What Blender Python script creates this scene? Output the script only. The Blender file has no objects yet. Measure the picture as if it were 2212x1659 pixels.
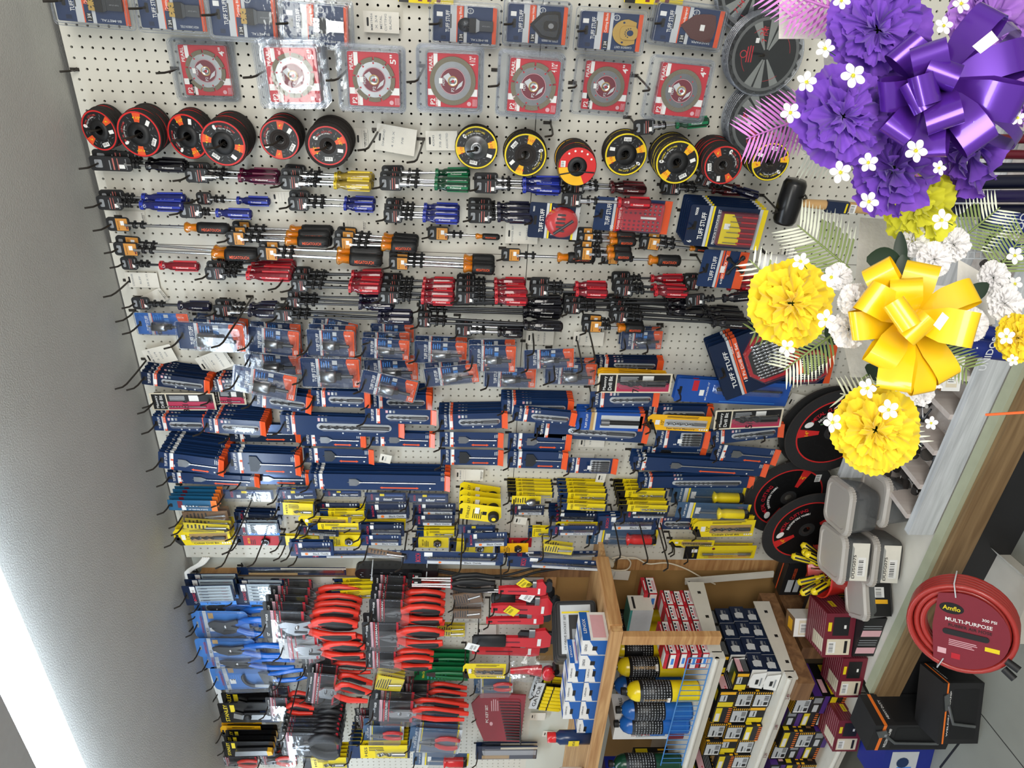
import bpy, bmesh, math, random
from mathutils import Matrix, Vector, Euler
import numpy as np
random.seed(7)
S = bpy.context.scene
COL = S.collection
R = math.radians
H = 2.60            # ceiling side datum of the peg wall (floor is z = 0)
IN = 0.0254
# ---------------------------------------------------------------- camera (phone held sideways)
CAM = np.array([0.2802, -2.0644, -0.9984 + H])
_w = np.array([0.0540, 0.0355, -0.5505])
def _rod(w):
    th = np.linalg.norm(w); k = w / th
    K = np.array([[0, -k[2], k[1]], [k[2], 0, -k[0]], [-k[1], k[0], 0]])
    return np.eye(3) + math.sin(th) * K + (1 - math.cos(th)) * K @ K
MC = np.array([[0, 0, -1], [-1, 0, 0], [0, 1, 0]], float) @ _rod(_w)
FPX = 1608.75
cd = bpy.data.cameras.new('camera'); cam = bpy.data.objects.new('camera', cd); COL.objects.link(cam)
cam.matrix_world = Matrix(((MC[0][0], -MC[1][0], -MC[2][0], CAM[0]), (MC[0][1], -MC[1][1], -MC[2][1], CAM[1]),
                           (MC[0][2], -MC[1][2], -MC[2][2], CAM[2]), (0, 0, 0, 1)))
cd.sensor_fit = 'HORIZONTAL'; cd.sensor_width = 36; cd.lens = FPX * 36 / 2212; cd.clip_start = 0.02
S.camera = cam
# ---------------------------------------------------------------- look, world, lights
S.view_settings.view_transform = 'Standard'; S.view_settings.look = 'None'
S.view_settings.exposure = EXPO if 'EXPO' in globals() else 0.0
S.view_settings.gamma = 1.0; S.view_settings.use_curve_mapping = False
S.cycles.transparent_max_bounces = 32; S.cycles.max_bounces = 6; S.cycles.caustics_reflective = False; S.cycles.caustics_refractive = False
wd = bpy.data.worlds.new('world'); S.world = wd; wd.use_nodes = True
wd.node_tree.nodes['Background'].inputs[0].default_value = (0.95, 0.97, 1.0, 1); wd.node_tree.nodes['Background'].inputs[1].default_value = 0.52
def area(name, loc, target, sx, sy, e, col):
    l = bpy.data.lights.new(name, 'AREA'); l.shape = 'RECTANGLE'; l.size = sx; l.size_y = sy; l.energy = e; l.color = col
    o = bpy.data.objects.new(name, l); COL.objects.link(o); o.location = loc
    o.rotation_euler = (Vector(target) - Vector(loc)).to_track_quat('-Z', 'Y').to_euler(); return o
area('shop_window_daylight', (1.7, -3.6, 1.85), (-0.3, 0, 1.2), 2.0, 1.3, 96, (1.0, 0.95, 0.88))
area('second_tube_row', (-0.5, -2.6, 2.5), (-0.5, -0.6, 0.9), 1.8, 0.22, 20, (0.97, 1.0, 0.97))

# ---------------------------------------------------------------- pixel -> place in the room
def ray(x, y):
    return MC.T @ np.array([(x - 1106) / FPX, (y - 829.5) / FPX, 1.0])
def at(x, y, Y=0.0):
    d = ray(x, y); return Vector(CAM + (Y - CAM[1]) / d[1] * d)
def atz(x, y, z):
    d = ray(x, y); return Vector(CAM + (z - CAM[2]) / d[2] * d)
def atd(x, y, dist):
    return Vector(CAM + dist * ray(x, y))
def msize(x, y, L, W, Y):           # pixels -> metres (vertical, along the wall)
    a, b = at(x - L / 2, y, Y), at(x + L / 2, y, Y); c, d = at(x, y - W / 2, Y), at(x, y + W / 2, Y)
    return abs(a.z - b.z), abs(c.x - d.x)

# ---------------------------------------------------------------- materials
def lin(h):
    h = h.lstrip('#'); c = [int(h[i:i + 2], 16) / 255 for i in (0, 2, 4)]
    return tuple(((v / 12.92) if v <= 0.04045 else ((v + 0.055) / 1.055) ** 2.4) for v in c)
MATS = {}
def mat(name, col='#888888', rough=0.5, metal=0.0, var=0.06, scale=60, bump=0.0, coat=0.0, emit=0.0, sheen=0.0):
    if name in MATS: return MATS[name]
    m = bpy.data.materials.new(name); m.use_nodes = True; nt = m.node_tree; b = nt.nodes['Principled BSDF']
    c = lin(col); b.inputs['Roughness'].default_value = rough; b.inputs['Metallic'].default_value = metal
    if coat: b.inputs['Coat Weight'].default_value = coat; b.inputs['Coat Roughness'].default_value = 0.06
    if sheen: b.inputs['Sheen Weight'].default_value = sheen
    if emit:
        b.inputs['Emission Color'].default_value = (*c, 1); b.inputs['Emission Strength'].default_value = emit
    tc = nt.nodes.new('ShaderNodeTexCoord'); no = nt.nodes.new('ShaderNodeTexNoise'); no.inputs['Scale'].default_value = scale
    nt.links.new(tc.outputs['Object'], no.inputs['Vector'])
    r = nt.nodes.new('ShaderNodeMix'); r.data_type = 'RGBA'
    r.inputs['A'].default_value = (*[v * (1 - var) for v in c], 1); r.inputs['B'].default_value = (*[min(1, v * (1 + var)) for v in c], 1)
    nt.links.new(no.outputs['Fac'], r.inputs['Factor']); nt.links.new(r.outputs['Result'], b.inputs['Base Color'])
    if bump:
        bp = nt.nodes.new('ShaderNodeBump'); bp.inputs['Strength'].default_value = bump; bp.inputs['Distance'].default_value = 0.002
        nt.links.new(no.outputs['Fac'], bp.inputs['Height']); nt.links.new(bp.outputs['Normal'], b.inputs['Normal'])
    MATS[name] = m; return m
def clear(name, tint='#f4f6f8', rough=0.07, mn=0.05, mx=0.55, haze=0.06, hcol=None):
    if name in MATS: return MATS[name]
    m = bpy.data.materials.new(name); m.use_nodes = True; nt = m.node_tree; nt.nodes.clear()
    o = nt.nodes.new('ShaderNodeOutputMaterial'); t = nt.nodes.new('ShaderNodeBsdfTransparent'); t.inputs[0].default_value = (*lin(tint), 1)
    g = nt.nodes.new('ShaderNodeBsdfGlossy'); g.inputs['Roughness'].default_value = rough
    d = nt.nodes.new('ShaderNodeBsdfDiffuse'); d.inputs[0].default_value = (*lin(hcol or '#dfe3ea'), 1)
    h = nt.nodes.new('ShaderNodeMixShader'); h.inputs[0].default_value = haze
    nt.links.new(t.outputs[0], h.inputs[1]); nt.links.new(d.outputs[0], h.inputs[2])
    lw = nt.nodes.new('ShaderNodeLayerWeight'); lw.inputs[0].default_value = 0.35
    mr = nt.nodes.new('ShaderNodeMapRange'); mr.inputs[3].default_value = mn; mr.inputs[4].default_value = mx
    nt.links.new(lw.outputs['Facing'], mr.inputs[0])
    tc = nt.nodes.new('ShaderNodeTexCoord'); no = nt.nodes.new('ShaderNodeTexNoise'); no.inputs['Scale'].default_value = 35
    bp = nt.nodes.new('ShaderNodeBump'); bp.inputs['Strength'].default_value = 0.25; bp.inputs['Distance'].default_value = 0.004
    nt.links.new(tc.outputs['Object'], no.inputs['Vector']); nt.links.new(no.outputs['Fac'], bp.inputs['Height']); nt.links.new(bp.outputs['Normal'], g.inputs['Normal'])
    x = nt.nodes.new('ShaderNodeMixShader'); nt.links.new(mr.outputs[0], x.inputs[0]); nt.links.new(h.outputs[0], x.inputs[1]); nt.links.new(g.outputs[0], x.inputs[2])
    nt.links.new(x.outputs[0], o.inputs[0]); MATS[name] = m; return m
def woodmat(name, c1, c2, scale=(3, 30, 3), rough=0.6):
    m = bpy.data.materials.new(name); m.use_nodes = True; nt = m.node_tree; b = nt.nodes['Principled BSDF']; b.inputs['Roughness'].default_value = rough
    tc = nt.nodes.new('ShaderNodeTexCoord'); mp = nt.nodes.new('ShaderNodeMapping'); mp.inputs['Scale'].default_value = scale
    no = nt.nodes.new('ShaderNodeTexNoise'); no.inputs['Scale'].default_value = 2.2; no.inputs['Detail'].default_value = 8; no.inputs['Distortion'].default_value = 1.2
    cr = nt.nodes.new('ShaderNodeValToRGB'); cr.color_ramp.elements[0].position = .35; cr.color_ramp.elements[1].position = .65
    cr.color_ramp.elements[0].color = (*lin(c1), 1); cr.color_ramp.elements[1].color = (*lin(c2), 1)
    for a, c in ((tc.outputs['Object'], mp.inputs[0]), (mp.outputs[0], no.inputs[0]), (no.outputs['Fac'], cr.inputs[0]), (cr.outputs[0], b.inputs['Base Color'])): nt.links.new(a, c)
    MATS[name] = m; return m
CP = clear('clear_plastic', '#fbfcfd', .07, .03, .42, .02); CPG = clear('foggy_plastic', '#e6eaf2', 0.16, 0.10, 0.5, 0.08)
_C = dict(navy='#1a3158', navy2='#14233f', blue='#1f5fae', blue2='#2f6fc4', dkblue='#14233f', orange='#e0562a', orange2='#f07a2a', red='#b81c2a', red2='#cc2a2a', dkred='#6a1624', white='#e9e9e6', paper='#dedbd0',
          cream='#d9cfb8', black='#0e0e0f', black2='#1a1a1c', grey='#8b8f93', ltgrey='#c3c7ca', yellow='#e8cf1e', yellow2='#f2b51c', green='#17653a', dkgreen='#123f2c', amber='#d98210', pink='#d8a9b0', brown='#7a5a3a',
          tan='#b89560', purple='#4a2a7a', burg='#6d1f2e', labelred='#bd1f2f', teal='#3c8f8a', skyblue='#3f86d8', gold='#b8964a')
def M(k):
    if k in MATS: return MATS[k]
    if k == 'chrome': return mat(k, '#d6d8da', 0.2, 1.0, 0.05)
    if k == 'steel': return mat(k, '#9a9c9e', 0.33, 1.0, 0.1, 90)
    if k == 'dksteel': return mat(k, '#4b4d50', 0.4, 0.9, 0.1, 90)
    if k == 'hookm': return mat(k, '#3c3833', 0.42, 0.5, 0.1)
    if k == 'rubber': return mat(k, '#131416', 0.55, 0, .1)
    if k == 'abras': return mat(k, '#2a2523', 0.95, 0, .35, 900, .5)
    if k.startswith('cl_'): return clear('tinted_' + k[3:], {'amber': '#ffc24a'}.get(k[3:], _C.get(k[3:], '#999999')), 0.08, .06, .5, 0.35, {'amber': '#e8a01a'}.get(k[3:]))
    base = k[2:] if k[:2] in ('g_', 'm_') else k
    return mat(k, _C[base] if not base.startswith('#') else base, {'g_': 0.22, 'm_': 0.8}.get(k[:2], 0.45), 0, .05, 60)

# ---------------------------------------------------------------- text to geometry, cached
_TX = {}
def txt(s):
    if s in _TX: return _TX[s]
    c = bpy.data.curves.new('t', 'FONT'); c.body = s; c.size = 1; c.resolution_u = 2; c.align_x = 'CENTER'; c.align_y = 'CENTER'; c.offset = 0.012
    o = bpy.data.objects.new('t', c); COL.objects.link(o)
    dg = bpy.context.evaluated_depsgraph_get(); me = o.evaluated_get(dg).to_mesh()
    vs = [(v.co.x, v.co.y) for v in me.vertices]; fs = [tuple(p.vertices) for p in me.polygons]
    o.evaluated_get(dg).to_mesh_clear(); bpy.data.objects.remove(o); bpy.data.curves.remove(c)
    xs = [v[0] for v in vs]; zs = [v[1] for v in vs]; x0, x1, z0, z1 = min(xs), max(xs), min(zs), max(zs)
    vs = [((x - (x0 + x1) / 2), (z - (z0 + z1) / 2)) for x, z in vs]
    _TX[s] = (vs, fs, x1 - x0, z1 - z0); return _TX[s]

class MB:                       # collects shapes for ONE mesh; local frame x right, z up, front faces -y
    def __init__(s): s.v = []; s.f = []; s.m = []; s.sm = []; s.ms = []; s.T = None
    def mi(s, k):
        m = M(k) if isinstance(k, str) else k
        if m not in s.ms: s.ms.append(m)
        return s.ms.index(m)
    def add(s, vs, fs, k, sm=False):
        b = len(s.v); i = s.mi(k)
        if s.T is not None: vs = [tuple(s.T @ Vector(v)) for v in vs]
        s.v += vs; s.f += [tuple(b + j for j in f) for f in fs]; s.m += [i] * len(fs); s.sm += [sm] * len(fs)
    def box(s, x0, x1, y0, y1, z0, z1, k):
        s.add([(x0, y0, z0), (x1, y0, z0), (x1, y1, z0), (x0, y1, z0), (x0, y0, z1), (x1, y0, z1), (x1, y1, z1), (x0, y1, z1)],
              [(0, 1, 5, 4), (1, 2, 6, 5), (2, 3, 7, 6), (3, 0, 4, 7), (4, 5, 6, 7), (3, 2, 1, 0)], k)
    def rect(s, x0, x1, z0, z1, y, k): s.add([(x0, y, z0), (x1, y, z0), (x1, y, z1), (x0, y, z1)], [(0, 1, 2, 3)], k)
    def poly(s, pts, y, k): s.add([(x, y, z) for x, z in pts], [tuple(range(len(pts)))], k)
    def prism(s, pts, y0, y1, k, sm=False, back=True):
        n = len(pts); s.add([(x, y0, z) for x, z in pts] + [(x, y1, z) for x, z in pts],
              [tuple(range(n))] + ([tuple(range(2 * n - 1, n - 1, -1))] if back else []), k)
        s.add([(x, y0, z) for x, z in pts] + [(x, y1, z) for x, z in pts], [((i + 1) % n, i, n + i, n + (i + 1) % n) for i in range(n)], k, sm)
    def disc(s, cx, cz, r, y, k, n=20, rz=None): s.poly([(cx + r * math.cos(2 * math.pi * i / n), cz + (rz or r) * math.sin(2 * math.pi * i / n)) for i in range(n)], y, k)
    def ring(s, cx, cz, r0, r1, y, k, n=32, a0=0, a1=360):
        full = abs(a1 - a0) >= 360; q = n if full else n + 1
        vs = []
        for i in range(q):
            a = R(a0 + (a1 - a0) * i / n); vs += [(cx + r0 * math.cos(a), y, cz + r0 * math.sin(a)), (cx + r1 * math.cos(a), y, cz + r1 * math.sin(a))]
        s.add(vs, [(2 * i, 2 * i + 1, 2 * ((i + 1) % q) + 1, 2 * ((i + 1) % q)) for i in range(n)], k)
    def cyl(s, p0, p1, r0, k, r1=None, n=12, caps=True, sm=True):
        s.tube([p0, p1], [r0, r0 if r1 is None else r1], k, n, caps, sm)
    def tube(s, path, r, k, n=8, caps=True, sm=True, closed=False):
        P = [Vector(p) for p in path]; r = r if isinstance(r, (list, tuple)) else [r] * len(P); vs = []; q = len(P); pu = None
        for i, p in enumerate(P):
            t = (P[(i + 1) % q] - P[i - 1]) if closed else (P[min(i + 1, q - 1)] - P[max(i - 1, 0)])
            if t.length < 1e-9: t = Vector((0, 0, 1))
            t.normalize()
            u = (pu - t * pu.dot(t)) if pu is not None else t.orthogonal()
            if u.length < 1e-6: u = t.orthogonal()
            u.normalize(); pu = u; w = t.cross(u)
            for j in range(n):
                a = 2 * math.pi * j / n; vs.append(tuple(p + (u * math.cos(a) + w * math.sin(a)) * r[i]))
        fs = [(i * n + j, i * n + (j + 1) % n, ((i + 1) % q) * n + (j + 1) % n, ((i + 1) % q) * n + j) for i in range(q if closed else q - 1) for j in range(n)]
        s.add(vs, fs, k, sm)
        if caps and not closed: s.add(vs[:n] + vs[-n:], [tuple(range(n - 1, -1, -1)), tuple(range(n, 2 * n))], k)
    def lathe(s, prof, k, n=20, axis='z', o=(0, 0, 0), sm=True):     # prof: (r, h)
        vs = []
        for r, h in prof:
            for j in range(n):
                a = 2 * math.pi * j / n; c, d = r * math.cos(a), r * math.sin(a)
                p = (c, d, h) if axis == 'z' else ((c, h, d) if axis == 'y' else (h, c, d))
                vs.append((p[0] + o[0], p[1] + o[1], p[2] + o[2]))
        s.add(vs, [(i * n + j, i * n + (j + 1) % n, (i + 1) * n + (j + 1) % n, (i + 1) * n + j) for i in range(len(prof) - 1) for j in range(n)], k, sm)
    def text(s, t, cx, cz, y, k, h=None, w=None, rot=0, mir=False):
        vs, fs, tw, th = txt(t); sx = sz = None
        if h: sz = h / th; sx = sz
        if w: sx = w / tw; sz = sz or sx
        c, d = math.cos(R(rot)), math.sin(R(rot))
        s.add([(cx + (x * sx * c - z * sz * d), y, cz + (x * sx * d + z * sz * c)) for x, z in vs], fs, k)
    def bars(s, x0, x1, z0, z1, y, horiz=False):                      # printed barcode sticker
        s.rect(x0, x1, z0, z1, y, 'white'); n = 9; rr = random.Random(3)
        for i in range(n):
            if horiz: a = z0 + (z1 - z0) * (.08 + .84 * i / n); s.rect(x0 + (x1 - x0) * .1, x0 + (x1 - x0) * .75, a, a + (z1 - z0) * rr.uniform(.02, .06), y - .0002, 'black')
            else: a = x0 + (x1 - x0) * (.08 + .84 * i / n); s.rect(a, a + (x1 - x0) * rr.uniform(.02, .06), z0 + (z1 - z0) * .3, z0 + (z1 - z0) * .9, y - .0002, 'black')
    def blister(s, pts, y0, y1, k=None, inset=.12):                   # raised clear dome over outline pts
        k = k or CP; cx = sum(p[0] for p in pts) / len(pts); cz = sum(p[1] for p in pts) / len(pts); n = len(pts)
        ins = [(p[0] + (cx - p[0]) * inset, p[1] + (cz - p[1]) * inset) for p in pts]
        s.add([(x, y0, z) for x, z in pts] + [(x, y1, z) for x, z in ins], [((i + 1) % n, i, n + i, n + (i + 1) % n) for i in range(n)] + [tuple(range(n, 2 * n))], k)
    def mesh(s, name):
        me = bpy.data.meshes.new(name); me.from_pydata(s.v, [], s.f)
        for m in s.ms: me.materials.append(m)
        me.polygons.foreach_set('material_index', s.m); me.polygons.foreach_set('use_smooth', s.sm); me.update(); return me
def rr(x0, x1, z0, z1, r, n=4):                                       # rounded rectangle outline
    out = []
    for cx, cz, a in ((x1 - r, z1 - r, 0), (x0 + r, z1 - r, 90), (x0 + r, z0 + r, 180), (x1 - r, z0 + r, 270)):
        for i in range(n + 1): t = R(a + 90 * i / n); out.append((cx + r * math.cos(t), cz + r * math.sin(t)))
    return out[::-1][::-1]
def pill(x0, x1, z0, z1, n=5): return rr(x0, x1, z0, z1, min(x1 - x0, z1 - z0) * .499, n)

# ---------------------------------------------------------------- things: spec = (root_mesh or None, [(name, mesh, parent_index or None, label or None)])
NTH = 'first second third fourth fifth sixth seventh eighth ninth tenth eleventh twelfth thirteenth fourteenth fifteenth sixteenth seventeenth eighteenth nineteenth twentieth'.split()
for _t in ('twenty', 'thirty', 'forty', 'fifty', 'sixty'): NTH += ([] if _t == 'twenty' else [_t[:-1] + 'ieth']) + [_t + '-' + q for q in NTH[:9]]
def tag(o, label, cat, group=None):
    o['label'] = label; o['category'] = cat
    if group: o['group'] = group
def struct(name, mb, mtl=None):
    me = mb.mesh(name) if isinstance(mb, MB) else mb
    o = bpy.data.objects.new(name, me); COL.objects.link(o); o['kind'] = 'structure'; return o
class Spec:
    def __init__(s, name, cat): s.name = name; s.cat = cat; s.root = None; s.parts = []
    def part(s, name, mb, parent=None, label=None): s.parts.append((name, mb.mesh(name) if isinstance(mb, MB) else mb, parent, label)); return len(s.parts) - 1
    def one(s, mb): s.root = mb.mesh(s.name); return s
    def put(s, mw, label, group=None, cat=None):
        o = bpy.data.objects.new(s.name, s.root); COL.objects.link(o); o.matrix_world = mw; tag(o, label, cat or s.cat, group)
        made = []
        for n, me, p, lb in s.parts:
            c = bpy.data.objects.new(n, me); COL.objects.link(c); c.parent = o if p is None else made[p]
            if lb: c['label'] = lb
            made.append(c)
        return o
def TM(p, tilt=0, lean=0, sc=(1, 1, 1), yaw=0):
    return Matrix.Translation(p) @ Euler((R(lean), 0, R(yaw)), 'XYZ').to_matrix().to_4x4() @ Matrix.Rotation(R(tilt), 4, 'Y') @ Matrix.Diagonal((*sc, 1))
_SP = {}
def sp(key, fn):
    if key not in _SP: _SP[key] = fn()
    return _SP[key]
# ================================================================ ROOM
def pegboard(name, x0, x1, z0, z1, hx, hz, Y=0.0, th=0.006):
    """drilled hardboard: real holes on a one inch grid through (hx, hz)"""
    r = 0.0034; nx0 = math.ceil((x0 - hx) / IN + .5); nx1 = math.floor((x1 - hx) / IN - .5); nz0 = math.ceil((z0 - hz) / IN + .5); nz1 = math.floor((z1 - hz) / IN - .5)
    v = []; f = []; e = IN / 2; NH = 8
    for i in range(nx0, nx1 + 1):
        for j in range(nz0, nz1 + 1):
            cx, cz = hx + i * IN, hz + j * IN; b = len(v)
            v += [(cx + e, Y, cz + e), (cx - e, Y, cz + e), (cx - e, Y, cz - e), (cx + e, Y, cz - e)]
            ring = [(cx + r * math.cos(R(45 + 45 * k)), cz + r * math.sin(R(45 + 45 * k))) for k in range(NH)]
            v += [(x, Y, z) for x, z in ring] + [(x, Y + th, z) for x, z in ring]
            for k in range(4):
                o0, o1 = b + k, b + (k + 1) % 4; h0, h1, h2 = b + 4 + 2 * k, b + 4 + (2 * k + 1) % 8, b + 4 + (2 * k + 2) % 8
                f.append((o0, h0, h1, h2, o1))
            f += [(b + 4 + k, b + 12 + k, b + 12 + (k + 1) % 8, b + 4 + (k + 1) % 8) for k in range(8)]
    gx0, gx1, gz0, gz1 = hx + (nx0 - .5) * IN, hx + (nx1 + .5) * IN, hz + (nz0 - .5) * IN, hz + (nz1 + .5) * IN
    mb = MB(); mb.add(v, f, 'peg_white')
    for a in ((x0, x1, gz1, z1), (x0, x1, z0, gz0), (x0, gx0, gz0, gz1), (gx1, x1, gz0, gz1)): mb.rect(*a, Y, 'peg_white')
    for a in (((x0, Y, z0), (x0, Y, z1), (x0, Y + th, z1), (x0, Y + th, z0)), ((x1, Y, z0), (x1, Y, z1), (x1, Y + th, z1), (x1, Y + th, z0)), ((x0, Y, z0), (x1, Y, z0), (x1, Y + th, z0), (x0, Y + th, z0))): mb.add(list(a), [(0, 1, 2, 3)], 'board_edge')
    return mb
mat('peg_white', '#d3d1c6', 0.42, 0, 0.05, 5); mat('board_edge', '#5b4b3b', 0.9)
mat('ceil_paint', '#c8c8c4', 0.75, 0, 0.05, 9, 0.0); mat('wall_paint', '#cdd2c9', 0.7, 0, 0.06, 6, .2)
# textured ceiling paint
nt = MATS['ceil_paint'].node_tree; b = nt.nodes['Principled BSDF']; n2 = nt.nodes.new('ShaderNodeTexNoise'); n2.inputs['Scale'].default_value = 240
bp = nt.nodes.new('ShaderNodeBump'); bp.inputs['Strength'].default_value = .35; bp.inputs['Distance'].default_value = .003
tc = nt.nodes['Texture Coordinate']; nt.links.new(tc.outputs['Object'], n2.inputs[0]); nt.links.new(n2.outputs['Fac'], bp.inputs['Height']); nt.links.new(bp.outputs[0], b.inputs['Normal'])
woodmat('pine', '#a9794a', '#c79b66', (2, 2, 22)); woodmat('pine_x', '#a87a4c', '#cda470', (1, 22, 22)); woodmat('plank_brown', '#6a4a30', '#8c6744', (1, 14, 14)); woodmat('cardboard', '#8f6f3e', '#a07c48', (.6, 3, .6), .85)
woodmat('ledge_wood', '#6f5638', '#8d7350', (1, 20, 20)); woodmat('white_wood', '#a9adb0', '#c9cdd0', (1.5, 25, 25)); woodmat('slot_wood', '#b7aca6', '#c8c0ba', (12, 12, 2))
mat('floor_paint', '#8a8c85', 0.5, 0, .12, 7, .2); mat('sage', '#a3a78e', .5, 0, .1, 30); mat('shelf_white', '#cfcbc0', .45, 0, .08, 20); mat('blackpaint', '#1d1d1f', .55, 0, .3, 12, .2); mat('foam', '#d9d6cf', .9, 0, .06, 160, .5)

ZC = H + 0.03
mb = MB(); mb.add([(-7, -3.6, ZC), (4, -3.6, ZC), (4, .3, ZC), (-7, .3, ZC)], [(3, 2, 1, 0)], 'ceil_paint'); struct('ceiling', mb)
mb = MB(); mb.add([(-7, -3.2, 0), (4, -3.2, 0), (4, .3, 0), (-7, .3, 0)], [(0, 1, 2, 3)], 'floor_paint')
struct('floor', mb)
mb = MB(); mb.box(-7, 4, 0.045, 0.10, 0, ZC, 'wall_paint'); struct('wall_back', mb)
mb = MB(); mb.box(-4.2, -1.95, .022, .044, H - 2.45, ZC - .02, mat('hole_shade', '#1f1a16', .95)); mb.box(at(700, 1205).x - .001, 1.2, .022, .044, H - 2.45, ZC - .02, mat('hole_shade', '#1f1a16', .95)); struct('hole_shade_sheet', mb)  # unseen dark sheets added behind the pegboards so their holes look shaded
XS = at(1434, 560).x                       # vertical seam
ZS1 = at(1138, 570).z; XL = at(700, 1205).x; ZB = H - 2.43
XS2 = at(700, 1246).x; ZL2 = at(1165, 1350).z
for nm, a in (('wall_pegboard_upper_right', (XS + .0008, .9, ZS1 + .001, ZC - .012, 0, H)),
              ('wall_pegboard_lower_right', (XS + .0008, .9, ZB, ZS1 - .001, -.07 * IN, H + .369 * IN)),
              ('wall_pegboard_upper_left', (XL, XS - .0008, ZS1 + .001, ZC - .004, .23 * IN, H - .294 * IN)),
              ('wall_pegboard_lower_left', (XL, XS - .0008, ZB, ZS1 - .001, -.078 * IN, H + .204 * IN))):
    struct(nm, pegboard(nm, *a))
_h = at(631.7, 1270.8)
struct('wall_pegboard_far_left', pegboard('p', -4.2, XS2, ZL2, ZC - .004, _h.x, _h.z))
# smooth white board and brown panel left of / under the pegboard
mb = MB(); mb.box(-4.2, at(1200, 1432).x, -.001, .03, at(1330, 1500).z, ZL2, 'wall_paint'); struct('wall_panel_white', mb)
XB = at(1400, 1232).x
mb = MB(); mb.box(at(1200, 1432).x, XB, 0.012, .04, 0.3, ZL2 + .04, 'cardboard'); mb.box(-4.2, XB, 0.010, .04, .0, at(1330, 1500).z, 'cardboard'); struct('wall_panel_brown', mb)
def plank(name, x0, x1, y0, y1, z0, z1, m, label, cat='board'):
    mb = MB(); mb.box(x0, x1, y0, y1, z0, z1, m); o = Spec(name, cat).one(mb).put(Matrix.Identity(4), label); return o
# furring strip whose edge shows beside the far-left pegboard
struct('trim_1', (lambda m: (m.box(XS2 - .08, XS2 + .0, .006, .045, ZL2 - .05, ZC - .03, 'pine'), m)[1])(MB()))
struct('trim_2', (lambda m: (m.box(at(1400, 1232).x - .005, XL + .06, .006, .045, .35, at(1335, 1215).z, 'pine'), m)[1])(MB()))
struct('trim_3', (lambda m: (m.box(XS2 + .005, XS2 + .05, -.002, .045, at(1290, 1240).z, at(1168, 1240).z, 'plank_brown'), m)[1])(MB()))
# ceiling fluorescent fixture
p0, p1, p2 = atz(0, 1250, ZC - .075), atz(75, 1659, ZC - .075), atz(190, 1659, ZC - .075)
mb = MB(); y0, y1 = p2.y, p1.y; x1 = p0.x + .22
tube = MB(); tube.box(-6.5, x1, y1 + .005, y0 - .005, ZC - .075, ZC - .014, mat('lamp_white', '#e4f2ff', .4, emit=13.0))
h = MB(); h.box(-6.5, x1 + .01, y1 - .005, y0 + .005, ZC - .012, ZC - .001, 'shelf_white'); h.box(-6.5, x1 + .01, y1 - .11, y1 - .012, ZC - .09, ZC - .002, 'ltgrey')
s_ = Spec('ceiling_light', 'ceiling light'); s_.part('lamp_housing', h); s_.part('light_diffuser', tube)
s_.put(Matrix.Identity(4), 'long white fluorescent strip light glowing on the grey ceiling')
# ================================================================ HOOKS
def hook_spec(L):
    def f():
        mb = MB(); L_ = L / 100
        mb.tube([(0, .010, .006), (0, .004, .002), (0, -.006, -.001), (0, -L_ * .5, .001), (0, -L_ + .03, .004), (0, -L_ + .012, .009), (0, -L_, .026)], .0027, 'hookm', 8)
        mb.box(-.004, .004, -.003, .0, -.004, .018, 'hookm')
        return Spec('peg_hook', 'hook').one(mb)
    return sp(('hook', L), f)
HOOKN = [0]
def hook(X, Z, L, label, group='black wire peg hooks'):
    HOOKN[0] += 1
    hook_spec(int(round(L * 50) * 2)).put(Matrix.Translation((X, 0, Z)), label, group)
def hook_to(x, y, tx, ty, label):          # base pixel, tip pixel
    b = at(x, y); best = min((k / 100 for k in range(4, 40)), key=lambda k: (lambda p: (p[0] - tx) ** 2 + (p[1] - ty) ** 2)(px_of((b.x, -k, b.z + .02))))
    hook(b.x, b.z, best, label)
def px_of(p):
    d = MC @ (np.array(p, float) - CAM); return 1106 + FPX * d[0] / d[2], 829.5 + FPX * d[1] / d[2]
def W_(s, n=16):
    w = s.split(); return ' '.join(w[:n])
COUNT = {}
def stack(spec, x0, x1, y, w, Y, n, dy, desc, where, group=None, tilt=0, lean=0, nom=None, hz=None, hl=.03, jt=0, jx=0, yaw=0, fan=0, hooked=True, fixed=None):
    """n copies one behind the other on a hook; the front one sits at the given pixels"""
    cx, cy = (x0 + x1) / 2, y; p = at(cx, cy, Y)
    if nom:
        L, Wd = msize(cx, cy, x1 - x0, w, Y); sc = (Wd / nom[0], 1, L / nom[1])
        if hz is None: hz = nom[1] * .44
    else: sc = fixed or (1, 1, 1); hz = hz or 0
    rg = random.Random(int(x0 * 7 + y * 13))
    if n > 1: dy = min(dy, (-Y - .008) / (n - 1))
    top = Vector((0, 0, hz * sc[2])); M0 = TM(p, tilt, lean, sc, yaw); hp = M0 @ Vector((0, 0, hz))
    for i in range(n):
        t = tilt + (rg.uniform(-jt, jt) if i else 0) + fan * i
        Yi = min(Y + i * dy, -.008)
        # keep the hole on the hook
        dx = (jx if i % 2 else -jx * .6) * rg.uniform(.6, 1.2) if i else 0
        off = (Matrix.Rotation(R(t), 4, 'Y') @ Vector((0, 0, hz * sc[2]))); q = Vector((hp.x - off.x + dx, Yi, hp.z - off.z))
        if n == 1: lb = f'{desc} {where}'
        elif i == 0: lb = f'{desc}, front one {where}'
        else: lb = f'{desc}, {NTH[i]} from the front {where}' if i < n - 1 else f'{desc}, rearmost {where}'
        spec.put(TM(q, t, lean, sc, yaw), W_(lb), group)
    if hooked: hook(hp.x, hp.z, -Y + hl, W_('black peg hook for the ' + where))
    return hp
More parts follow.
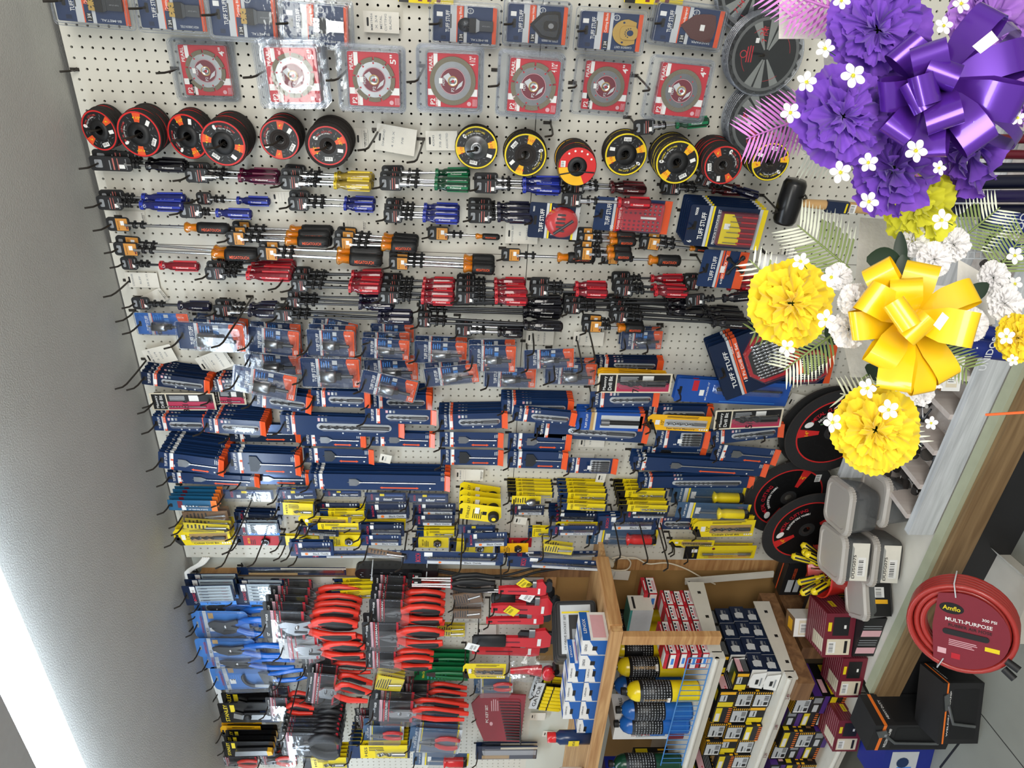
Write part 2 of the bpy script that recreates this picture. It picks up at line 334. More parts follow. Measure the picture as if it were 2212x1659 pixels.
# ================================================================ WHEELS
def wheel_spec(kind, dia, th):
    def f():
        s = Spec('grinding_wheel' if th > .007 else 'cutting_wheel', 'abrasive wheel'); r = dia / 2; mb = MB(); h = .011
        c1, c2 = {'red': ('red2', 'orange'), 'yel': ('yellow', 'yellow2'), 'flap': ('red2', 'yellow2')}[kind[:4].strip('_')[:3] if kind[:4] != 'flap' else 'flap']
        dep = 'hub' in kind
        mb.lathe([(h, th), (r - .001, th), (r, th - .001), (r, .001), (r - .001, 0), (h, 0)], 'abras', 36, 'y'); 
        y = -.0004
        if 'wide' in kind: ro, ri = r * .86, r * .36
        else: ro, ri = r * .97, r * .5
        mb.ring(0, 0, ri, ro, y, 'black2', 36)
        if kind == 'flap':
            mb.ring(0, 0, r * .34, ro, y - .0002, 'red2', 36); mb.ring(0, 0, r * .42, ro, y - .0004, 'yellow2', 16, 95, 205)
            mb.tube([(-.022, y - .0006, r * .9), (-.012, y - .0006, 0), (-.014, y - .0006, -r * .9)], .0022, 'black', 4)
            mb.bars(-.002, .014, r * .62, r * .86, y - .0005)
            for k in range(5): mb.disc(r * .8 * math.cos(R(-60 + k * 24)), r * .8 * math.sin(R(-60 + k * 24)), .0028, y - .0005, 'white', 8)
        else:
            mb.ring(0, 0, ro * .93, ro, y - .0002, c1, 40)
            for a in (40, 220): mb.ring(0, 0, ri + .001, ro * .93, y - .0002, c2, 5, a, a + 24)
            tc = 'red2' if c1 == 'red2' else 'yellow'
            lab = {'red': 'METAL CUTTING', 'yel': 'MASONRY CUTTING'}[kind[:3]]
            rm = (ri + ro * .93) / 2
            def arc(t, rad, a0, hh, k):
                stp = hh * .95 / rad
                for i, ch in enumerate(t):
                    if ch == ' ': continue
                    a = R(a0) - (i - (len(t) - 1) / 2) * stp; mb.text(ch, rad * math.cos(a), rad * math.sin(a), y - .0004, k, h=hh, rot=math.degrees(a) - 90)
            arc(lab, rm * 1.06, 140, .0042, tc); arc('Grinding Wheel' if th > .007 else 'Cutting Wheel', rm * .93, 140, .0028, 'white')
            mb.disc(rm * math.cos(R(178)) * 1.05, rm * math.sin(R(178)), .0062, y - .0004, 'white', 12, .0042)
            for a in (52, 232): mb.text('4 1/2"' if dia > .105 else '4"', rm * math.cos(R(a)), rm * math.sin(R(a)), y - .0006, 'yellow' if c1 == 'red2' else 'red2', h=.0065, rot=a - 90)
            a = R(-60); mb.T = Matrix.Translation((rm * math.cos(a), 0, rm * math.sin(a))) @ Matrix.Rotation(-a - R(90), 4, 'Y'); mb.bars(-.010, .010, -.005, .005, y - .0004); mb.T = None
            mb.T = Matrix.Translation((rm * math.cos(R(10)), 0, rm * math.sin(R(10)))) @ Matrix.Rotation(R(-25), 4, 'Y'); mb.rect(-.007, .007, -.0045, .0045, y - .0006, 'white'); mb.T = None
            for a in range(0, 360, 12):                                  # tread-plate print
                if 35 < a < 70 or 215 < a < 250: continue
                for q in (.62, .78): mb.T = Matrix.Translation((ro * q * math.cos(R(a)), 0, ro * q * math.sin(R(a)))) @ Matrix.Rotation(R(a * 3), 4, 'Y'); mb.rect(-.003, .003, -.0004, .0004, y - .0001, 'grey' if a % 24 else 'black'); mb.T = None
        mb.lathe([(h, .0), (h, th)], 'black', 20, 'y'); s.root = mb.mesh('wheel_disc')
        if dep:
            hb = MB(); hb.lathe([(r * .36, -.0006), (r * .3, .003), (r * .25, .0038), (h, .0038)], 'rubber', 28, 'y'); hb.ring(0, 0, h * .95, r * .27, .0030, 'ltgrey' if 'steel' in kind else 'black2', 24)
            if 'steel' in kind:
                for a in range(0, 360, 60): hb.disc(r * .23 * math.cos(R(a)), r * .23 * math.sin(R(a)), .0008, .0028, 'black', 6)
            s.part('hub', hb)
        elif 'nut' in kind:
            hb = MB(); hb.lathe([(r * .56, -.0006), (r * .52, -.003), (r * .3, -.004), (r * .27, -.008), (.0075, -.008), (.0075, .002)], 'steel', 28, 'y')
            hb.lathe([(.0115, -.008), (.0115, -.014), (.0075, -.014), (.0075, -.004)], 'steel', 6, 'y', sm=False); s.part('threaded_nut', hb)
        else:
            hb = MB(); hb.lathe([(h, -.0005), (h + .001, -.0012), (r * .5, -.0010), (r * .5, 0)], 'rubber', 28, 'y'); s.part('hub', hb)
        return s
    return sp(('wh', kind, dia, th), f)
WROW = [  # cx, cy, wpx(x), hpx(y), kind, dia(in), n, spacing, lean, spin
 (214,282,68,86,'red',4,9,.0075,16,100),(300,290,90,95,'red',4.5,12,.0075,8,55),(405,295,70,97,'red',4.5,9,.0075,15,30),(482,310,95,99,'red',4.5,14,.0075,4,155),
 (604,302,80,82,'red_hub_steel',4,9,.0085,2,60),(708,315,95,96,'red_wide_hub_steel',4.5,11,.0085,0,120),(1029,319,82,98,'yel_nut',4.5,2,.012,2,130),
 (1135,335,90,88,'yel_hub_steel',4.5,6,.0085,0,250),(1247,360,82,85,'flap',4,11,.0085,0,0),(1352,334,92,93,'yel',4.5,7,.0075,0,300),
 (1463,351,95,96,'yel',4.5,13,.0075,0,90),(1562,357,78,80,'red_hub_steel',4,14,.0085,0,200),(1664,350,76,78,'yel_hub_steel',4,11,.0085,0,310)]
DESC = {'red': 'black cutting wheel with red ringed label', 'red_hub_steel': 'black wheel, thin red ring, grey steel hub', 'red_wide_hub_steel': 'thick black rimmed wheel, red ringed label', 'yel_nut': 'yellow ringed wheel with silver threaded nut',
        'yel_hub_steel': 'yellow ringed masonry wheel with steel hub', 'flap': 'orange and yellow labelled grinding wheel', 'yel': 'yellow ringed masonry wheel with black centre'}
RANK = ['nearest the ceiling', 'second from the ceiling', 'third from the ceiling', 'fourth from the ceiling', 'fifth from the ceiling', 'sixth from the ceiling', 'seventh from the ceiling', 'eighth from the ceiling', 'ninth from the ceiling', 'tenth from the ceiling', 'eleventh from the ceiling', 'twelfth from the ceiling', 'lowest one']
for i, (cx, cy, wx, wy, kind, din, n, dy, lean, spin) in enumerate(WROW):
    dia = din * IN; spc = wheel_spec(kind, dia, .0068 if dy < .008 else .0078)
    # distance from the wall so that the disc has its real diameter
    Yb = min((k / 200 for k in range(4, 60)), key=lambda k: abs(msize(cx, cy, 10, wy, -k)[1] - dia)); Yb = max(min(Yb, .03 + n * dy), .02 + n * dy)
    p = at(cx, cy, -Yb); rg = random.Random(i)
    for k in range(n):
        ln = lean + rg.uniform(-1.5, 1.5) * (k > 0); q = Vector((p.x + rg.uniform(-.002, .002) * (k > 0), -Yb + k * dy, p.z + rg.uniform(-.002, .002) * (k > 0)))
        pos = 'front disc' if k == 0 else (f'{NTH[k]} disc back' if k < n - 1 else 'rearmost disc')
        m = Matrix.Translation(q) @ Matrix.Rotation(R(-ln), 4, 'X') @ Matrix.Rotation(R(spin + (k > 0) * rg.uniform(0, 300)), 4, 'Y')
        spc.put(m, W_(f'{DESC[kind]}, {pos} of wheel stack {RANK[i]}'), 'abrasive wheels stacked on hooks')
    hook(p.x, p.z - .002, Yb + (.055 if i not in (0,) else .01), 'black hook through the wheel stack ' + RANK[i])
# ================================================================ DIAMOND BLADES in red carded clamshells
def pearl_spec(style, num):
    def f():
        s = Spec('diamond_blade_package', 'blade package'); w, h = .118, .118; mb = MB()
        mb.prism(rr(-w / 2, w / 2, -h / 2, h / 2, .004), 0, .0012, 'labelred'); y = -.0004
        mb.rect(-w / 2 + .001, -w / 2 + .034, h * .24, h * .34, y, 'white') ; mb.rect(w / 2 - .02, w / 2 - .001, -h * .5 + .012, -h * .5 + .03, y, 'labelred')
        mb.rect(-w / 2, -w / 2 + .03, -h * .02 + .0, h * .0 + .012, y, 'labelred')
        mb.rect(-w * .5 + .001, -w * .1, h * .5 - .024, h * .5 - .013, y, 'labelred')
        # white band at the top and lower edge of the card
        mb.rect(w * .5 - .030, w * .5 - .001, h * .3, h * .38, y, 'white'); mb.rect(-w * .5 + .026, -w * .5 + .042, -h * .5 + .001, -h * .5 + .03, y, 'white'); mb.rect(-w * .5 + .026, -w * .5 + .040, h * .5 - .026, h * .5 - .001, y, 'white')
        mb.text('PEARL', w * .5 - .022, h * .5 - .008, y - .0002, 'white', h=.008, w=.034); mb.text('P2', -w * .5 + .012, h * .5 - .012, y - .0002, 'white', h=.011, w=.014); mb.text('PRO-V', -w * .5 + .013, h * .5 - .022, y - .0002, 'white', h=.0045, w=.016)
        mb.text(num, w * .5 - .014, -h * .5 + .014, y - .0002, 'white', h=.014, w=.02); mb.disc(-w * .5 + .009, -h * .5 + .02, .005, y - .0002, 'pink', 14)
        for k in range(4): mb.rect(-w * .5 + .004, -w * .5 + .02, -h * .5 + .002 + k * .0028, -h * .5 + .0032 + k * .0028, y - .0002, 'pink')
        s.part('card', mb)
        b = MB(); r = .0535 if num == '4 1/2"' else .049; seg = 9
        b.lathe([(r * .86, -.0032), (r * .86, -.0012)], 'steel', 40, 'y'); b.ring(0, 0, .0105, r * .86, -.0032, 'steel', 48)
        if style == 'seg':
            for k in range(seg):
                a = 360 * k / seg; pts = []
                for t in range(7): g = R(a + 2.5 + (360 / seg - 5) * t / 6); pts.append((r * math.cos(g), r * math.sin(g)))
                for t in range(6, -1, -1): g = R(a + 2.5 + (360 / seg - 5) * t / 6); pts.append((r * .8 * math.cos(g), r * .8 * math.sin(g)))
                b.prism(pts[::-1], -.0040, -.0012, mat('diamond_grit', '#766f5c', .8, 0, .3, 800, .4)); b.disc(r * .74 * math.cos(R(a)), r * .74 * math.sin(R(a)), .0022, -.0034, 'labelred', 8)
                b.T = Matrix.Rotation(R(-a), 4, 'Y'); b.rect(r * .75, r * .9, -.0006, .0006, -.0034, 'dkred'); b.T = None
        else:
            b.ring(0, 0, r * .8, r, -.0036, mat('diamond_grit', '#766f5c', .8, 0, .3, 800, .4), 64); b.lathe([(r, -.0036), (r, -.0012)], 'diamond_grit', 48, 'y')
            if style == 'turbo':
                for k in range(48): b.T = Matrix.Rotation(R(k * 7.5), 4, 'Y') @ Matrix.Translation((r * .9, 0, 0)) @ Matrix.Rotation(R(25), 4, 'Y'); b.box(-r * .1, r * .1, -.0046, -.003, -.0009, .0009, 'diamond_grit'); b.T = None
                for k in range(6): b.disc(r * .66 * math.cos(R(k * 60 + 15)), r * .66 * math.sin(R(k * 60 + 15)), .0018, -.0034, 'labelred', 8)
        b.ring(0, 0, .0105, r * .56, -.0034, 'burg', 36); b.ring(0, 0, r * .53, r * .55, -.0036, 'pink', 36)
        b.poly([(-.003, .012), (.010, .022), (.018, .01), (.004, -.002)], -.0036, 'ltgrey'); b.poly([(-.02, -.006), (-.006, -.014), (.002, -.024), (-.01, -.021)], -.0036, 'ltgrey')
        b.text('PEARL', .0, .021, -.0038, 'ltgrey', h=.005, w=.02); b.text('P2', -.019, .0, -.0038, 'ltgrey', h=.007, w=.009)
        b.lathe([(.0115, -.0038), (.0095, -.0045), (.0095, -.001)], 'gold', 20, 'y'); b.lathe([(.0095, -.004), (.004, -.003), (.004, .001)], 'chrome', 16, 'y')
        b.rect(-.006, .006, .024, .032, -.0042, 'white'); s.part('diamond_blade', b)
        c = MB(); W, Hh = .150, .146; c.prism(rr(-W / 2, W / 2, -Hh / 2, Hh / 2 + .014, .012), .0016, .0022, CP)
        c.add([(x, .0016, z) for x, z in rr(-W / 2 + .008, W / 2 - .008, -Hh / 2 + .008, Hh / 2 - .008, .010)] + [(x, -.012, z) for x, z in rr(-W / 2 + .013, W / 2 - .013, -Hh / 2 + .013, Hh / 2 - .013, .006)],
              [((i + 1) % 20, i, 20 + i, 20 + (i + 1) % 20) for i in range(20)] + [tuple(range(20, 40))], CP)
        for a in (.003, .006): c.tube([(x, .001, z) for x, z in rr(-W / 2 + a, W / 2 - a, -Hh / 2 + a, Hh / 2 + .014 - a, .010)], .0007, CPG, 5, closed=True)
        c.tube([(x, -.012, z) for x, z in rr(-W / 2 + .013, W / 2 - .013, -Hh / 2 + .013, Hh / 2 - .013, .006)], .001, CPG, 5, closed=True)
        s.part('clamshell', c); return s
    return sp(('pearl', style, num), f)
PE = [(445,153,'seg','4"',2,-1),(633,163,'seg','5"',5,-2),(808,172,'seg','5"',3,0),(978,175,'rim','4 1/2"',4,0),(1152,187,'seg','4 1/2"',3,2),(1308,187,'turbo','4"',1,2),(1471,196,'turbo','4"',2,3)]
for i, (cx, cy, st, num, n, t) in enumerate(PE):
    sz = {0: 103, 1: 128, 2: 118, 3: 122, 4: 112, 5: 96, 6: 104}[i]
    Yb = min((k / 200 for k in range(4, 70)), key=lambda k: abs(msize(cx, cy, sz, 10, -k)[0] - .118)); Yb = min(Yb, .2)
    stack(pearl_spec(st, num), cx - sz / 2, cx + sz / 2, cy, sz, -Yb, n, .016, 'red carded ' + {'seg': 'segmented', 'rim': 'smooth rim', 'turbo': 'turbo rim'}[st] + ' diamond blade', 'of red package stack ' + RANK[i], 'red carded diamond blades in clamshells', t, fixed=(1, 1, 1), hz=.078, hl=.05, jt=1)
# ================================================================ OSCILLATING TOOL PACKAGES
def osc_spec(prod, word, foot):
    def f():
        s = Spec('tool_blade_package', 'tool package'); w, h = .098, .150; mb = MB()
        mb.prism(rr(-w / 2, w / 2, -h / 2, h / 2, .004), 0, .001, 'navy'); y = -.0004
        mb.prism(rr(-.012, .012, h * .5 - .022, h * .5 - .014, .003), y, y + .0001, 'black'); mb.disc(0, h * .5 - .016, .005, y - .0001, 'black', 12)
        mb.rect(-w / 2, w / 2, h * .5 - .055, h * .5 - .040, y, 'ltgrey'); mb.rect(-w / 2, w / 2, h * .5 - .0575, h * .5 - .055, y, 'orange')
        mb.text('TUFF STUFF', .006, h * .5 - .034, y - .0002, 'white', h=.0095, w=.058); mb.rect(-.012, .026, h * .5 - .043, h * .5 - .0405, y - .0003, 'black')
        mb.rect(-.004, w / 2, h * .5 - .071, h * .5 - .058, y - .0001, 'orange'); mb.text(word, .022, h * .5 - .0645, y - .0003, 'white', h=.0075, w=.05)
        mb.rect(-w / 2 + .004, -w / 2 + .024, h * .5 - .072, h * .5 - .060, y - .0001, 'black'); mb.text('1 3/4', -w / 2 + .014, h * .5 - .066, y - .0003, 'white', h=.008, w=.017)
        mb.rect(-w / 2, w / 2, h * .5 - .080, h * .5 - .0725, y, 'ltgrey')
        mb.rect(-w / 2, w / 2, -h / 2, -h / 2 + .010, y, 'orange'); mb.text(foot, -w / 2 + .009, -.035, y - .0002, 'ltgrey', h=.006, w=.042, rot=90)
        mb.ring(w / 2 - .012, -.012, .006, .008, y - .0002, 'ltgrey', 14); mb.text('OSC', w / 2 - .012, -.012, y - .0002, 'ltgrey', h=.004)
        mb.rect(-w / 2 + .006, -w / 2 + .016, h * .5 - .03, h * .5 - .018, y - .0001, 'navy2'); mb.rect(.018, .03, h * .5 - .022, h * .5 - .008, y - .0002, 'white')
        s.part('card', mb); p = MB()
        if prod == 'plunge' or prod == 'chrome' or prod == 'round':
            k = 'chrome' if prod == 'chrome' else ('dksteel' if prod == 'plunge' else 'steel')
            if prod == 'round': p.lathe([(0, -.006), (.019, -.006), (.019, -.003)], 'dksteel', 24, 'y', (0, 0, -.002))
            else:
                p.prism([(-.017, .004), (.017, .004), (.017, -.008), (.012, -.012), (-.012, -.012), (-.017, -.008)], -.010, -.006, 'gold' if prod == 'plunge' else 'chrome')
            p.prism([(-.019, -.010), (.019, -.010), (.019, -.026), (-.019, -.026)], -.013, -.006, 'black'); p.prism([(-.019, -.026), (.019, -.026), (.014, -.034), (-.014, -.034)], -.012, -.006, k)
            p.prism([(-.014, -.034), (.014, -.034), (.014, -.066), (-.014, -.066)], -.011, -.006, k if k != 'steel' else 'dksteel'); p.text('TUFF STUFF', 0, -.05, -.0114, 'grey', h=.003, w=.02, rot=90)
            for a in range(0, 360, 45): p.T = Matrix.Translation((0, 0, -.002)) @ Matrix.Rotation(R(a), 4, 'Y'); p.rect(.006, .011, -.001, .001, -.0105, 'black'); p.T = None
        elif prod == 'holder' or prod == 'sand':
            tri = []
            for a, rad in ((90, .046), (65, .036), (30, .036), (0, .0355), (-25, .041), (-38, .0445), (-60, .036), (-90, .0335), (-120, .036), (-142, .0445), (-155, .041), (180, .0355), (150, .036), (115, .036)): tri.append((rad * math.cos(R(a)), rad * math.sin(R(a)) - .028))
            tri = tri[::-1]
            if prod == 'sand': p.prism(tri[::-1], -.005, -.002, mat('sandpaper', '#5b3a36', .95, 0, .25, 900, .5)); p.rect(-.008, .008, -.036, -.026, -.0055, 'white')
            else:
                p.prism(tri[::-1], -.006, -.002, 'black'); p.prism([(x * .8, (z + .028) * .8 - .028) for x, z in tri[::-1]], -.010, -.006, 'dksteel'); p.prism(rr(-.012, .012, -.05, -.016, .008), -.014, -.009, 'black2'); p.disc(0, -.034, .007, -.0145, 'steel', 16)
        else:
            pts = [(.028, -.06)] + [(.028 * math.cos(R(a)) * 1.25, .028 * math.sin(R(a)) * 1.25 - .04) for a in range(0, 181, 15)] + [(-.028, -.06)]
            p.prism(pts, -.006, -.003, 'gold'); p.prism(rr(-.018, .018, -.064, -.022, .012), -.010, -.006, 'gold'); p.disc(0, -.046, .008, -.0104, 'navy', 16)
            for a in range(0, 181, 26): p.disc(.012 * math.cos(R(a)), .012 * math.sin(R(a)) - .046, .0016, -.0106, 'navy2', 8)
            for x in (-.026, .026): p.disc(x, -.03, .0028, -.0064, 'navy', 10)
        s.part({'sand': 'sandpaper_sheet', 'holder': 'sandpaper_holder'}.get(prod, 'blade'), p)
        c = MB(); W, Hh = w + .026, h + .022; o = rr(-W / 2, W / 2, -Hh / 2, Hh / 2, .012)
        c.prism(o, .0014, .002, CP); i0 = rr(-W / 2 + .007, W / 2 - .007, -Hh / 2 + .007, Hh / 2 - .007, .009); i1 = rr(-W / 2 + .011, W / 2 - .011, -Hh / 2 + .011, Hh / 2 - .011, .007)
        c.add([(x, .0014, z) for x, z in i0] + [(x, -.016, z) for x, z in i1], [((i + 1) % 20, i, 20 + i, 20 + (i + 1) % 20) for i in range(20)] + [tuple(range(20, 40))], CP)
        c.tube([(x, .001, z) for x, z in rr(-W / 2 + .002, W / 2 - .002, -Hh / 2 + .002, Hh / 2 - .002, .010)], .0009, CPG, 5, closed=True); c.tube([(x, -.016, z) for x, z in i1], .0012, CPG, 5, closed=True)
        s.part('clamshell', c); return s
    return sp(('osc', prod, word, foot), f)
OS = [(107,287,6,112,'plunge','Cutting Blade','BI-METAL',-.10,1,2),(290,452,20,112,'plunge','Cutting Blade','HIGH CARBON STEEL',-.10,1,1),(445,607,34,118,'plunge','Cutting Blade','BI-METAL',-.12,2,1),(603,762,53,108,'chrome','Cutting Blade','BI-METAL',-.14,2,2),
      (926,1083,53,100,'round','Cutting Blade','BI-METAL',-.06,1,1),(1086,1234,53,104,'holder','Sandpaper Holder','STEEL/RUBBER',-.08,2,1),(1240,1396,68,102,'semi','Cutting Blade','CARBIDE GRIT',-.06,1,1),(1403,1570,56,102,'sand','Sandpaper','SANDPAPER',-.07,2,4)]
PD = {'plunge': 'blue carded dark plunge blade', 'chrome': 'glossy carded chrome scraper blade', 'round': 'blue carded round tipped blade', 'holder': 'blue carded black triangular sandpaper holder', 'semi': 'blue carded gold half round blade', 'sand': 'blue carded brown triangle sandpaper'}
for i, (x0, x1, cy, w, pr, wd_, ft, Y, n, t) in enumerate(OS):
    stack(osc_spec(pr, wd_, ft), x0, x1, cy, w, Y, n, .024, PD[pr], 'in the clamshell row, ' + RANK[i], 'blue carded oscillating tool packages', t, nom=(.124, .172), hz=.057, hl=.035, jt=1)
# ================================================================ SCREWDRIVERS on black hang clips
def driver_spec(style, Lh, Ls, Lg, wg):     # hanger, shaft, grip lengths (cm), grip width (mm)
    def f():
        s = Spec('nut_driver' if style.startswith('nut') else 'screwdriver', 'screwdriver'); lh, ls, lg, rg_ = Lh / 100, Ls / 100, Lg / 100, wg / 2000
        col = style.split('_')[1]; tot = lh + ls + lg; z = tot / 2; hw = max(.012, min(.019, lh * .42))
        h = MB(); lb = 'yellow2' if col in ('mega',) else 'red'
        out = rr(-hw, hw, z - lh, z, .008); h.prism(out, -.005, .001, 'rubber')
        h.prism(rr(-hw * .55, hw * .55, z - lh * .3, z - lh * .12, .003), -.0054, -.005, 'grey')
        if col == 'mega':
            h.rect(-hw * .9, hw * .9, z - lh * .93, z - lh * .42, -.0056, 'tanlabel'); h.text('MEGATOUCH', -hw * .1, z - lh * .52, -.0058, 'black', w=hw * 1.3, h=.0028); h.rect(-hw * .1, hw * .55, z - lh * .78, z - lh * .62, -.006, 'white'); h.rect(-hw * .7, hw * .2, z - lh * .9, z - lh * .84, -.0058, 'dkred')
        else:
            h.rect(-hw * .85, hw * .85, z - lh * .92, z - lh * .4, -.0056, 'black2'); h.rect(-hw * .8, hw * .8, z - lh * .59, z - lh * .555, -.0058, 'hangred'); h.rect(-hw * .8, hw * .8, z - lh * .69, z - lh * .67, -.0058, 'hangred'); h.rect(-hw * .8, hw * .5, z - lh * .5, z - lh * .47, -.0058, 'grey')
            h.rect(-hw * .6, -hw * .05, z - lh * .84, z - lh * .7, -.006, 'white'); h.text('SCREWDRIVER', 0, z - lh * .88, -.0058, 'ltgrey', w=hw * 1.5, h=.002)
        s.part('hang_card', h)
        c = MB(); zc = z - lh; cl = min(ls * .55, .045)
        c.box(-.006, .006, -.003, .001, zc - cl, zc + .002, 'rubber')
        for q in (.35, .8): c.lathe([(.0035, -.004), (.0085, -.004), (.0085, .004), (.0035, .004)], 'rubber', 10, 'z', (0, -.007, zc - cl * q)); c.box(-.011, .011, -.004, .001, zc - cl * q - .003, zc - cl * q + .003, 'rubber')
        s.part('clip', c)
        b = MB(); rs = .0042 if rg_ > .013 else .0034; bm = 'dksteel' if style.startswith('dark') else 'chrome'; zt = z - lh * .9; zb = z - lh - ls
        if style.startswith('nut'): b.cyl((0, -.008, zt), (0, -.008, zt - .028), .0075, bm, n=12); b.cyl((0, -.008, zt - .028), (0, -.008, zb - .01), rs, bm, n=10)
        elif style.startswith('slot'): b.cyl((0, -.008, zt), (0, -.008, zb - .01), rs, bm, n=10); b.box(-.0042, .0042, -.009, -.007, zt, zt + .006, bm)
        else: b.cyl((0, -.008, zt), (0, -.008, zb - .01), rs, bm, n=10); b.cyl((0, -.008, zt), (0, -.008, zt + .006), rs, bm, .001, n=8)
        s.part('shaft', b); g = MB(); r = rg_; zg = zb; ze = zb - lg; o = (0, -.010, 0)
        if col == 'mega':
            g.lathe([(0, zg), (r * .8, zg - .001), (r * .95, zg - .006), (r * .62, zg - .016), (r * .72, zg - lg * .3), (0, zg - lg * .3)], 'cl_amber', 16, 'z', o); g.lathe([(0, zg - .002), (r * .4, zg - .003), (r * .4, zg - lg * .3)], 'yellow2', 10, 'z', o); s.part('collar', g, None, 'translucent amber collar')
            g = MB(); g.lathe([(0, zg - lg * .28), (r * .9, zg - lg * .29), (r, zg - lg * .36), (r * .93, zg - lg * .6), (r, zg - lg * .85), (r * .85, ze + .003), (r * .5, ze), (0, ze)], 'rubber', 18, 'z', o); g.text('MEGATOUCH', 0, zg - lg * .62, -.010 - r - .0003, 'orange', h=r * .5, w=lg * .42, rot=-90)
            for a in range(0, 360, 60): g.cyl((r * .97 * math.cos(R(a)), -.01 + r * .97 * math.sin(R(a)), zg - lg * .4), (r * .97 * math.cos(R(a)), -.01 + r * .97 * math.sin(R(a)), ze + .006), .001, 'black', n=5)
            s.part('grip', g)
        else:
            cc = {'blue': '#2438a8', 'red': '#c8232f', 'green': '#0f6f45', 'yellow': '#d8bd18', 'black': '#15151c', 'maroon': '#5c2024', 'navy': '#1a1c38', 'plum': '#6c1238'}[col]; body = clear('acetate_' + col, cc if col != 'yellow' else '#e8dca0', .1, .05, .4, .6, {'blue': '#222c78', 'red': '#8c1f30', 'green': '#0b4a30', 'yellow': '#a89442', 'black': '#101018', 'maroon': '#38171b', 'navy': '#14152c', 'plum': '#4a1030'}[col])
            ins = mat('insert_' + col, cc, .35); n = 24; vs = []; prof = [(.55, 0), (.98, .02), (1, .06), (.72, .13), (.7, .2), (.95, .27), (1, .34), (1, .9), (.92, .97), (.6, 1)]
            for rr_, t in prof:
                for j in range(n): a = 2 * math.pi * j / n; q = r * rr_ * (1 - .10 * (j % 4 == 0) * (t > .25 or t < .1)); vs.append((q * math.cos(a), -.010 + q * math.sin(a), zg - lg * t))
            g.add(vs, [(i * n + j, i * n + (j + 1) % n, (i + 1) * n + (j + 1) % n, (i + 1) * n + j) for i in range(len(prof) - 1) for j in range(n)] + [tuple(range((len(prof) - 1) * n, len(prof) * n))], body, True)
            g.cyl((0, -.010, zg - .004), (0, -.010, ze + .002), r * .66, ins, n=10)
            for a in (270, 180, 0): ca, sa = math.cos(R(a)), math.sin(R(a)); g.box(*sorted((r * .97 * ca - .0032, r * .97 * ca + .0032)), *sorted((-.010 + r * .97 * sa - .002, -.010 + r * .97 * sa + .002)), ze + lg * .06, zg - lg * .36, ins)
            g.cyl((0, -.010, zg - .001), (0, -.010, zg - lg * .09), r * 1.0, ins, n=12)
            g.text('Professional', 0, zg - lg * .6, -.010 - r * .97 - .0023, 'white', h=.0045, w=lg * .3, rot=-90); s.part('handle', g)
        return s
    return sp(('drv', style, Lh, Ls, Lg, wg), f)
mat('tanlabel', '#c98a3a', .5); mat('hangred', '#b8645c', .5)
COLN = {}
def drivers(style, x0, xh, xs, x1, y, w, Y, n, colname, cdesc, dy=.022, tilt=0, jt=3.0, jx=.010, hl=.05):
    """hanger starts x0, ends xh; grip from xs to x1 (pixels)"""
    cx = (x0 + x1) / 2; L, Wd = msize(cx, y, x1 - x0, w, Y); k = L / (x1 - x0)
    q = lambda a: round(a * k * 200) / 2
    lh, ls, lg = q(xh - x0), max(1, q(xs - xh)), q(x1 - xs); tot = (lh + ls + lg) / 100
    COLN[colname] = COLN.get(colname, -1) + 1; rk = COLN[colname]
    spc = driver_spec(style, lh, ls, lg, round(Wd * 1000 / 2) * 2)
    stack(spc, x0, x1, y, w, Y, n, dy, cdesc, f'of {NTH[rk]} bunch down the {colname}', cdesc.split()[0] + ' handled screwdrivers in ' + colname, tilt, 0, fixed=(1, 1, 1), hz=tot / 2 - lh * .0021, jt=jt, jx=jx, hl=hl)
A = 'first driver column'; B = 'second driver column'; C_ = 'orange labelled column'; D = 'red handle column'; E_ = 'dark handle column'
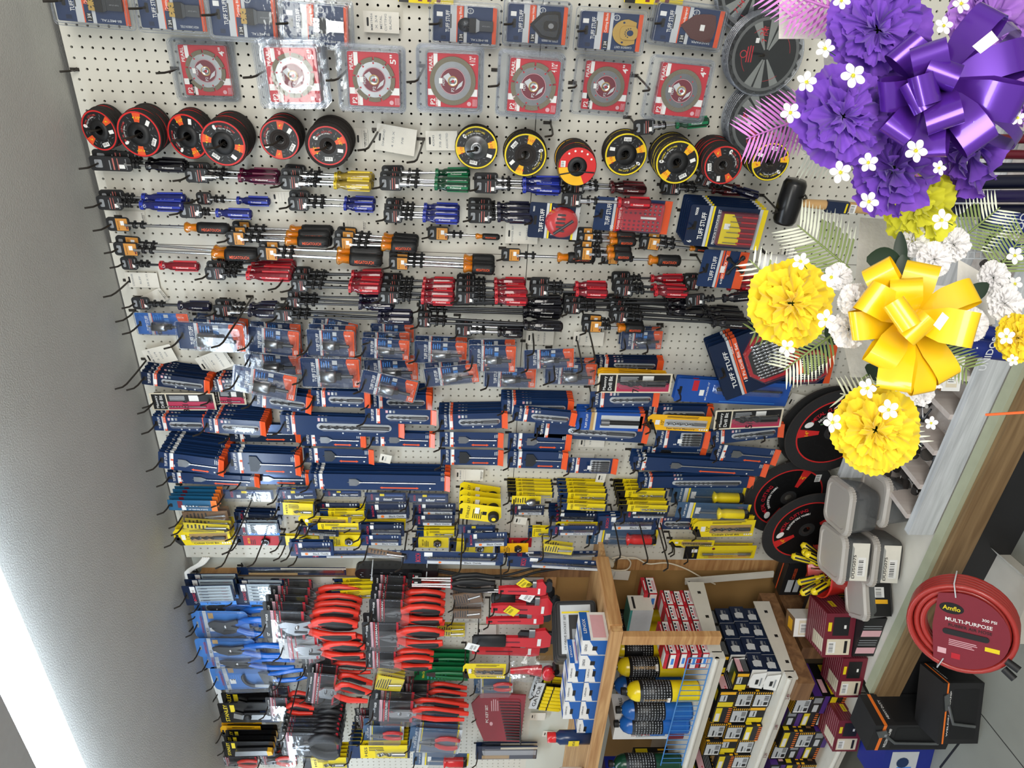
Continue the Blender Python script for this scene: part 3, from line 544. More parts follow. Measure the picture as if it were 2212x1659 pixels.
for a in [
 ('slot_black', 198,285,320,402,355,20,-.06,2,A,'black handled screwdriver'), ('nut_plum', 400,450,518,606,381,20,-.06,3,A,'wine red handled nut driver'), ('nut_yellow', 605,650,722,806,396,20,-.085,4,A,'clear yellow handled nut driver'),
 ('nut_green', 820,870,938,1016,398,20,-.085,4,A,'green handled nut driver'), ('nut_blue', 1026,1076,1128,1210,404,20,-.07,3,A,'dark blue handled nut driver'), ('nut_maroon', 1220,1262,1318,1396,405,20,-.03,2,A,'brown handled nut driver'), ('nut_red', 1213,1258,1332,1404,434,23,-.11,1,A,'large clear red handled nut driver'),
 ('slot_maroon', 1428,1470,1534,1604,408,16,-.03,2,A,'maroon handled screwdriver'), ('slot_navy', 1500,1535,1582,1642,402,15,-.05,1,A,'grey blue handled screwdriver', .022, 14), ('nut_green', 1368,1415,1456,1529,268,20,-.12,1,A,'single green handled nut driver', .022, -8),
 ('slot_blue', 210,265,308,403,440,20,-.07,3,B,'blue handled screwdriver'), ('slot_blue', 425,458,515,587,430,17,-.03,1,B,'blue handled screwdriver'), ('slot_blue', 390,437,468,545,457,19,-.08,1,B,'blue handled screwdriver with white barcode'), ('slot_blue', 625,667,742,810,442,19,-.05,2,B,'blue handled screwdriver'),
 ('slot_blue', 830,870,912,992,468,18,-.09,4,B,'blue handled screwdriver'), ('slot_navy', 1010,1062,1075,1150,468,19,-.09,4,B,'dark blue handled screwdriver'),
 ('slot_mega', 232,280,402,500,487,24,-.06,1,C_,'black and orange grip screwdriver'), ('slot_mega', 252,302,460,558,543,27,-.08,2,C_,'black and amber grip screwdriver', .02, 1), ('slot_mega', 492,532,618,712,517,24,-.08,4,C_,'black and amber grip screwdriver'),
 ('slot_mega', 558,602,729,828,553,28,-.10,2,C_,'long black and amber screwdriver', .02, 1.5), ('slot_mega', 722,765,822,902,528,23,-.09,4,C_,'black and amber grip screwdriver'), ('slot_mega', 926,970,1026,1078,506,13,-.03,1,C_,'tiny black and amber screwdriver', .014, 1),
 ('slot_mega', 840,882,1000,1070,572,23,-.07,4,C_,'black and amber grip screwdriver', .012, 1), ('slot_mega', 1082,1124,1203,1286,552,22,-.05,1,C_,'black and amber grip screwdriver'), ('slot_mega', 1246,1282,1318,1374,518,21,-.07,3,C_,'short black and orange screwdriver'),
 ('slot_mega', 1240,1280,1311,1366,548,22,-.10,2,C_,'stubby black and orange screwdriver'), ('slot_mega', 1380,1424,1488,1530,530,13,-.05,2,C_,'small black and amber screwdriver', .014, 4), ('slot_mega', 1300,1336,1397,1468,558,24,-.05,1,C_,'loose hung amber collared screwdriver'),
 ('dark_red', 262,298,350,435,570,18,-.04,1,D,'red handled screwdriver'), ('dark_red', 445,488,536,632,592,19,-.09,4,D,'red handled screwdriver'), ('dark_red', 632,665,752,822,618,19,-.11,5,D,'red handled screwdriver'), ('dark_red', 818,862,908,982,644,18,-.12,6,D,'red handled screwdriver'),
 ('dark_red', 985,1027,1070,1140,644,18,-.12,6,D,'red handled screwdriver'), ('dark_red', 1146,1188,1242,1312,628,18,-.08,3,D,'red handled screwdriver'), ('dark_red', 1327,1366,1410,1485,628,17,-.09,4,D,'red handled screwdriver'), ('dark_red', 1480,1512,1568,1650,615,17,-.06,2,D,'red handled screwdriver'), ('dark_black', 1482,1522,1560,1625,642,18,-.10,1,D,'black handled screwdriver', .022, -8),
 ('dark_navy', 287,325,388,460,656,18,-.04,1,E_,'smoky blue handled screwdriver'), ('nut_navy', 462,505,540,600,672,18,-.08,3,E_,'smoky handled nut driver'), ('dark_navy', 622,652,775,850,655,18,-.09,3,E_,'dark handled screwdriver'), ('dark_navy', 596,636,816,890,684,18,-.11,3,E_,'dark long shafted screwdriver'),
 ('dark_black', 905,930,1130,1216,665,19,-.05,4,E_,'long black handled screwdriver'), ('dark_black', 903,932,1132,1216,698,19,-.11,4,E_,'long black handled screwdriver'), ('nut_black', 985,1022,1075,1128,714,18,-.10,2,E_,'black handled nut driver'), ('dark_black', 1218,1254,1440,1520,668,19,-.06,4,E_,'long black handled screwdriver'),
 ('slot_mega', 1258,1300,1332,1390,705,20,-.10,2,E_,'orange labelled black grip screwdriver'), ('dark_black', 1320,1356,1538,1620,690,19,-.11,6,E_,'extra long black handled screwdriver', .022, 1.5)]: drivers(*a)
# ================================================================ CARDED DRILL BITS, BLADES AND SMALL PACKAGES
def bit(mb, z1, z0, r, k='dksteel', y=-.006, x=0, flute=.6):
    mb.cyl((x, y, z0), (x, y, z0 + (z1 - z0) * (1 - flute)), r * .95, k, n=8); zf = z0 + (z1 - z0) * (1 - flute); n = max(6, int((z1 - zf) / (r * 1.1)))
    vs = []; q = 6
    for i in range(n + 1):
        z = zf + (z1 - zf) * i / n; a = i * .9; rr_ = r * (1 if i < n else .2)
        for c, d in ((1, .0), (.35, .42), (-.35, .42), (-1, 0), (-.35, -.42), (.35, -.42)):
            vs.append((x + rr_ * (c * math.cos(a) - d * math.sin(a)), y + rr_ * (c * math.sin(a) + d * math.cos(a)), z))
    mb.add(vs, [(i * q + j, i * q + (j + 1) % q, (i + 1) * q + (j + 1) % q, (i + 1) * q + j) for i in range(n) for j in range(q)], k)
def lines(mb, x0, x1, z0, z1, y, k, n=4, vert=False):
    r = random.Random(int((x0 + z0) * 1e5))
    for i in range(n):
        if vert: a = x0 + (x1 - x0) * (i + .5) / n; mb.rect(a - (x1 - x0) / n * .22, a + (x1 - x0) / n * .22, z0 + (z1 - z0) * r.uniform(0, .15), z1, y, k)
        else: a = z0 + (z1 - z0) * (i + .5) / n; mb.rect(x0, x1 - (x1 - x0) * r.uniform(0, .3), a - (z1 - z0) / n * .22, a + (z1 - z0) / n * .22, y, k)
def card_spec(style, Lm, Wm):
    key = (style, round(Lm * 100), round(Wm * 200))
    def f():
        L, W = max(round(Lm * 100), 4) / 100, max(round(Wm * 200), 3) / 200; st = style.split('_')[0]; opt = style.split('_')[1] if '_' in style else ''
        nm = {'mas': 'masonry_bit_package', 'spade': 'spade_bit_package', 'five': 'bit_set_package', 'wmas': 'masonry_bit_package', 'yel': 'drill_bit_package', 'bosch': 'drill_bit_package', 'bblis': 'bit_blister_package', 'thin': 'drill_bit_package', 'die': 'threading_die_package', 'glass': 'tile_bit_package', 'jig': 'jigsaw_blade_package', 'foil': 'spade_bit_package', 'hold': 'bit_holder_package', 'ydrv': 'screwdriver_package', 'rdrv': 'voltage_tester_package', 'stan': 'tape_holder_package', 'clr': 'clear_bit_package', 'blade': 'saw_blade_package', 'ext': 'bit_extension_package', 'magn': 'bit_holder_package', 'chuck': 'drill_chuck_package', 'plain': 'drill_bit_package'}[st]
        s = Spec(nm, nm.replace('_', ' ').replace(' package', ' card')); mb = MB(); x, z = W / 2, L / 2; y = -.0003; B = MB(); bn = 'drill_bit'
        def hole(k='black', w=.34):
            mb.prism(rr(-x * w, x * w, z - L * .02 - min(.012, L * .08), z - L * .02 - .003, .002), y, y + .0001, k); mb.disc(0, z - .008, min(x * .25, .0035), y - .0001, k, 8)
        if st in ('mas', 'five', 'spade', 'foil'):
            body = {'foil': mat('foil_navy', '#3a4a66', .18, .6, .5, 40)}.get(st, 'g_navy' if opt != 'dk' else 'g_navy2'); mb.prism(rr(-x, x, -z, z, .0025, 2), 0, .0007, body); hole()
            a = min(.032, L * .16); t = z - a
            mb.text('TUFF STUFF', x * .1, z - a * .72, y - .0001, 'white', w=W * .8, h=a * .26); mb.rect(-x, x, t - .006, t - .002, y, 'ltgrey')
            if st == 'spade' or st == 'foil': mb.rect(-x, x * .3, t - .014, t - .006, y, 'orange'); mb.rect(x * .3, x, t - .014, t - .006, y, 'white'); mb.text('3/4', -x * .5, t - .016, y - .0002, 'white', h=.005)
            else: mb.rect(-x, x, t - .014, t - .006, y, 'orange'); mb.text('Masonry Drill Bit', 0, t - .010, y - .0002, 'white', w=W * .85, h=.004)
            mb.rect(-x * .7, x * .1, t - .013, t - .003, y - .0003, 'white')
            if st == 'mas':
                for q in (0, 1, 2): mb.rect(x * .45, x * .8, z - L * .32 - q * .011, z - L * .32 - q * .011 + .007, y, ('pink', 'ltgrey', 'grey')[q])
                for q in (0, 1, 2): mb.disc(-x * .72, -z + L * (.22 + .14 * q), .003, y, 'ltgrey', 8)
                mb.prism(pill(-x * .42, x * .28, -z + L * .10, z - L * .29), y - .0002, y, 'm_ltgrey'); bit(B, z - L * .31, -z + L * .12, x * .17, 'dksteel', -.0045, -x * .06)
                B.blister(pill(-x * .42, x * .28, -z + L * .10, z - L * .29), -.0006, -.011)
            elif st == 'five':
                mb.prism(rr(-x * .75, x * .75, -z + L * .14, z - L * .46, .003, 2), y - .0002, y, 'm_ltgrey'); bn = 'drill_bit_set'
                for q in range(5): bit(B, z - L * .48, -z + L * .16, x * .1, 'rubber', -.005, x * (-.56 + .28 * q))
                B.blister(rr(-x * .75, x * .75, -z + L * .14, z - L * .46, .003, 2), -.0006, -.011); B.rect(-x * .25, x * .25, L * .02, L * .1, -.0115, 'white'); mb.text('5', -x * .6, z - L * .38, y - .0002, 'white', h=.010)
            else:
                zb = z - L * .27; wv = W * (.36 if opt == 'wide' else .22); bn = 'spade_bit'
                B.prism([(0, zb), (-.0015, zb - .006), (-wv, zb - .007), (-wv, zb - .03), (-.003, zb - .045), (.003, zb - .045), (wv, zb - .03), (wv, zb - .007), (.0015, zb - .006)], -.0035, -.0015, 'steel' if opt != 'wide' else 'dksteel')
                B.cyl((0, -.003, zb - .04), (0, -.003, -z + L * .1), .0023, 'chrome', n=8)
                ax = -x * .7; za, zc = -z + L * .22, -z + L * .5; mb.poly([(ax, za), (ax + .005, za + .008), (ax + .0025, za + .008), (ax + .0025, zc - .008), (ax + .005, zc - .008), (ax, zc), (ax - .005, zc - .008), (ax - .0025, zc - .008), (ax - .0025, za + .008), (ax - .005, za + .008)], y - .0002, 'orange')
                lines(mb, x * .3, x * .85, -z + .015, -z + .03, y, 'ltgrey', 3); mb.disc(ax, -z + L * .14, .003, y, 'white', 8)
            e = min(.014, L * .08); mb.add([(-x, 0, -z + e), (x, 0, -z + e), (x, -.006, -z - .002), (-x, -.006, -z - .002), (x, 0, -z), (-x, 0, -z)], [(3, 2, 1, 0), (3, 5, 4, 2)], 'g_orange'); mb.rect(-x, x, -z, -z + e + .003, y, 'orange')
        elif st == 'wmas':
            mb.prism(rr(-x, x, -z, z, .003, 2), 0, .0008, 'cream'); mb.rect(-x * .86, x * .86, z - L * .24, z - .006, y, 'black'); mb.text('Masonry', 0, z - L * .10, y - .0002, 'white', w=W * .72, h=L * .05); mb.text('Drill Bit', 0, z - L * .17, y - .0002, 'white', w=W * .72, h=L * .05)
            mb.rect(-x * .86, x * .02, -z + .006, z - L * .26, y, mat('crimson', '#b03050', .45)); mb.rect(x * .02, x * .86, -z + .006, z - L * .26, y, 'black2'); lines(mb, x * .15, x * .7, -z * .1, z * .4, y - .0001, 'ltgrey', 4, True); mb.rect(x * .1, x * .75, -z * .5, -z * .2, y - .0002, 'white')
            mb.text(opt or '3/16', -x * .45, -z * .05, y - .0002, 'black', h=W * .3, rot=0); mb.text('6"', x * .1, -z * .86, y - .0002, 'black', h=W * .24)
            if opt: bit(B, z * .42, -z * .8, x * .3, 'rubber', -.009, x * .1); B.blister(rr(-x * .35, x * .55, -z * .9, z * .5, .006, 2), -.0006, -.018)
            else: bit(B, z * .6, -z * .7, x * .07, 'steel', -.004, -x * .5)
        elif st == 'yel':
            mb.prism([(-x, -z), (x, -z), (x, z - L * .06), (x * .6, z), (-x * .5, z), (-x, z - L * .08)], 0, .0008, 'g_yellow2' if opt == 'w' else 'g_yellow'); mb.poly([(-x, z - L * .16), (0, z - L * .1), (-x * .1, z), (-x * .5, z), (-x, z - L * .08)], y, 'black'); hole()
            mb.text({'cob': 'Cobalt Drill Bit'}.get(opt, 'Fast Spiral Masonry'), -x * .75, -z * .1, y - .0002, 'black', h=W * .12, w=L * .45, rot=-90); mb.text('1/2"', 0, z - L * .24, y - .0002, 'black', h=W * .16); mb.rect(-x * .3, x * .3, z - L * .2, z - L * .13, y - .0002, 'white')
            lines(mb, x * .62, x * .9, -z * .7, z * .4, y - .0001, 'black', 2, True)
            for q in range(4): mb.rect(-x * .85, -x * .65, -z + .004 + q * .008, -z + .009 + q * .008, y - .0001, 'white')
            mb.prism(rr(-x * .5, x * .45, -z * .9, z * .45, .002, 2), y - .0002, y, 'm_tan' if opt != 'w' else 'm_ltgrey'); bit(B, z * .42, -z * .85, x * .17, 'dksteel' if opt != 'w' else 'steel', -.005, 0, .7); B.blister(rr(-x * .5, x * .45, -z * .9, z * .45, .003, 2), -.0006, -.012)
        elif st == 'bosch':
            mb.prism(rr(-x, x, -z, z, .0025, 2), 0, .0008, 'g_navy2' if opt != 'b' else 'g_navy'); hole('black'); mb.text('BOSCH', 0, z - L * .16, y - .0001, 'labelred', w=W * .7, h=L * .05); mb.ring(-x * .6, z - L * .16, .002, .003, y - .0001, 'ltgrey', 8)
            mb.rect(x * .2, x * .85, z - L * .3, z - L * .22, y, 'white'); mb.rect(-x * .95, -x * .45, -z * .85, z * .5, y, 'ltgrey'); mb.text('Black Oxide', -x * .7, -z * .4, y - .0002, 'black', w=min(L * .35, .06), h=W * .14, rot=-90); mb.disc(-x * .7, z * .25, W * .09, y - .0002, 'orange2', 10); lines(mb, x * .5, x * .85, -z * .9, -z * .5, y, 'ltgrey', 3)
            bit(B, z * .5, -z * .85, min(x * .16, .006), 'dksteel', -.004, x * .1, .6); B.blister(rr(-x * .3, x * .45, -z * .9, z * .55, .003, 2), -.0006, -.009)
        elif st == 'bblis':
            mb.prism(rr(-x * .8, x * .8, -z * .94, z * .94, .002, 2), 0, .0006, 'g_navy'); mb.text('BOSCH', 0, z * .62, y, 'labelred', w=W * .5, h=L * .05); mb.rect(-x * .6, -x * .1, z * .3, z * .45, y, 'white'); mb.rect(x * .2, x * .6, z * .05, z * .25, y, 'yellow'); mb.rect(x * .2, x * .5, -z * .8, z * .0, y, mat('midnavy', '#2c4d86', .4)); mb.rect(-x * .6, -x * .3, -z * .3, z * .1, y, 'ltgrey')
            bit(B, z * .1, -z * .8, .0022, 'chrome', -.005, -x * .1); B.blister(rr(-x, x, -z, z, .005, 2), -.0004, -.012); bn = 'clamshell'
        elif st == 'thin':
            mb.prism(rr(-x, x, -z, z, .0015, 1), 0, .001, 'g_yellow'); mb.rect(-x, x, z - L * .18, z, y, 'g_navy' if opt != 'k' else 'black'); hole(); mb.rect(-x, x, -z, -z + L * .04, y, 'navy2'); mb.text('HSS', 0, z * .45, y - .0002, 'black', w=W * .7, h=L * .05); lines(mb, x * .1, x * .8, -z * .2, z * .35, y - .0001, 'black2', 3, True)
            bit(B, z * .1, -z * .85, x * .22, 'steel', -.003, -x * .3, .55); B.blister(rr(-x * .85, x * .4, -z * .92, z * .15, .002, 2), -.0004, -.007)
        elif st == 'die':
            k = {'red': 'red', 'org': 'g_yellow2'}.get(opt, 'g_yellow'); mb.prism(rr(-x, x, -z, z, .002, 2), 0, .001, k); mb.rect(-x, x, z - L * .16, z, y, 'navy2'); hole('black'); mb.text('HEX DIE', 0, z * .42, y - .0002, 'black' if k != 'red' else 'yellow', w=W * .6, h=L * .05); lines(mb, -x * .8, x * .4, z * .1, z * .35, y, 'black', 3)
            bn = 'hex_die'; r = min(x * .7, L * .12); B.lathe([(r * .3, -.010), (r, -.010), (r, -.001)], 'dksteel', 6, 'y', (0, 0, -z * .38), False); B.lathe([(r * .85, -.0105), (r * .35, -.0105), (r * .3, -.003)], 'steel', 14, 'y', (0, 0, -z * .38))
            for q in range(4): B.disc(r * .42 * math.cos(q * 1.57 + .7), r * .42 * math.sin(q * 1.57 + .7) - z * .38, r * .17, -.0108, 'black', 8)
        elif st == 'glass':
            mb.prism(rr(-x, x, -z, z, .002, 2), 0, .0012, mat('teal_card', '#1f5d84', .35)); hole('black'); mb.rect(-x, x, -z, -z + L * .12, y, 'orange2'); mb.rect(-x * .5, x * .8, z - L * .3, z - L * .2, y, 'burg'); mb.rect(-x * .9, 0, z - L * .36, z - L * .27, y - .0002, 'white'); mb.text('GLASS & TILE DRILL BIT', -x * .75, -z * .2, y - .0002, 'white', w=L * .4, h=W * .12, rot=90)
            bit(B, z * .3, -z * .7, x * .12, 'chrome', -.004); B.blister(pill(-x * .35, x * .35, -z * .75, z * .35, 3), -.0006, -.009)
        elif st == 'jig':
            mb.prism(rr(-x, x, -z, z, .003, 2), 0, .001, 'g_navy2'); hole('black'); mb.text('BOSCH', 0, z - L * .2, y, 'labelred', w=W * .55, h=L * .055); mb.rect(-x, -x * .62, -z, z * .45, y, 'skyblue'); mb.rect(-x * .6, x * .95, -z * .92, z * .45, y, mat('paleblue', '#b7c6cf', .4)); mb.rect(x * .3, x * .9, z * .5, z * .7, y, 'white'); mb.text('T-Shank', -x * .8, -z * .1, y - .0002, 'black', w=L * .3, h=W * .1, rot=-90); mb.ring(-x * .7, z * .6, .003, .0045, y, 'ltgrey', 10)
            bn = 'jigsaw_blades'
            for q in range(5):
                xx = x * (-.45 + .3 * q); B.prism([(xx - .002, z * .38), (xx + .0015, z * .38), (xx + .0015, -z * .85), (xx - .0005, -z * .85)], -.0035, -.002, 'chrome'); B.rect(xx - .0022, xx + .0014, z * .0, z * .26, -.0037, 'navy2'); B.rect(xx - .001, xx + .001, -z * .75, -z * .55, -.0037, 'burg')
            B.blister(rr(-x * .6, x * .95, -z * .94, z * .48, .004, 2), -.0006, -.010, None, .04)
        elif st == 'hold':
            mb.prism(rr(-x, x, -z, z, .004, 2), 0, .001, mat('royal', '#1f4ea0', .35)); hole('black'); mb.rect(x * .0, x * .9, z * .62, z * .72, y, 'labelred'); mb.text('BIT HOLDER 12"', 0, z * .45, y, 'white', w=W * .8, h=.005); mb.rect(-x * .4, x * .1, z * .5, z * .58, y - .0001, 'white'); lines(mb, -x * .9, -x * .75, -z * .8, z * .2, y, 'skyblue', 1, True)
            B.cyl((x * .3, -.006, z * .3), (x * .3, -.006, z * .18), .006, 'rubber', n=8); B.cyl((x * .3, -.006, z * .2), (x * .3, -.006, -z * .85), .0035, 'dksteel', n=8); bn = 'bit_holder'; B.blister(rr(-x * .1, x * .7, -z * .9, z * .36, .005, 2), -.0006, -.013)
        elif st == 'magn':
            mb.prism(rr(-x, x, -z, z, .002, 2), 0, .001, mat('royal', '#1f4ea0', .35)); hole('black'); mb.text('TUFF STUFF', 0, z * .72, y, 'white', w=W * .8, h=.007); mb.rect(-x, x, z * .5, z * .6, y, 'tan'); mb.rect(-x, x, z * .44, z * .5, y, 'cream'); mb.rect(-x * .7, x * .7, -z * .95, z * .3, y, 'm_ltgrey'); mb.rect(-x, x, -z, -z + L * .07, y, 'orange')
            B.cyl((0, -.005, z * .3), (0, -.005, -z * .85), x * .22, 'rubber', n=8); B.cyl((0, -.005, z * .3), (0, -.005, z * .05), x * .3, 'steel', n=8); bn = 'bit_extension'
        elif st == 'ydrv' or st == 'rdrv':
            mb.prism(rr(-x, x, -z, z, .004, 2), 0, .001, mat('slate_card', '#3a5674', .4)); hole('black'); mb.rect(-x, x, z * .58, z * .68, y, 'ltgrey'); mb.rect(-x, x, z * .52, z * .57, y, 'yellow'); mb.text('TUFF STUFF', 0, z * .76, y, 'white', w=W * .8, h=.006); mb.rect(-x * .4, x * .4, z * .35, z * .48, y - .0001, 'white'); mb.rect(-x, x, -z, -z * .92, y, 'yellow')
            B.cyl((0, -.010, z * .4), (0, -.010, -z * .1), .003, 'steel', n=8); B.lathe([(.001, -z * .08), (x * .62, -z * .12), (x * .42, -z * .2), (x * .5, -z * .3), (x * .5, -z * .8), (x * .3, -z * .86), (0, -z * .86)], 'g_yellow' if st == 'ydrv' else 'g_red2', 12, 'z', (0, -.011, 0)); B.lathe([(x * .5, -z * .8), (x * .45, -z * .93), (0, -z * .94)], 'rubber', 12, 'z', (0, -.011, 0))
            bn = 'screwdriver'; B.blister(rr(-x * .8, x * .8, -z * .96, z * .5, .006, 2), -.0006, -.022)
        elif st == 'stan':
            mb.prism([(-x, -z * .8), (-x * .3, -z), (x * .9, -z * .9), (x, z * .85), (x * .7, z), (-x * .9, z * .9)], 0, .001, 'g_yellow'); mb.text('STANLEY', 0, z * .55, y - .0002, 'black', w=W * .75, h=.010); hole('black'); lines(mb, -x * .7, x * .5, -z * .1, z * .35, y, 'black2', 5); mb.rect(-x * .1, x * .6, z * .05, z * .25, y - .0003, 'white'); mb.rect(-x * .2, x * .2, -z * .3, -z * .1, y, 'black')
            B.lathe([(x * .5, -.001), (x * .5, -.018), (x * .35, -.022), (0, -.022)], 'rubber', 16, 'y', (-x * .1, 0, -z * .62)); B.disc(-x * .1, -z * .62, x * .2, -.0225, 'yellow', 12); bn = 'tape_case'
        elif st == 'clr':
            mb.prism(rr(-x * .7, x * .7, -z * .9, z * .9, .002, 2), 0, .0005, 'yellow' if opt != 'b' else 'brown'); lines(mb, -x * .5, x * .5, -z * .1, z * .8, y, 'black2', 6); B.cyl((0, -.006, 0), (x * .2, -.006, -z * .8), .004, 'chrome', n=8); B.blister(rr(-x, x, -z, z, .005, 2), 0, -.014); bn = 'clamshell'
        elif st == 'blade':
            mb.prism(rr(-x, x, -z, z, .002, 2), 0, .0008, 'g_navy2'); mb.rect(-x * .9, -x * .4, -z * .1, z * .8, y, 'tan'); mb.rect(x * .5, x * .8, -z, z * .2, y, 'cream'); B.prism([(-x * .3, -z * .96), (x * .4, -z * .96), (x * .4, z * .8), (-x * .3, z * .75)], -.003, -.001, 'chrome'); B.blister(rr(-x * .9, x * .9, -z * .98, z * .8, .003, 2), -.0006, -.006); bn = 'saw_blade'
        elif st == 'ext':
            mb.prism(rr(-x, x, -z, z, .003, 2), 0, .001, 'g_yellow'); mb.rect(-x, x, z * .62, z, y, 'black'); mb.text('FLEX SHAFT', 0, z * .74, y - .0002, 'yellow', w=W * .7, h=.006); mb.rect(-x * .0, x * .5, z * .64, z * .8, y - .0002, 'white'); lines(mb, -x * .9, -x * .5, -z * .9, z * .3, y, 'orange', 2, True); mb.disc(x * .55, z * .2, .006, y, 'burg', 12)
            B.cyl((-x * .1, -.006, z * .5), (-x * .1, -.006, z * .2), .005, 'steel', n=8); B.cyl((-x * .1, -.006, z * .2), (-x * .1, -.006, -z * .5), .0032, 'chrome', n=8); B.cyl((-x * .1, -.006, -z * .5), (-x * .1, -.006, -z * .85), .006, 'steel', n=8); bn = 'flexible_shaft'; B.blister(rr(-x * .5, x * .3, -z * .92, z * .55, .004, 2), -.0006, -.013)
        elif st == 'chuck':
            mb.prism(rr(-x, x, -z, z, .002, 2), 0, .0008, 'yellow'); lines(mb, -x * .7, x * .7, -z * .0, z * .8, y, 'black2', 5); B.lathe([(0, 0), (.008, -.006), (.013, -.018), (.013, -.034), (.006, -.036), (.006, -.05), (0, -.05)], 'steel', 14, 'z', (0, -.013, z * .1)); bn = 'drill_chuck'
        s.part('card', mb); s.part(bn, B); return s
    return sp(('card',) + key, f)
def cards(style, x0, x1, y, w, Y, n, col, desc, dy=.011, tilt=0, jt=1.2, lean=0, jx=.002, hl=.06, fan=0, yaw=0):
    L, Wd = msize((x0 + x1) / 2, y, x1 - x0, w, Y); COLN[col] = COLN.get(col, -1) + 1
    stack(card_spec(style, L, Wd), x0, x1, y, w, Y, n, dy, desc, f'of {NTH[COLN[col]]} bunch down the {col}', desc + 's in the ' + col, tilt, lean, fixed=(1, 1, 1), hz=L / 2 - .009, jt=jt, jx=jx, hl=hl, fan=fan, yaw=yaw)
# ---------------------------------------------------------------- hole saws in clamshells
def holesaw_spec(dia, no, faded=False):
    def f():
        s = Spec('hole_saw_package', 'hole saw card'); W, L = .088, .150; x, z = W / 2, L / 2; y = -.0004; mb = MB()
        mb.prism(rr(-x + .004, x - .004, -z + .004, z - .004, .003), 0, .0008, 'g_navy' if not faded else 'blue')
        mb.prism(rr(-.010, .010, z - .018, z - .011, .003), y, y + .0001, 'black')
        mb.text('TUFF STUFF', .002, z - .034, y - .0002, 'white', w=.056, h=.009); mb.rect(-x + .004, x - .004, z - .048, z - .041, y, 'ltgrey'); mb.rect(-x + .004, x - .004, z - .050, z - .048, y, 'orange')
        mb.rect(-x + .006, -x + .018, z - .068, z - .056, y, 'black'); mb.text('1', -x + .012, z - .062, y - .0002, 'white', h=.007); mb.rect(-x + .022, -x + .05, z - .060, z - .053, y, 'orange'); mb.text('Hole Saw', -x + .036, z - .0565, y - .0002, 'white', w=.024, h=.004)
        mb.prism([(-x + .004, -z + .004), (x - .004, -z + .004), (x - .004, -z + .034), (x - .014, -z + .036), (-x + .02, -z + .022), (-x + .004, -z + .022)], y, y + .0002, 'orange'); mb.text(no, x - .018, -z + .024, y - .0002, 'white', h=.005, rot=-90)
        lines(mb, x - .03, x - .008, z - .075, z - .052, y, 'skyblue', 4); mb.rect(x - .02, x - .008, -.018, -.006, y, 'ltgrey'); mb.rect(x - .036, x - .024, -.018, -.006, y, 'skyblue'); lines(mb, -x + .008, -x + .024, -z + .006, -z + .018, y - .0001, 'white', 3)
        s.part('card', mb); b = MB(); r = dia / 2
        b.lathe([(r * .92, .030), (r, .030), (r, -.002), (r * .85, -.006), (.006, -.006), (.006, -.016)], 'steel', 24, 'z', (0, -r - .002, -.010)); b.lathe([(r * .9, .030), (r * .9, 0)], 'dksteel', 24, 'z', (0, -r - .002, -.010))
        for k in range(24): a = 2 * math.pi * k / 24; b.T = Matrix.Translation((r * .96 * math.cos(a), -r - .002 + r * .96 * math.sin(a), .020)) @ Matrix.Rotation(a, 4, 'Z'); b.add([(-.0008, -.002, 0), (-.0008, .002, 0), (0, .0012, .004), (.0008, -.002, 0), (.0008, .002, 0)], [(0, 1, 2), (4, 3, 2), (0, 3, 2), (1, 4, 2)], 'steel'); b.T = None
        s.part('hole_saw', b); c = MB(); o = (0, -r - .002, -.012); c.lathe([(.011, -.004), (.011, -.016), (0, -.016)], 'rubber', 6, 'z', o, False); c.cyl((0, o[1], -.028), (0, o[1], -.058), .005, 'dksteel', n=6); c.cyl((0, o[1], .01), (0, o[1], .034), .0025, 'steel', n=8); s.part('arbor', c)
        q = MB(); q.prism(rr(-x, x, -z, z, .010), .001, .0016, CP); i0 = rr(-x + .006, x - .006, -z + .006, z - .006, .008); q.tube([(a, 0, c_) for a, c_ in rr(-x + .001, x - .001, -z + .001, z - .001, .009)], .0009, CPG, 5, closed=True)
        dep = 2 * r + .006; q.add([(a, 0, c_) for a, c_ in i0] + [(a, -.012, c_) for a, c_ in rr(-x + .010, x - .010, -z + .010, z - .010, .006)], [((i + 1) % 20, i, 20 + i, 20 + (i + 1) % 20) for i in range(20)] + [tuple(range(20, 40))], CP)
        q.blister(rr(-r - .006, r + .006, -.066, .034, .01, 3), -.012, -dep, CP, .14); s.part('clamshell', q); return s
    return sp(('hs', dia, no, faded), f)
HS = 'hole saw row'
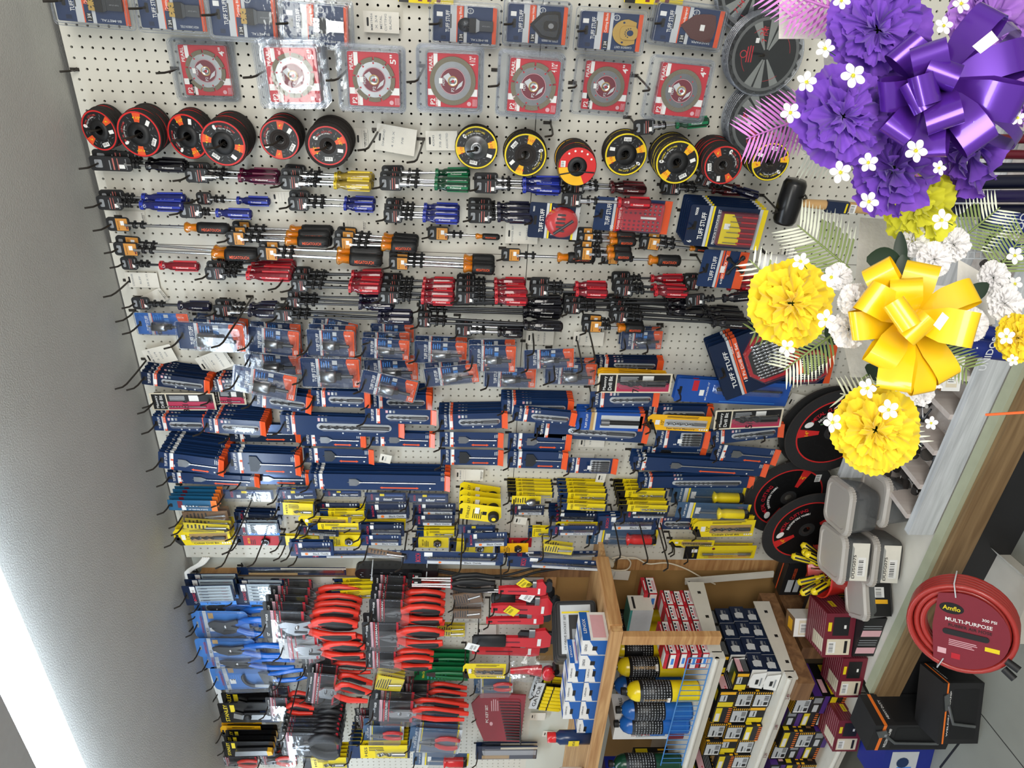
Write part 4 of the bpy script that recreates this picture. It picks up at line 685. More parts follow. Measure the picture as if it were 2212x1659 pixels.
for i, (x0, x1, y, w, Y, n, t, d, no) in enumerate([(292,412,700,50,-.05,1,0,.030,'92118'),(418,532,716,50,-.06,2,5,.034,'92120'),(381,531,728,62,-.14,1,2,.038,'92122'),(535,648,738,58,-.09,2,6,.026,'92124'),(672,772,715,54,-.06,1,13,.026,'92126'),(662,768,742,60,-.12,2,1.5,.026,'92128'),
   (800,896,719,40,-.04,1,1,.024,'92130'),(780,886,754,46,-.10,2,3,.022,'92132'),(893,1011,762,50,-.09,2,1,.024,'92134'),(1011,1116,775,60,-.12,2,0,.020,'92136'),(1130,1242,775,44,-.12,1,-4,.018,'92138'),
   (530,655,787,46,-.06,2,-1,.034,'92140'),(502,642,828,58,-.17,1,12,.036,'92142'),(648,780,806,66,-.13,2,0,.034,'92144'),(785,905,800,48,-.08,2,-2,.026,'92146'),(776,902,835,50,-.17,1,14,.032,'92148'),(915,1036,811,42,-.13,2,-8,.028,'92150'),
   (1044,1160,815,46,-.08,1,0,.026,'92152'),(1176,1290,808,48,-.07,2,0,.034,'92154'),(1340,1432,735,42,-.05,2,-2,.018,'92156')]):
    sy = (x1 - x0); L, Wd = msize((x0 + x1) / 2, y, sy, w, Y)
    stack(holesaw_spec(d, no, i == 0), x0, x1, y, w, Y, n, .035, ('small' if d < .025 else 'medium' if d < .033 else 'wide') + ' steel hole saw on blue card', 'of ' + NTH[i] + ' bunch in the hole saw rows', 'blue and orange hole saw clamshells', t, nom=(.088, .150), hz=.060, hl=.07, jt=4)
# ---------------------------------------------------------------- the big spread of bits
M1 = 'masonry bit column'; S1 = 'spade bit column'; T1 = 'small bit column'; T2 = 'lower small bit column'
for a in [
 ('mas_dk',307,452,826,27,-.09,8,M1,'thin navy bit card',.011,8),('mas_dk',452,560,832,26,-.06,6,M1,'thin dark bit card',.011,-3),('wmas',327,464,868,38,-.05,1,M1,'white and pink masonry bit card',.011,-1),('wmas',455,530,858,30,-.03,1,M1,'white carded masonry bit behind others'),
 ('mas',333,448,916,30,-.08,5,M1,'navy masonry bit card',.011,1),('mas',442,572,922,30,-.10,8,M1,'navy masonry bit card with orange end',.012,3),('mas',545,672,868,34,-.10,5,M1,'navy masonry bit card tipping down',.012,8),
 ('mas',672,800,862,34,-.09,5,M1,'navy masonry bit card',.012,1),('mas',795,932,868,32,-.07,8,M1,'navy masonry bit card, orange flap',.012,0),('mas',788,943,900,32,-.12,1,M1,'glossy navy masonry bit card',.012,1),('mas',608,872,921,42,-.08,3,M1,'long navy masonry bit card',.012,1),
 ('mas',948,1095,910,34,-.08,9,M1,'navy masonry bit card, orange flap',.015,-3),('mas',1085,1236,880,30,-.07,9,M1,'navy masonry bit card, orange flap',.014,0),('mas',1108,1244,900,28,-.11,2,M1,'tilted navy masonry bit card',.012,5),('mas',1155,1402,932,38,-.05,2,M1,'long navy black bit card',.012,3),
 ('magn',1248,1390,911,38,-.08,4,M1,'blue bit extension card',.014,1),('mas_dk',1282,1432,788,24,-.03,4,M1,'navy bit card seen from its top edge',.012,0),('yel_w',1290,1442,815,22,-.08,3,M1,'yellow masonry bit card',.012,2),('wmas_7/8',1292,1450,828,42,-.12,1,M1,'cream masonry drill card with thick bit',.012,-1),
 ('mas',1274,1422,862,34,-.08,1,M1,'navy thick masonry bit card',.012,-2),('mas',1390,1536,893,32,-.05,2,M1,'navy masonry bit card, orange flap',.012,0),('yel_w',1396,1536,914,33,-.09,1,M1,'yellow thick masonry bit card',.012,2),('wmas_5/8',1543,1690,905,42,-.12,1,M1,'cream masonry drill card with thick bit',.012,-4),
 ('five',1415,1532,949,38,-.07,1,M1,'five black drill bits on navy card',.012,0),('mas',1536,1690,938,28,-.08,2,M1,'navy masonry bit card tilted up',.012,-9),('mas',1640,1782,930,26,-.05,2,M1,'navy masonry bit card',.012,-1),('hold',1460,1705,848,50,-.09,3,M1,'blue twelve inch bit holder card',.012,2),
 ('spade',344,482,1002,34,-.14,13,S1,'narrow navy spade bit card',.011,9),('foil',495,648,936,38,-.04,2,S1,'shiny navy spade bit card',.012,0),('spade_wide',492,650,1002,46,-.10,4,S1,'wide navy spade bit card',.014,2),
 ('spade',650,790,950,28,-.05,2,S1,'navy spade bit card',.012,1),('spade',800,938,950,30,-.06,2,S1,'navy spade bit card',.012,1),('spade',950,1086,950,31,-.05,1,S1,'navy spade bit card',.012,0),('spade',1098,1232,954,33,-.05,1,S1,'navy spade bit card',.012,1),
 ('spade_wide',658,806,985,31,-.05,1,S1,'navy spade bit card with wide dark bit',.012,1),('spade_wide',952,1086,988,33,-.05,1,S1,'navy spade bit card with widest bit',.012,0),('spade_wide',1096,1226,994,36,-.06,3,S1,'navy spade bit card with widest bit',.012,1),
 ('spade',1388,1522,976,20,-.04,1,S1,'navy spade bit card under five pack',.012,1),('spade',1538,1680,982,34,-.08,1,S1,'navy spade bit card tilted',.012,5),('five',1224,1333,1006,34,-.06,1,S1,'five black drill bits on small navy card',.012,1),
 ('foil',520,672,1034,26,-.05,2,S1,'shiny long spade bit card',.012,1),('spade',362,560,1036,22,-.07,2,S1,'long navy spade bit card',.012,3),('spade',668,972,1042,32,-.08,6,S1,'extra long navy spade bit card',.012,.5),('spade',1364,1660,1008,28,-.08,4,S1,'extra long navy spade bit card',.014,3),('mas',1380,1628,1042,24,-.07,3,S1,'long navy bit card with orange end',.014,-1),
 ('glass',362,470,1092,22,-.11,5,T1,'blue glass and tile bit card',.018,1),('clr_b',388,500,1115,32,-.08,2,T1,'brown backed clear bit package',.02,-2),('clr',392,500,1138,20,-.11,2,T1,'clear empty bit package',.02,4),('bblis',480,593,1068,24,-.05,1,T1,'clear tray bit card'),('bblis',595,686,1068,26,-.07,2,T1,'pale clear tray bit card',.014,-4),
 ('bblis',695,782,1066,18,-.04,1,T1,'clear tray bit card'),('bblis',785,880,1074,24,-.05,1,T1,'clear tray bit card'),('bblis',878,971,1076,24,-.05,1,T1,'clear tray bit card'),('bosch',683,778,1097,22,-.04,1,T1,'navy bit packet'),('bosch',790,884,1104,32,-.06,2,T1,'navy bit packet with white labels',.014,-2),
 ('bosch',892,984,1100,26,-.05,1,T1,'navy bit packet'),('bosch',892,981,1124,24,-.06,1,T1,'navy bit packet'),('thin',596,680,1100,26,-.08,3,T1,'yellow and navy thin bit pack',.014,3),('thin',690,792,1110,14,-.06,4,T1,'yellow thin drill bit pack',.01,-1),('yel',645,752,1126,20,-.08,1,T1,'yellow bit card tilted',.012,2),
 ('yel',758,876,1133,18,-.07,2,T1,'yellow bit card tilted',.014,4),('thin',665,780,1137,13,-.10,1,T1,'narrow yellow bit pack'),('stan',988,1086,1108,36,-.13,4,T1,'yellow tape holder card',.036,7,2),
 ('thin_k',1096,1198,1068,13,-.08,5,T1,'yellow narrow bit pack',.022,1,1),('chuck',1106,1168,1080,18,-.10,1,T1,'yellow card with steel chuck'),('thin',1206,1314,1072,14,-.09,5,T1,'yellow narrow bit pack with navy top',.02,1),('thin',1206,1312,1095,15,-.12,3,T1,'yellow narrow bit pack',.018,2),
 ('thin_k',1330,1441,1068,16,-.08,4,T1,'yellow narrow bit pack',.02,0),('thin_k',1336,1446,1098,15,-.12,3,T1,'yellow narrow bit pack with black top',.02,1),('ydrv',1452,1608,1070,36,-.06,2,T1,'yellow handled screwdriver pack',.03,1),('ydrv',1462,1618,1104,34,-.12,1,T1,'yellow handled screwdriver pack',.03,2),
 ('yel_cob',1496,1630,1142,34,-.12,3,T1,'yellow cobalt drill bit card',.016,-2),
 ('yel_cob',376,498,1160,34,-.11,4,T2,'yellow cobalt drill bit card',.02,-2),('bosch',508,606,1120,26,-.05,3,T2,'navy bit packet',.014,1),('jig',508,602,1143,26,-.10,2,T2,'glossy navy blade packet',.014,0),('die_red',510,604,1168,21,-.04,1,T2,'red threading die card'),('die',602,690,1168,21,-.06,2,T2,'yellow threading die card'),
 ('die',700,778,1168,24,-.06,2,T2,'yellow threading die card'),('bosch',644,732,1148,18,-.07,1,T2,'navy bit packet leaning',.014,4),('bosch_b',625,720,1186,30,-.14,2,T2,'glossy navy black oxide packet',.014,-1),('bosch',778,874,1146,26,-.10,2,T2,'navy bit packet'),('bosch_b',778,868,1167,22,-.11,2,T2,'navy black oxide packet'),
 ('thin',900,985,1152,14,-.06,4,T2,'yellow narrow bit pack',.014,-1),('bblis',985,1074,1144,25,-.10,1,T2,'clear tray bit card'),('die',892,968,1172,22,-.06,1,T2,'yellow threading die card'),('die',970,1066,1182,22,-.07,2,T2,'yellow threading die card',.014,4),('bosch_b',1002,1096,1166,29,-.13,1,T2,'navy black oxide packet',.014,-3),
 ('die_red',1090,1148,1172,20,-.05,1,T2,'red threading die card behind orange'),('die_org',1070,1140,1184,20,-.10,1,T2,'orange threading die card',.014,-2),('bosch',1104,1174,1102,22,-.05,1,T2,'small navy bit packet'),('bosch',1186,1292,1118,22,-.08,4,T2,'navy bit packet',.016,1),('yel',1200,1292,1133,12,-.09,1,T2,'yellow card between navy packets'),
 ('bosch_b',1186,1288,1146,20,-.12,1,T2,'navy black oxide packet',.014,-1),('thin',1140,1190,1150,20,-.07,2,T2,'small yellow navy bit pack'),('bosch_b',1290,1420,1130,30,-.10,3,T2,'navy black oxide packet with label',.014,-1),('bosch',1344,1442,1112,15,-.11,1,T2,'navy packet with thick twist bit'),
 ('rdrv',1268,1420,1160,32,-.06,1,T2,'red handled voltage tester pack',.014,1),('mas',1408,1500,1130,26,-.05,1,T2,'short navy masonry bit card'),('clr',1168,1242,1187,24,-.13,2,T2,'clear yellow backed bit package',.02,9),('yel_cob',1446,1542,1173,12,-.06,1,T2,'narrow yellow bit card',.02,1),('yel_cob',1450,1625,1178,10,-.04,1,T2,'long narrow yellow bit card'),('ext',1479,1631,1193,28,-.06,1,T2,'yellow flexible shaft card',.02,-1),
 ('bosch_b',640,900,1197,16,-.08,1,T2,'long navy drill bit card',.02,-1),('clr_b',788,884,1195,16,-.13,1,T2,'crumpled clear package with bit',.02,12),('bosch_b',868,1088,1206,26,-.13,1,T2,'long navy black oxide drill card',.02,1.5),('bosch_b',1096,1312,1218,22,-.14,1,T2,'longest navy black oxide drill card',.02,4),
 ('bosch_b',1090,1300,1197,14,-.08,1,T2,'long navy drill card behind',.02,-1),('blade',514,747,1234,16,-.03,1,T2,'long dark saw blade package')]: cards(*a)
# ---------------------------------------------------------------- bit sets on big cards
def set_spec(kind):
    def f():
        s = Spec({'round': 'bit_set_package', 'grid': 'bit_set_package', 'prec': 'screwdriver_set_package', 'chuck': 'chuck_key_package', 'hex': 'drill_bit_set_package'}[kind], 'tool set card'); y = -.0004; mb = MB(); B = MB()
        W, L = {'round': (.11, .14), 'grid': (.10, .20), 'prec': (.13, .19), 'chuck': (.11, .13), 'hex': (.16, .22)}[kind]; x, z = W / 2, L / 2
        mb.prism(rr(-x, x, -z, z, .006), 0, .0014, 'g_navy2' if kind in ('round', 'prec', 'hex') else 'g_navy'); mb.prism(rr(-.014, .014, z - .022, z - .014, .003), y, y + .0001, 'black')
        mb.text('TUFF STUFF', 0, z - .036, y - .0002, 'white', w=W * .66, h=.012); mb.rect(-x, x, z - .054, z - .047, y, 'ltgrey')
        acc = 'yellow' if kind in ('round', 'prec') else 'orange'; mb.rect(-x, x, z - .060, z - .055, y, acc)
        if kind == 'round':
            mb.text('SCREWDRIVER SET', 0, z - .068, y - .0002, 'white', w=W * .8, h=.006); mb.rect(-x, x, -z, -z + .012, y, 'ltgrey'); mb.rect(-x, 0, -z + .012, -z + .018, y, 'yellow'); mb.text('90003', x - .02, z - .012, y - .0002, 'white', h=.005)
            B.lathe([(0, -.012), (.044, -.012), (.046, -.001)], 'g_red2', 28, 'y', (0, 0, -.022))
            for k in range(5): B.cyl((.026 - k * .0125 + .0, -.014, -.004 - abs(k - 2) * .002), (.026 - k * .0125, -.014, -.030), .003, 'dksteel', n=6)
            B.cyl((-.034, -.014, -.002), (.01, -.014, -.052), .0045, 'dksteel', n=8); B.blister([(.046 * math.cos(R(a)), .046 * math.sin(R(a)) - .022) for a in range(0, 360, 15)], -.001, -.02, None, .06)
        elif kind == 'grid':
            mb.rect(-x, x, z - .072, z - .061, y, 'labelred'); mb.text('POWER INSERT BIT SET', 0, z - .0665, y - .0002, 'white', w=W * .85, h=.006); mb.text('35', -x + .012, z - .05, y - .0003, 'white', h=.009); mb.rect(-x, x, -z, -z + .02, y, 'orange')
            B.prism(rr(-.042, .042, -z + .022, .028, .004), -.010, -.001, 'g_red')
            for i in range(7):
                for j in range(8):
                    if i == 3: continue
                    px, pz = -.036 + i * .012, .020 - j * .0125
                    B.disc(px, pz, .0035, -.0103, 'burg', 8)
                    if j > 3: B.cyl((px, -.010, pz), (px, -.016, pz), .0025, 'steel', n=6)
            B.cyl((0, -.013, -.02), (0, -.013, -.06), .004, 'white', n=8); B.blister(rr(-.044, .044, -z + .02, .03, .004, 2), -.001, -.02, None, .04)
        elif kind == 'prec':
            mb.text('PRECISION SCREWDRIVER SET', 0, z - .072, y - .0002, 'white', w=W * .85, h=.007); mb.text('90008', x - .02, z - .016, y - .0002, 'white', h=.007); mb.text('6', -x + .014, z - .012, y - .0002, 'white', h=.012); mb.rect(-x, x, -z, -z + .012, y, 'yellow'); mb.rect(-x, x, -z + .012, -z + .02, y, 'ltgrey')
            B.prism(rr(-.052, .052, -z + .024, .02, .003), -.012, -.001, 'burg'); B.poly([(-.048, .014), (.048, .014), (.048, -.01), (.0, -.035), (-.048, -.035)], -.0124, 'yellow'); B.rect(0, .018, -.006, .008, -.0128, 'white')
            for k in range(6): px = -.042 + k * .0168; B.cyl((px, -.015, .004 - k * .002), (px, -.015, -.03), .0012, 'steel', n=6); B.cyl((px, -.015, -.03), (px, -.015, -.068), .003, 'g_red', n=8)
            B.blister(rr(-.054, .054, -z + .022, .022, .004, 2), -.001, -.022, None, .04)
        elif kind == 'chuck':
            mb.rect(-x * .5, x, z - .075, z - .063, y, 'orange'); mb.text('4-WAY CHUCK KEY', 0, z - .069, y - .0002, 'white', w=W * .8, h=.007); mb.rect(-x, x, -z, -z + .026, y, 'orange'); mb.rect(-.01, .01, z - .07, z - .058, y - .0004, 'white')
            for a in range(4): B.T = Matrix.Translation((.018, -.008, -.03)) @ Matrix.Rotation(R(a * 90 + 35), 4, 'Y'); B.cyl((0, 0, .0), (0, 0, .034), .0035, 'rubber', n=8); B.cyl((0, 0, .022), (0, 0, .032), .0065, 'rubber', n=10); B.T = None
        else:
            mb.rect(-x * .5, x, z - .074, z - .062, y, 'orange'); mb.text('13 Pc Drill Bit Set', .01, z - .068, y - .0002, 'white', w=W * .7, h=.008); mb.text('93413', x - .03, z - .056, y - .0003, 'white', h=.006); mb.prism([(-x, -z), (x, -z), (x, -z + .03), (0, -z + .01), (-x, -z + .02)], y, y + .0002, 'orange')
            o = [(-.06, .0), (-.03, .03), (.03, .03), (.062, 0), (.062, -.06), (.03, -.09), (-.03, -.09), (-.06, -.06)][::-1]; B.prism(o[::-1], -.014, -.001, 'g_red'); B.prism([(a * .85, (b_ + .03) * .85 - .03) for a, b_ in o[::-1]], -.0145, -.0135, 'black2')
            for k in range(11): px = -.044 + k * .009; bit(B, .012, -.072, .0022 + .0001 * k, 'chrome', -.017, px, .7)
            B.blister([(a * 1.05, (b_ + .03) * 1.05 - .03) for a, b_ in o[::-1]], -.001, -.024, None, .05)
        s.part('card', mb); s.part({'round': 'round_bit_case', 'grid': 'bit_tray', 'prec': 'driver_case', 'chuck': 'chuck_key', 'hex': 'bit_case'}[kind], B)
        return s
    return sp(('set', kind), f)
for k, x0, x1, y, w, Y, n, dy, t, nom, d, wh in [('round',1142,1250,478,76,-.10,1,.02,2,(.11,.14),'navy card with round red bit case','below the dark blue screwdrivers'),('grid',1284,1448,466,72,-.05,1,.02,2,(.10,.20),'navy card with red insert bit grid','behind the large clear red nut driver'),
    ('prec',1484,1650,492,88,-.13,6,.018,2.5,(.13,.19),'navy precision screwdriver set card','in the stack beside the mallet'),('chuck',1512,1610,582,80,-.10,1,.02,3,(.11,.13),'navy four way chuck key card','above the long black screwdrivers'),
    ('hex',1548,1722,778,130,-.12,4,.02,-26,(.16,.22),'navy card with red drill bit case','beside the blue bit holders'),('hex',1640,1800,790,84,-.05,1,.02,-4,(.16,.22),'red cased drill set card','half hidden behind the yellow carnation')]:
    stack(set_spec(k), x0, x1, y, w, Y, n, dy, d, wh, 'tool sets on navy cards', t, nom=nom, hz=nom[1] * .41, hl=.04, jt=.6)
# ================================================================ PLIERS, WRENCHES AND KNIVES on the far-left board
def grip(mb, pts, r, k, k2=None, flat=.62):
    mb.tube([(x, y, z) for x, y, z in pts], [r * f for f in ([.8] + [1.0] * (len(pts) - 2) + [.7])], k, 10)
    if k2:
        q = pts[1:]; q = [q[0], q[1], q[2], tuple((a + b) / 2 for a, b in zip(q[2], q[3]))]; mb.tube([(x * .96, y - r * .5, z) for x, y, z in q], [r * .5, r * .72, r * .72, r * .5], k2, 8)
def plier_spec(kind):
    def f():
        s = Spec('pliers_package', 'pliers card'); mb = MB(); B = MB(); G = MB(); y = -.0004
        red = mat('grip_red', '#d8301f', .4); blu = mat('grip_blue', '#1264c4', .25)
        if kind in ('groove', 'gsilver', 'lines', 'lock', 'small', 'darkp', 'navyp', 'chan', 'cutter'):
            L, W = {'small': (.16, .055), 'navyp': (.19, .085), 'darkp': (.22, .075)}.get(kind, (.30, .10)); z, x = L / 2, W / 2; cl = .45 if kind in ('groove', 'gsilver', 'lines', 'lock') else (.62 if kind in ('chan', 'cutter') else .97); zc = z - L * cl
            ck = {'chan': mat('sky_card', '#3f78c0', .4), 'cutter': 'sky_card', 'navyp': mat('slate_card', '#3a5674', .4), 'small': 'black2', 'gsilver': 'm_ltgrey'}.get(kind, 'black2')
            if isinstance(ck, str): ck = M(ck)
            mb.prism(rr(-x, x, zc, z, .008 if kind not in ('chan', 'cutter') else .016), 0, .001, ck); mb.prism(rr(-.011, .011, z - .018, z - .012, .002), y, y + .0001, 'grey')
            if kind in ('groove', 'gsilver', 'lines', 'lock', 'darkp', 'small'):
                mb.rect(-x, x, z - L * .13, z - L * .10, y, 'pink'); mb.rect(-x, x, z - L * .155, z - L * .14, y, 'labelred'); mb.rect(-x, x, z - L * .20, z - L * .19, y, 'labelred'); mb.rect(-x, x, zc + .004, zc + .012, y, 'labelred')
                mb.text({'groove': 'GROOVE JOINT', 'gsilver': 'GROOVE JOINT', 'lines': 'LINESMAN', 'lock': 'LOCKING PLIERS'}.get(kind, 'LONG NOSE'), 0, z - L * .17, y - .0002, 'white', w=W * .8, h=L * .022); mb.text('93428', x * .5, z - L * .06, y - .0002, 'white', h=.007)
                mb.text('12"', -x * .7, z - L * .06, y - .0002, 'white', h=.008)
            elif kind in ('chan', 'cutter'):
                mb.rect(-x, x, z - .05, z - .038, y, 'ltgrey'); mb.text('CHANNELLOCK', 0, z - .030, y - .0002, 'labelred', w=W * .62, h=.008); mb.rect(x * .45, x * .85, z - .072, z - .055, y, 'tan'); lines(mb, -x * .2, x * .3, z - .085, z - .056, y, 'skyblue', 4); mb.rect(-x * .5, -x * .1, z - .07, z - .052, y, 'white')
                mb.text('420' if kind == 'chan' else 'PVC', -x * .4, z - .044, y - .0002, 'navy2', h=.008)
            else:
                mb.rect(-x, x, z * .58, z * .66, y, 'ltgrey'); mb.rect(-x, x, z * .52, z * .56, y, 'yellow'); mb.text('TUFF STUFF', 0, z * .75, y - .0002, 'white', w=W * .7, h=.008); mb.rect(-x, x, -z, -z * .88, y, 'ltgrey'); mb.rect(-x, x, -z * .88, -z * .82, y, 'yellow')
            s.part('card', mb)
            d = -.010; zj = z - L * .24
            if kind == 'cutter':
                a = [(.034 * math.cos(R(t)) + .004, .034 * math.sin(R(t)) - .02 + z * .25) for t in range(60, 215, 15)]; B.tube([(p, d, q) for p, q in a], [.002] + [.006] * (len(a) - 2) + [.004], 'dksteel', 6); B.prism([(-.024, -.012), (.03, -.0), (.034, -.03), (.0, -.055), (-.03, -.03)], d - .004, d, 'dksteel')
                B.prism([(-.03, .02), (-.018, .018), (-.02, -.03), (-.034, -.02)], d - .006, d - .003, 'steel')
                grip(G, [(.02, d, -.03), (.022, d, -.06), (.03, d, -.10), (.032, d, -.148)], .008, blu); grip(G, [(-.005, d, -.04), (-.010, d, -.07), (-.008, d, -.11), (.002, d, -.148)], .008, blu)
            elif kind == 'lock':
                B.prism([(-.012, zj + .01), (.004, zj + .012), (.014, zj - .01), (.016, zj - .05), (.010, zj - .07), (-.004, zj - .07), (-.012, zj - .03)], d - .006, d + .002, 'chrome'); B.prism([(-.018, zj + .004), (-.012, zj + .01), (-.012, zj - .03), (-.006, zj - .06), (-.02, zj - .05)], d - .005, d, 'steel')
                for q in ((.004, -.02), (.0, -.05)): B.lathe([(0, -.003), (.006, -.003), (.006, 0)], 'steel', 12, 'y', (q[0], d - .006, zj + q[1]))
                grip(G, [(.014, d, zj - .06), (.024, d, zj - .085), (.024, d, zj - .12), (.016, d, zj - .17), (.010, d, -z)], .011, red, 'rubber'); grip(G, [(-.006, d, zj - .06), (-.014, d, zj - .09), (-.020, d, zj - .13), (-.018, d, -z + .01)], .009, red)
            else:
                jl = {'small': .03, 'navyp': .045, 'darkp': .05, 'lines': .05}.get(kind, .06); jw = .6 if kind in ('small', 'navyp', 'darkp') else 1
                jm = 'steel' if kind not in ('gsilver', 'lock') else 'chrome'
                if kind in ('groove', 'gsilver', 'chan'):
                    jm = 'dksteel' if kind == 'chan' else jm
                    B.prism([(.002, zj + .012), (.016, zj + .016), (.024, zj - .005), (.020, zj - .04), (.030, zj - .08), (.020, zj - .085), (.006, zj - .05), (.002, zj - .02)], d - .008, d, jm); B.prism([(-.004, zj + .008), (-.016, zj - .004), (-.026, zj - .03), (-.022, zj - .06), (-.012, zj - .085), (-.002, zj - .08), (.010, zj - .04), (.0, zj - .02)], d - .004, d + .003, jm)
                    B.lathe([(0, -.004), (.006, -.004), (.006, 0)], 'chrome' if kind != 'gsilver' else 'steel', 14, 'y', (.006, d - .008, zj - .04)); B.prism(pill(-.016, -.010, zj - .07, zj - .03), d - .006, d - .004, 'black')
                else:
                    for sg in (1, -1): B.prism([(sg * .0012, zj + jl * .2), (sg * .008 * jw, zj - jl * .1), (sg * .016 * jw, zj - jl * .7), (sg * .014 * jw, zj - jl * 1.15), (sg * .002, zj - jl)][::sg], d - .007, d, jm)
                    B.lathe([(0, -.003), (.006 * jw, -.003), (.006 * jw, 0)], 'dksteel', 12, 'y', (0, d - .007, zj - jl * .75))
                zs = zj - jl * 1.1 if kind not in ('groove', 'gsilver', 'chan') else zj - .075; gk = blu if kind == 'chan' else (mat('grip_black', '#222326', .5) if kind == 'darkp' else (M('g_red2') if kind == 'navyp' else red)); hk = 'rubber' if kind in ('groove', 'gsilver', 'lines') else None
                e = -z + .004; wv = 1 if kind not in ('small', 'navyp') else .6; r = .0135 if wv == 1 else .007
                if kind == 'chan': r = .010
                grip(G, [(.012 * wv, d, zs), (.024 * wv, d, zs - (zs - e) * .2), (.028 * wv, d, zs - (zs - e) * .5), (.024 * wv, d, zs - (zs - e) * .8), (.018 * wv, d, e)], r, gk, hk); grip(G, [(-.010 * wv, d, zs), (-.022 * wv, d, zs - (zs - e) * .22), (-.028 * wv, d, zs - (zs - e) * .5), (-.026 * wv, d, zs - (zs - e) * .8), (-.020 * wv, d, e + .004)], r, gk, hk)
            s.part('jaws', B); s.part('grips', G); C = MB(); zb = zc if kind in ('groove', 'gsilver', 'lines', 'lock', 'chan', 'cutter') else -z * .96
            o = [(-x * .9, zb + .012), (-x * .5, zb - .03 if zb != -z * .96 else zb), (x * .5, zb - .03 if zb != -z * .96 else zb), (x * .9, zb + .012), (x * .9, z - L * .1), (-x * .9, z - L * .1)]; C.blister(o, 0, -.030 if W > .06 else -.018, CP, .1)
            C.tube([(a, -.0008, b_) for a, b_ in o], .0009, CPG, 4, closed=True); s.part('clamshell', C)
        return s
    return sp(('pl', kind), f)
PDSC = {'groove': 'red and black handled groove joint pliers', 'gsilver': 'silver carded red handled groove pliers', 'lines': 'red and black handled linesman pliers', 'lock': 'red handled locking pliers', 'small': 'small red handled pliers', 'darkp': 'black handled pliers on dark card', 'navyp': 'red handled pliers on navy yellow card', 'chan': 'blue handled pliers on blue card', 'cutter': 'blue handled curved cutter on blue card'}
PNOM = {'small': (.055, .16), 'navyp': (.085, .19), 'darkp': (.075, .22)}
for i, (k, x0, x1, y, w, Y, n, dy, t) in enumerate([('chan',428,548,1310,34,-.05,1,.03,0),('chan',418,612,1350,58,-.10,2,.04,1),('chan',424,630,1400,40,-.13,2,.04,1),('chan',440,642,1428,34,-.08,1,.03,1),('cutter',458,668,1462,50,-.08,1,.03,-3),
   ('groove',566,776,1352,60,-.20,5,.038,3),('gsilver',604,792,1400,48,-.20,2,.03,1),('lines',798,962,1322,52,-.17,4,.038,2),('lines',783,962,1372,54,-.20,2,.04,1),('lines',790,938,1426,36,-.20,2,.03,2),
   ('lock',654,806,1440,44,-.10,2,.04,0),('lock',662,802,1492,66,-.17,2,.04,9),('lock',575,680,1528,40,-.14,2,.05,3),('darkp',606,738,1608,50,-.24,8,.022,2),('lock',860,1008,1520,44,-.14,3,.04,2),('lock',798,1012,1538,46,-.20,2,.04,4),
   ('small',766,880,1560,30,-.12,2,.03,0),('navyp',784,872,1584,32,-.18,2,.03,3),('navyp',884,995,1600,52,-.20,6,.022,6),('small',480,560,1645,20,-.10,2,.03,0),('navyp',1024,1108,1480,34,-.07,1,.03,-2),('small',560,645,1640,24,-.12,3,.03,0)]):
    nm = PNOM.get(k, (.10, .30)); stack(plier_spec(k), x0, x1, y, w, Y, n, dy, PDSC[k], 'of ' + NTH[i] + ' pliers bunch on far board', 'pliers packages on the far board', t, nom=nm, hz=nm[1] * .45, hl=.06, jt=2, jx=.004)
FL = 'far board'
for a in [('jig',398,506,1286,42,-.12,3,FL,'navy and white jigsaw blade card',.03,-2),('jig',506,614,1284,44,-.08,2,FL,'glossy white jigsaw blade card',.02,0),('thin',716,823,1284,18,-.08,4,FL,'yellow and navy long bit pack',.02,-3),
  ('clr_b',978,1044,1292,36,-.08,2,FL,'clear package with black jaw piece',.02,-12),('clr_b',976,1042,1326,30,-.10,2,FL,'small clear package with black part',.02,0),('clr',940,1008,1368,18,-.10,3,FL,'clear empty looking pack',.02,2),
  ('clr',806,874,1478,44,-.16,4,FL,'green and yellow saw blade pack',.018,16),('yel',1000,1092,1450,32,-.14,1,FL,'yellow blister card with red tool',.02,1),('thin',756,884,1624,28,-.20,7,FL,'yellow striped white long pack',.018,1),('thin_k',655,752,1648,22,-.18,5,FL,'yellow black striped long pack',.018,0),
  ('rdrv',893,1012,1640,26,-.16,1,FL,'red handled tester on slate card',.02,3),('yel_w',476,566,1582,28,-.08,2,FL,'yellow knife blade card',.02,2),('blade',1028,1160,1626,28,-.05,2,FL,'long dark carded tool',.02,0)]: cards(*a)
def green_spec():
    s = Spec('wire_tool_package', 'tool card'); mb = MB(); x, z = .035, .09; mb.prism(rr(-x, x, -z, z, .003), 0, .001, 'g_green'); mb.prism(rr(-.009, .009, z - .016, z - .010, .002), -.0004, -.0003, 'black')
    mb.text('Wire Cutter', 0, z - .03, -.0004, 'yellow', w=.05, h=.008); lines(mb, -x * .8, x * .2, -.02, z - .04, -.0004, 'teal', 6); B = MB(); B.tube([(.012, -.01, .02), (.014, -.01, -.02), (.012, -.01, -.08)], .006, 'g_green', 8); B.tube([(-.004, -.01, .02), (-.010, -.01, -.03), (-.012, -.01, -.08)], .006, 'g_green', 8); B.prism([(-.008, .02), (.016, .02), (.010, .05), (0, .05)], -.012, -.008, 'steel'); s.part('card', mb); s.part('wire_cutter', B); return s
for i, (x0, x1, y, w, Y) in enumerate([(905,1014,1424,26,-.05),(895,1012,1455,30,-.09)]): stack(sp('green', green_spec), x0, x1, y, w, Y, 2, .02, 'green carded wire cutter', ('upper', 'lower')[i] + ' pack beside the pipe wrenches', 'green wire tool cards', 2, nom=(.07, .18), hz=.08)
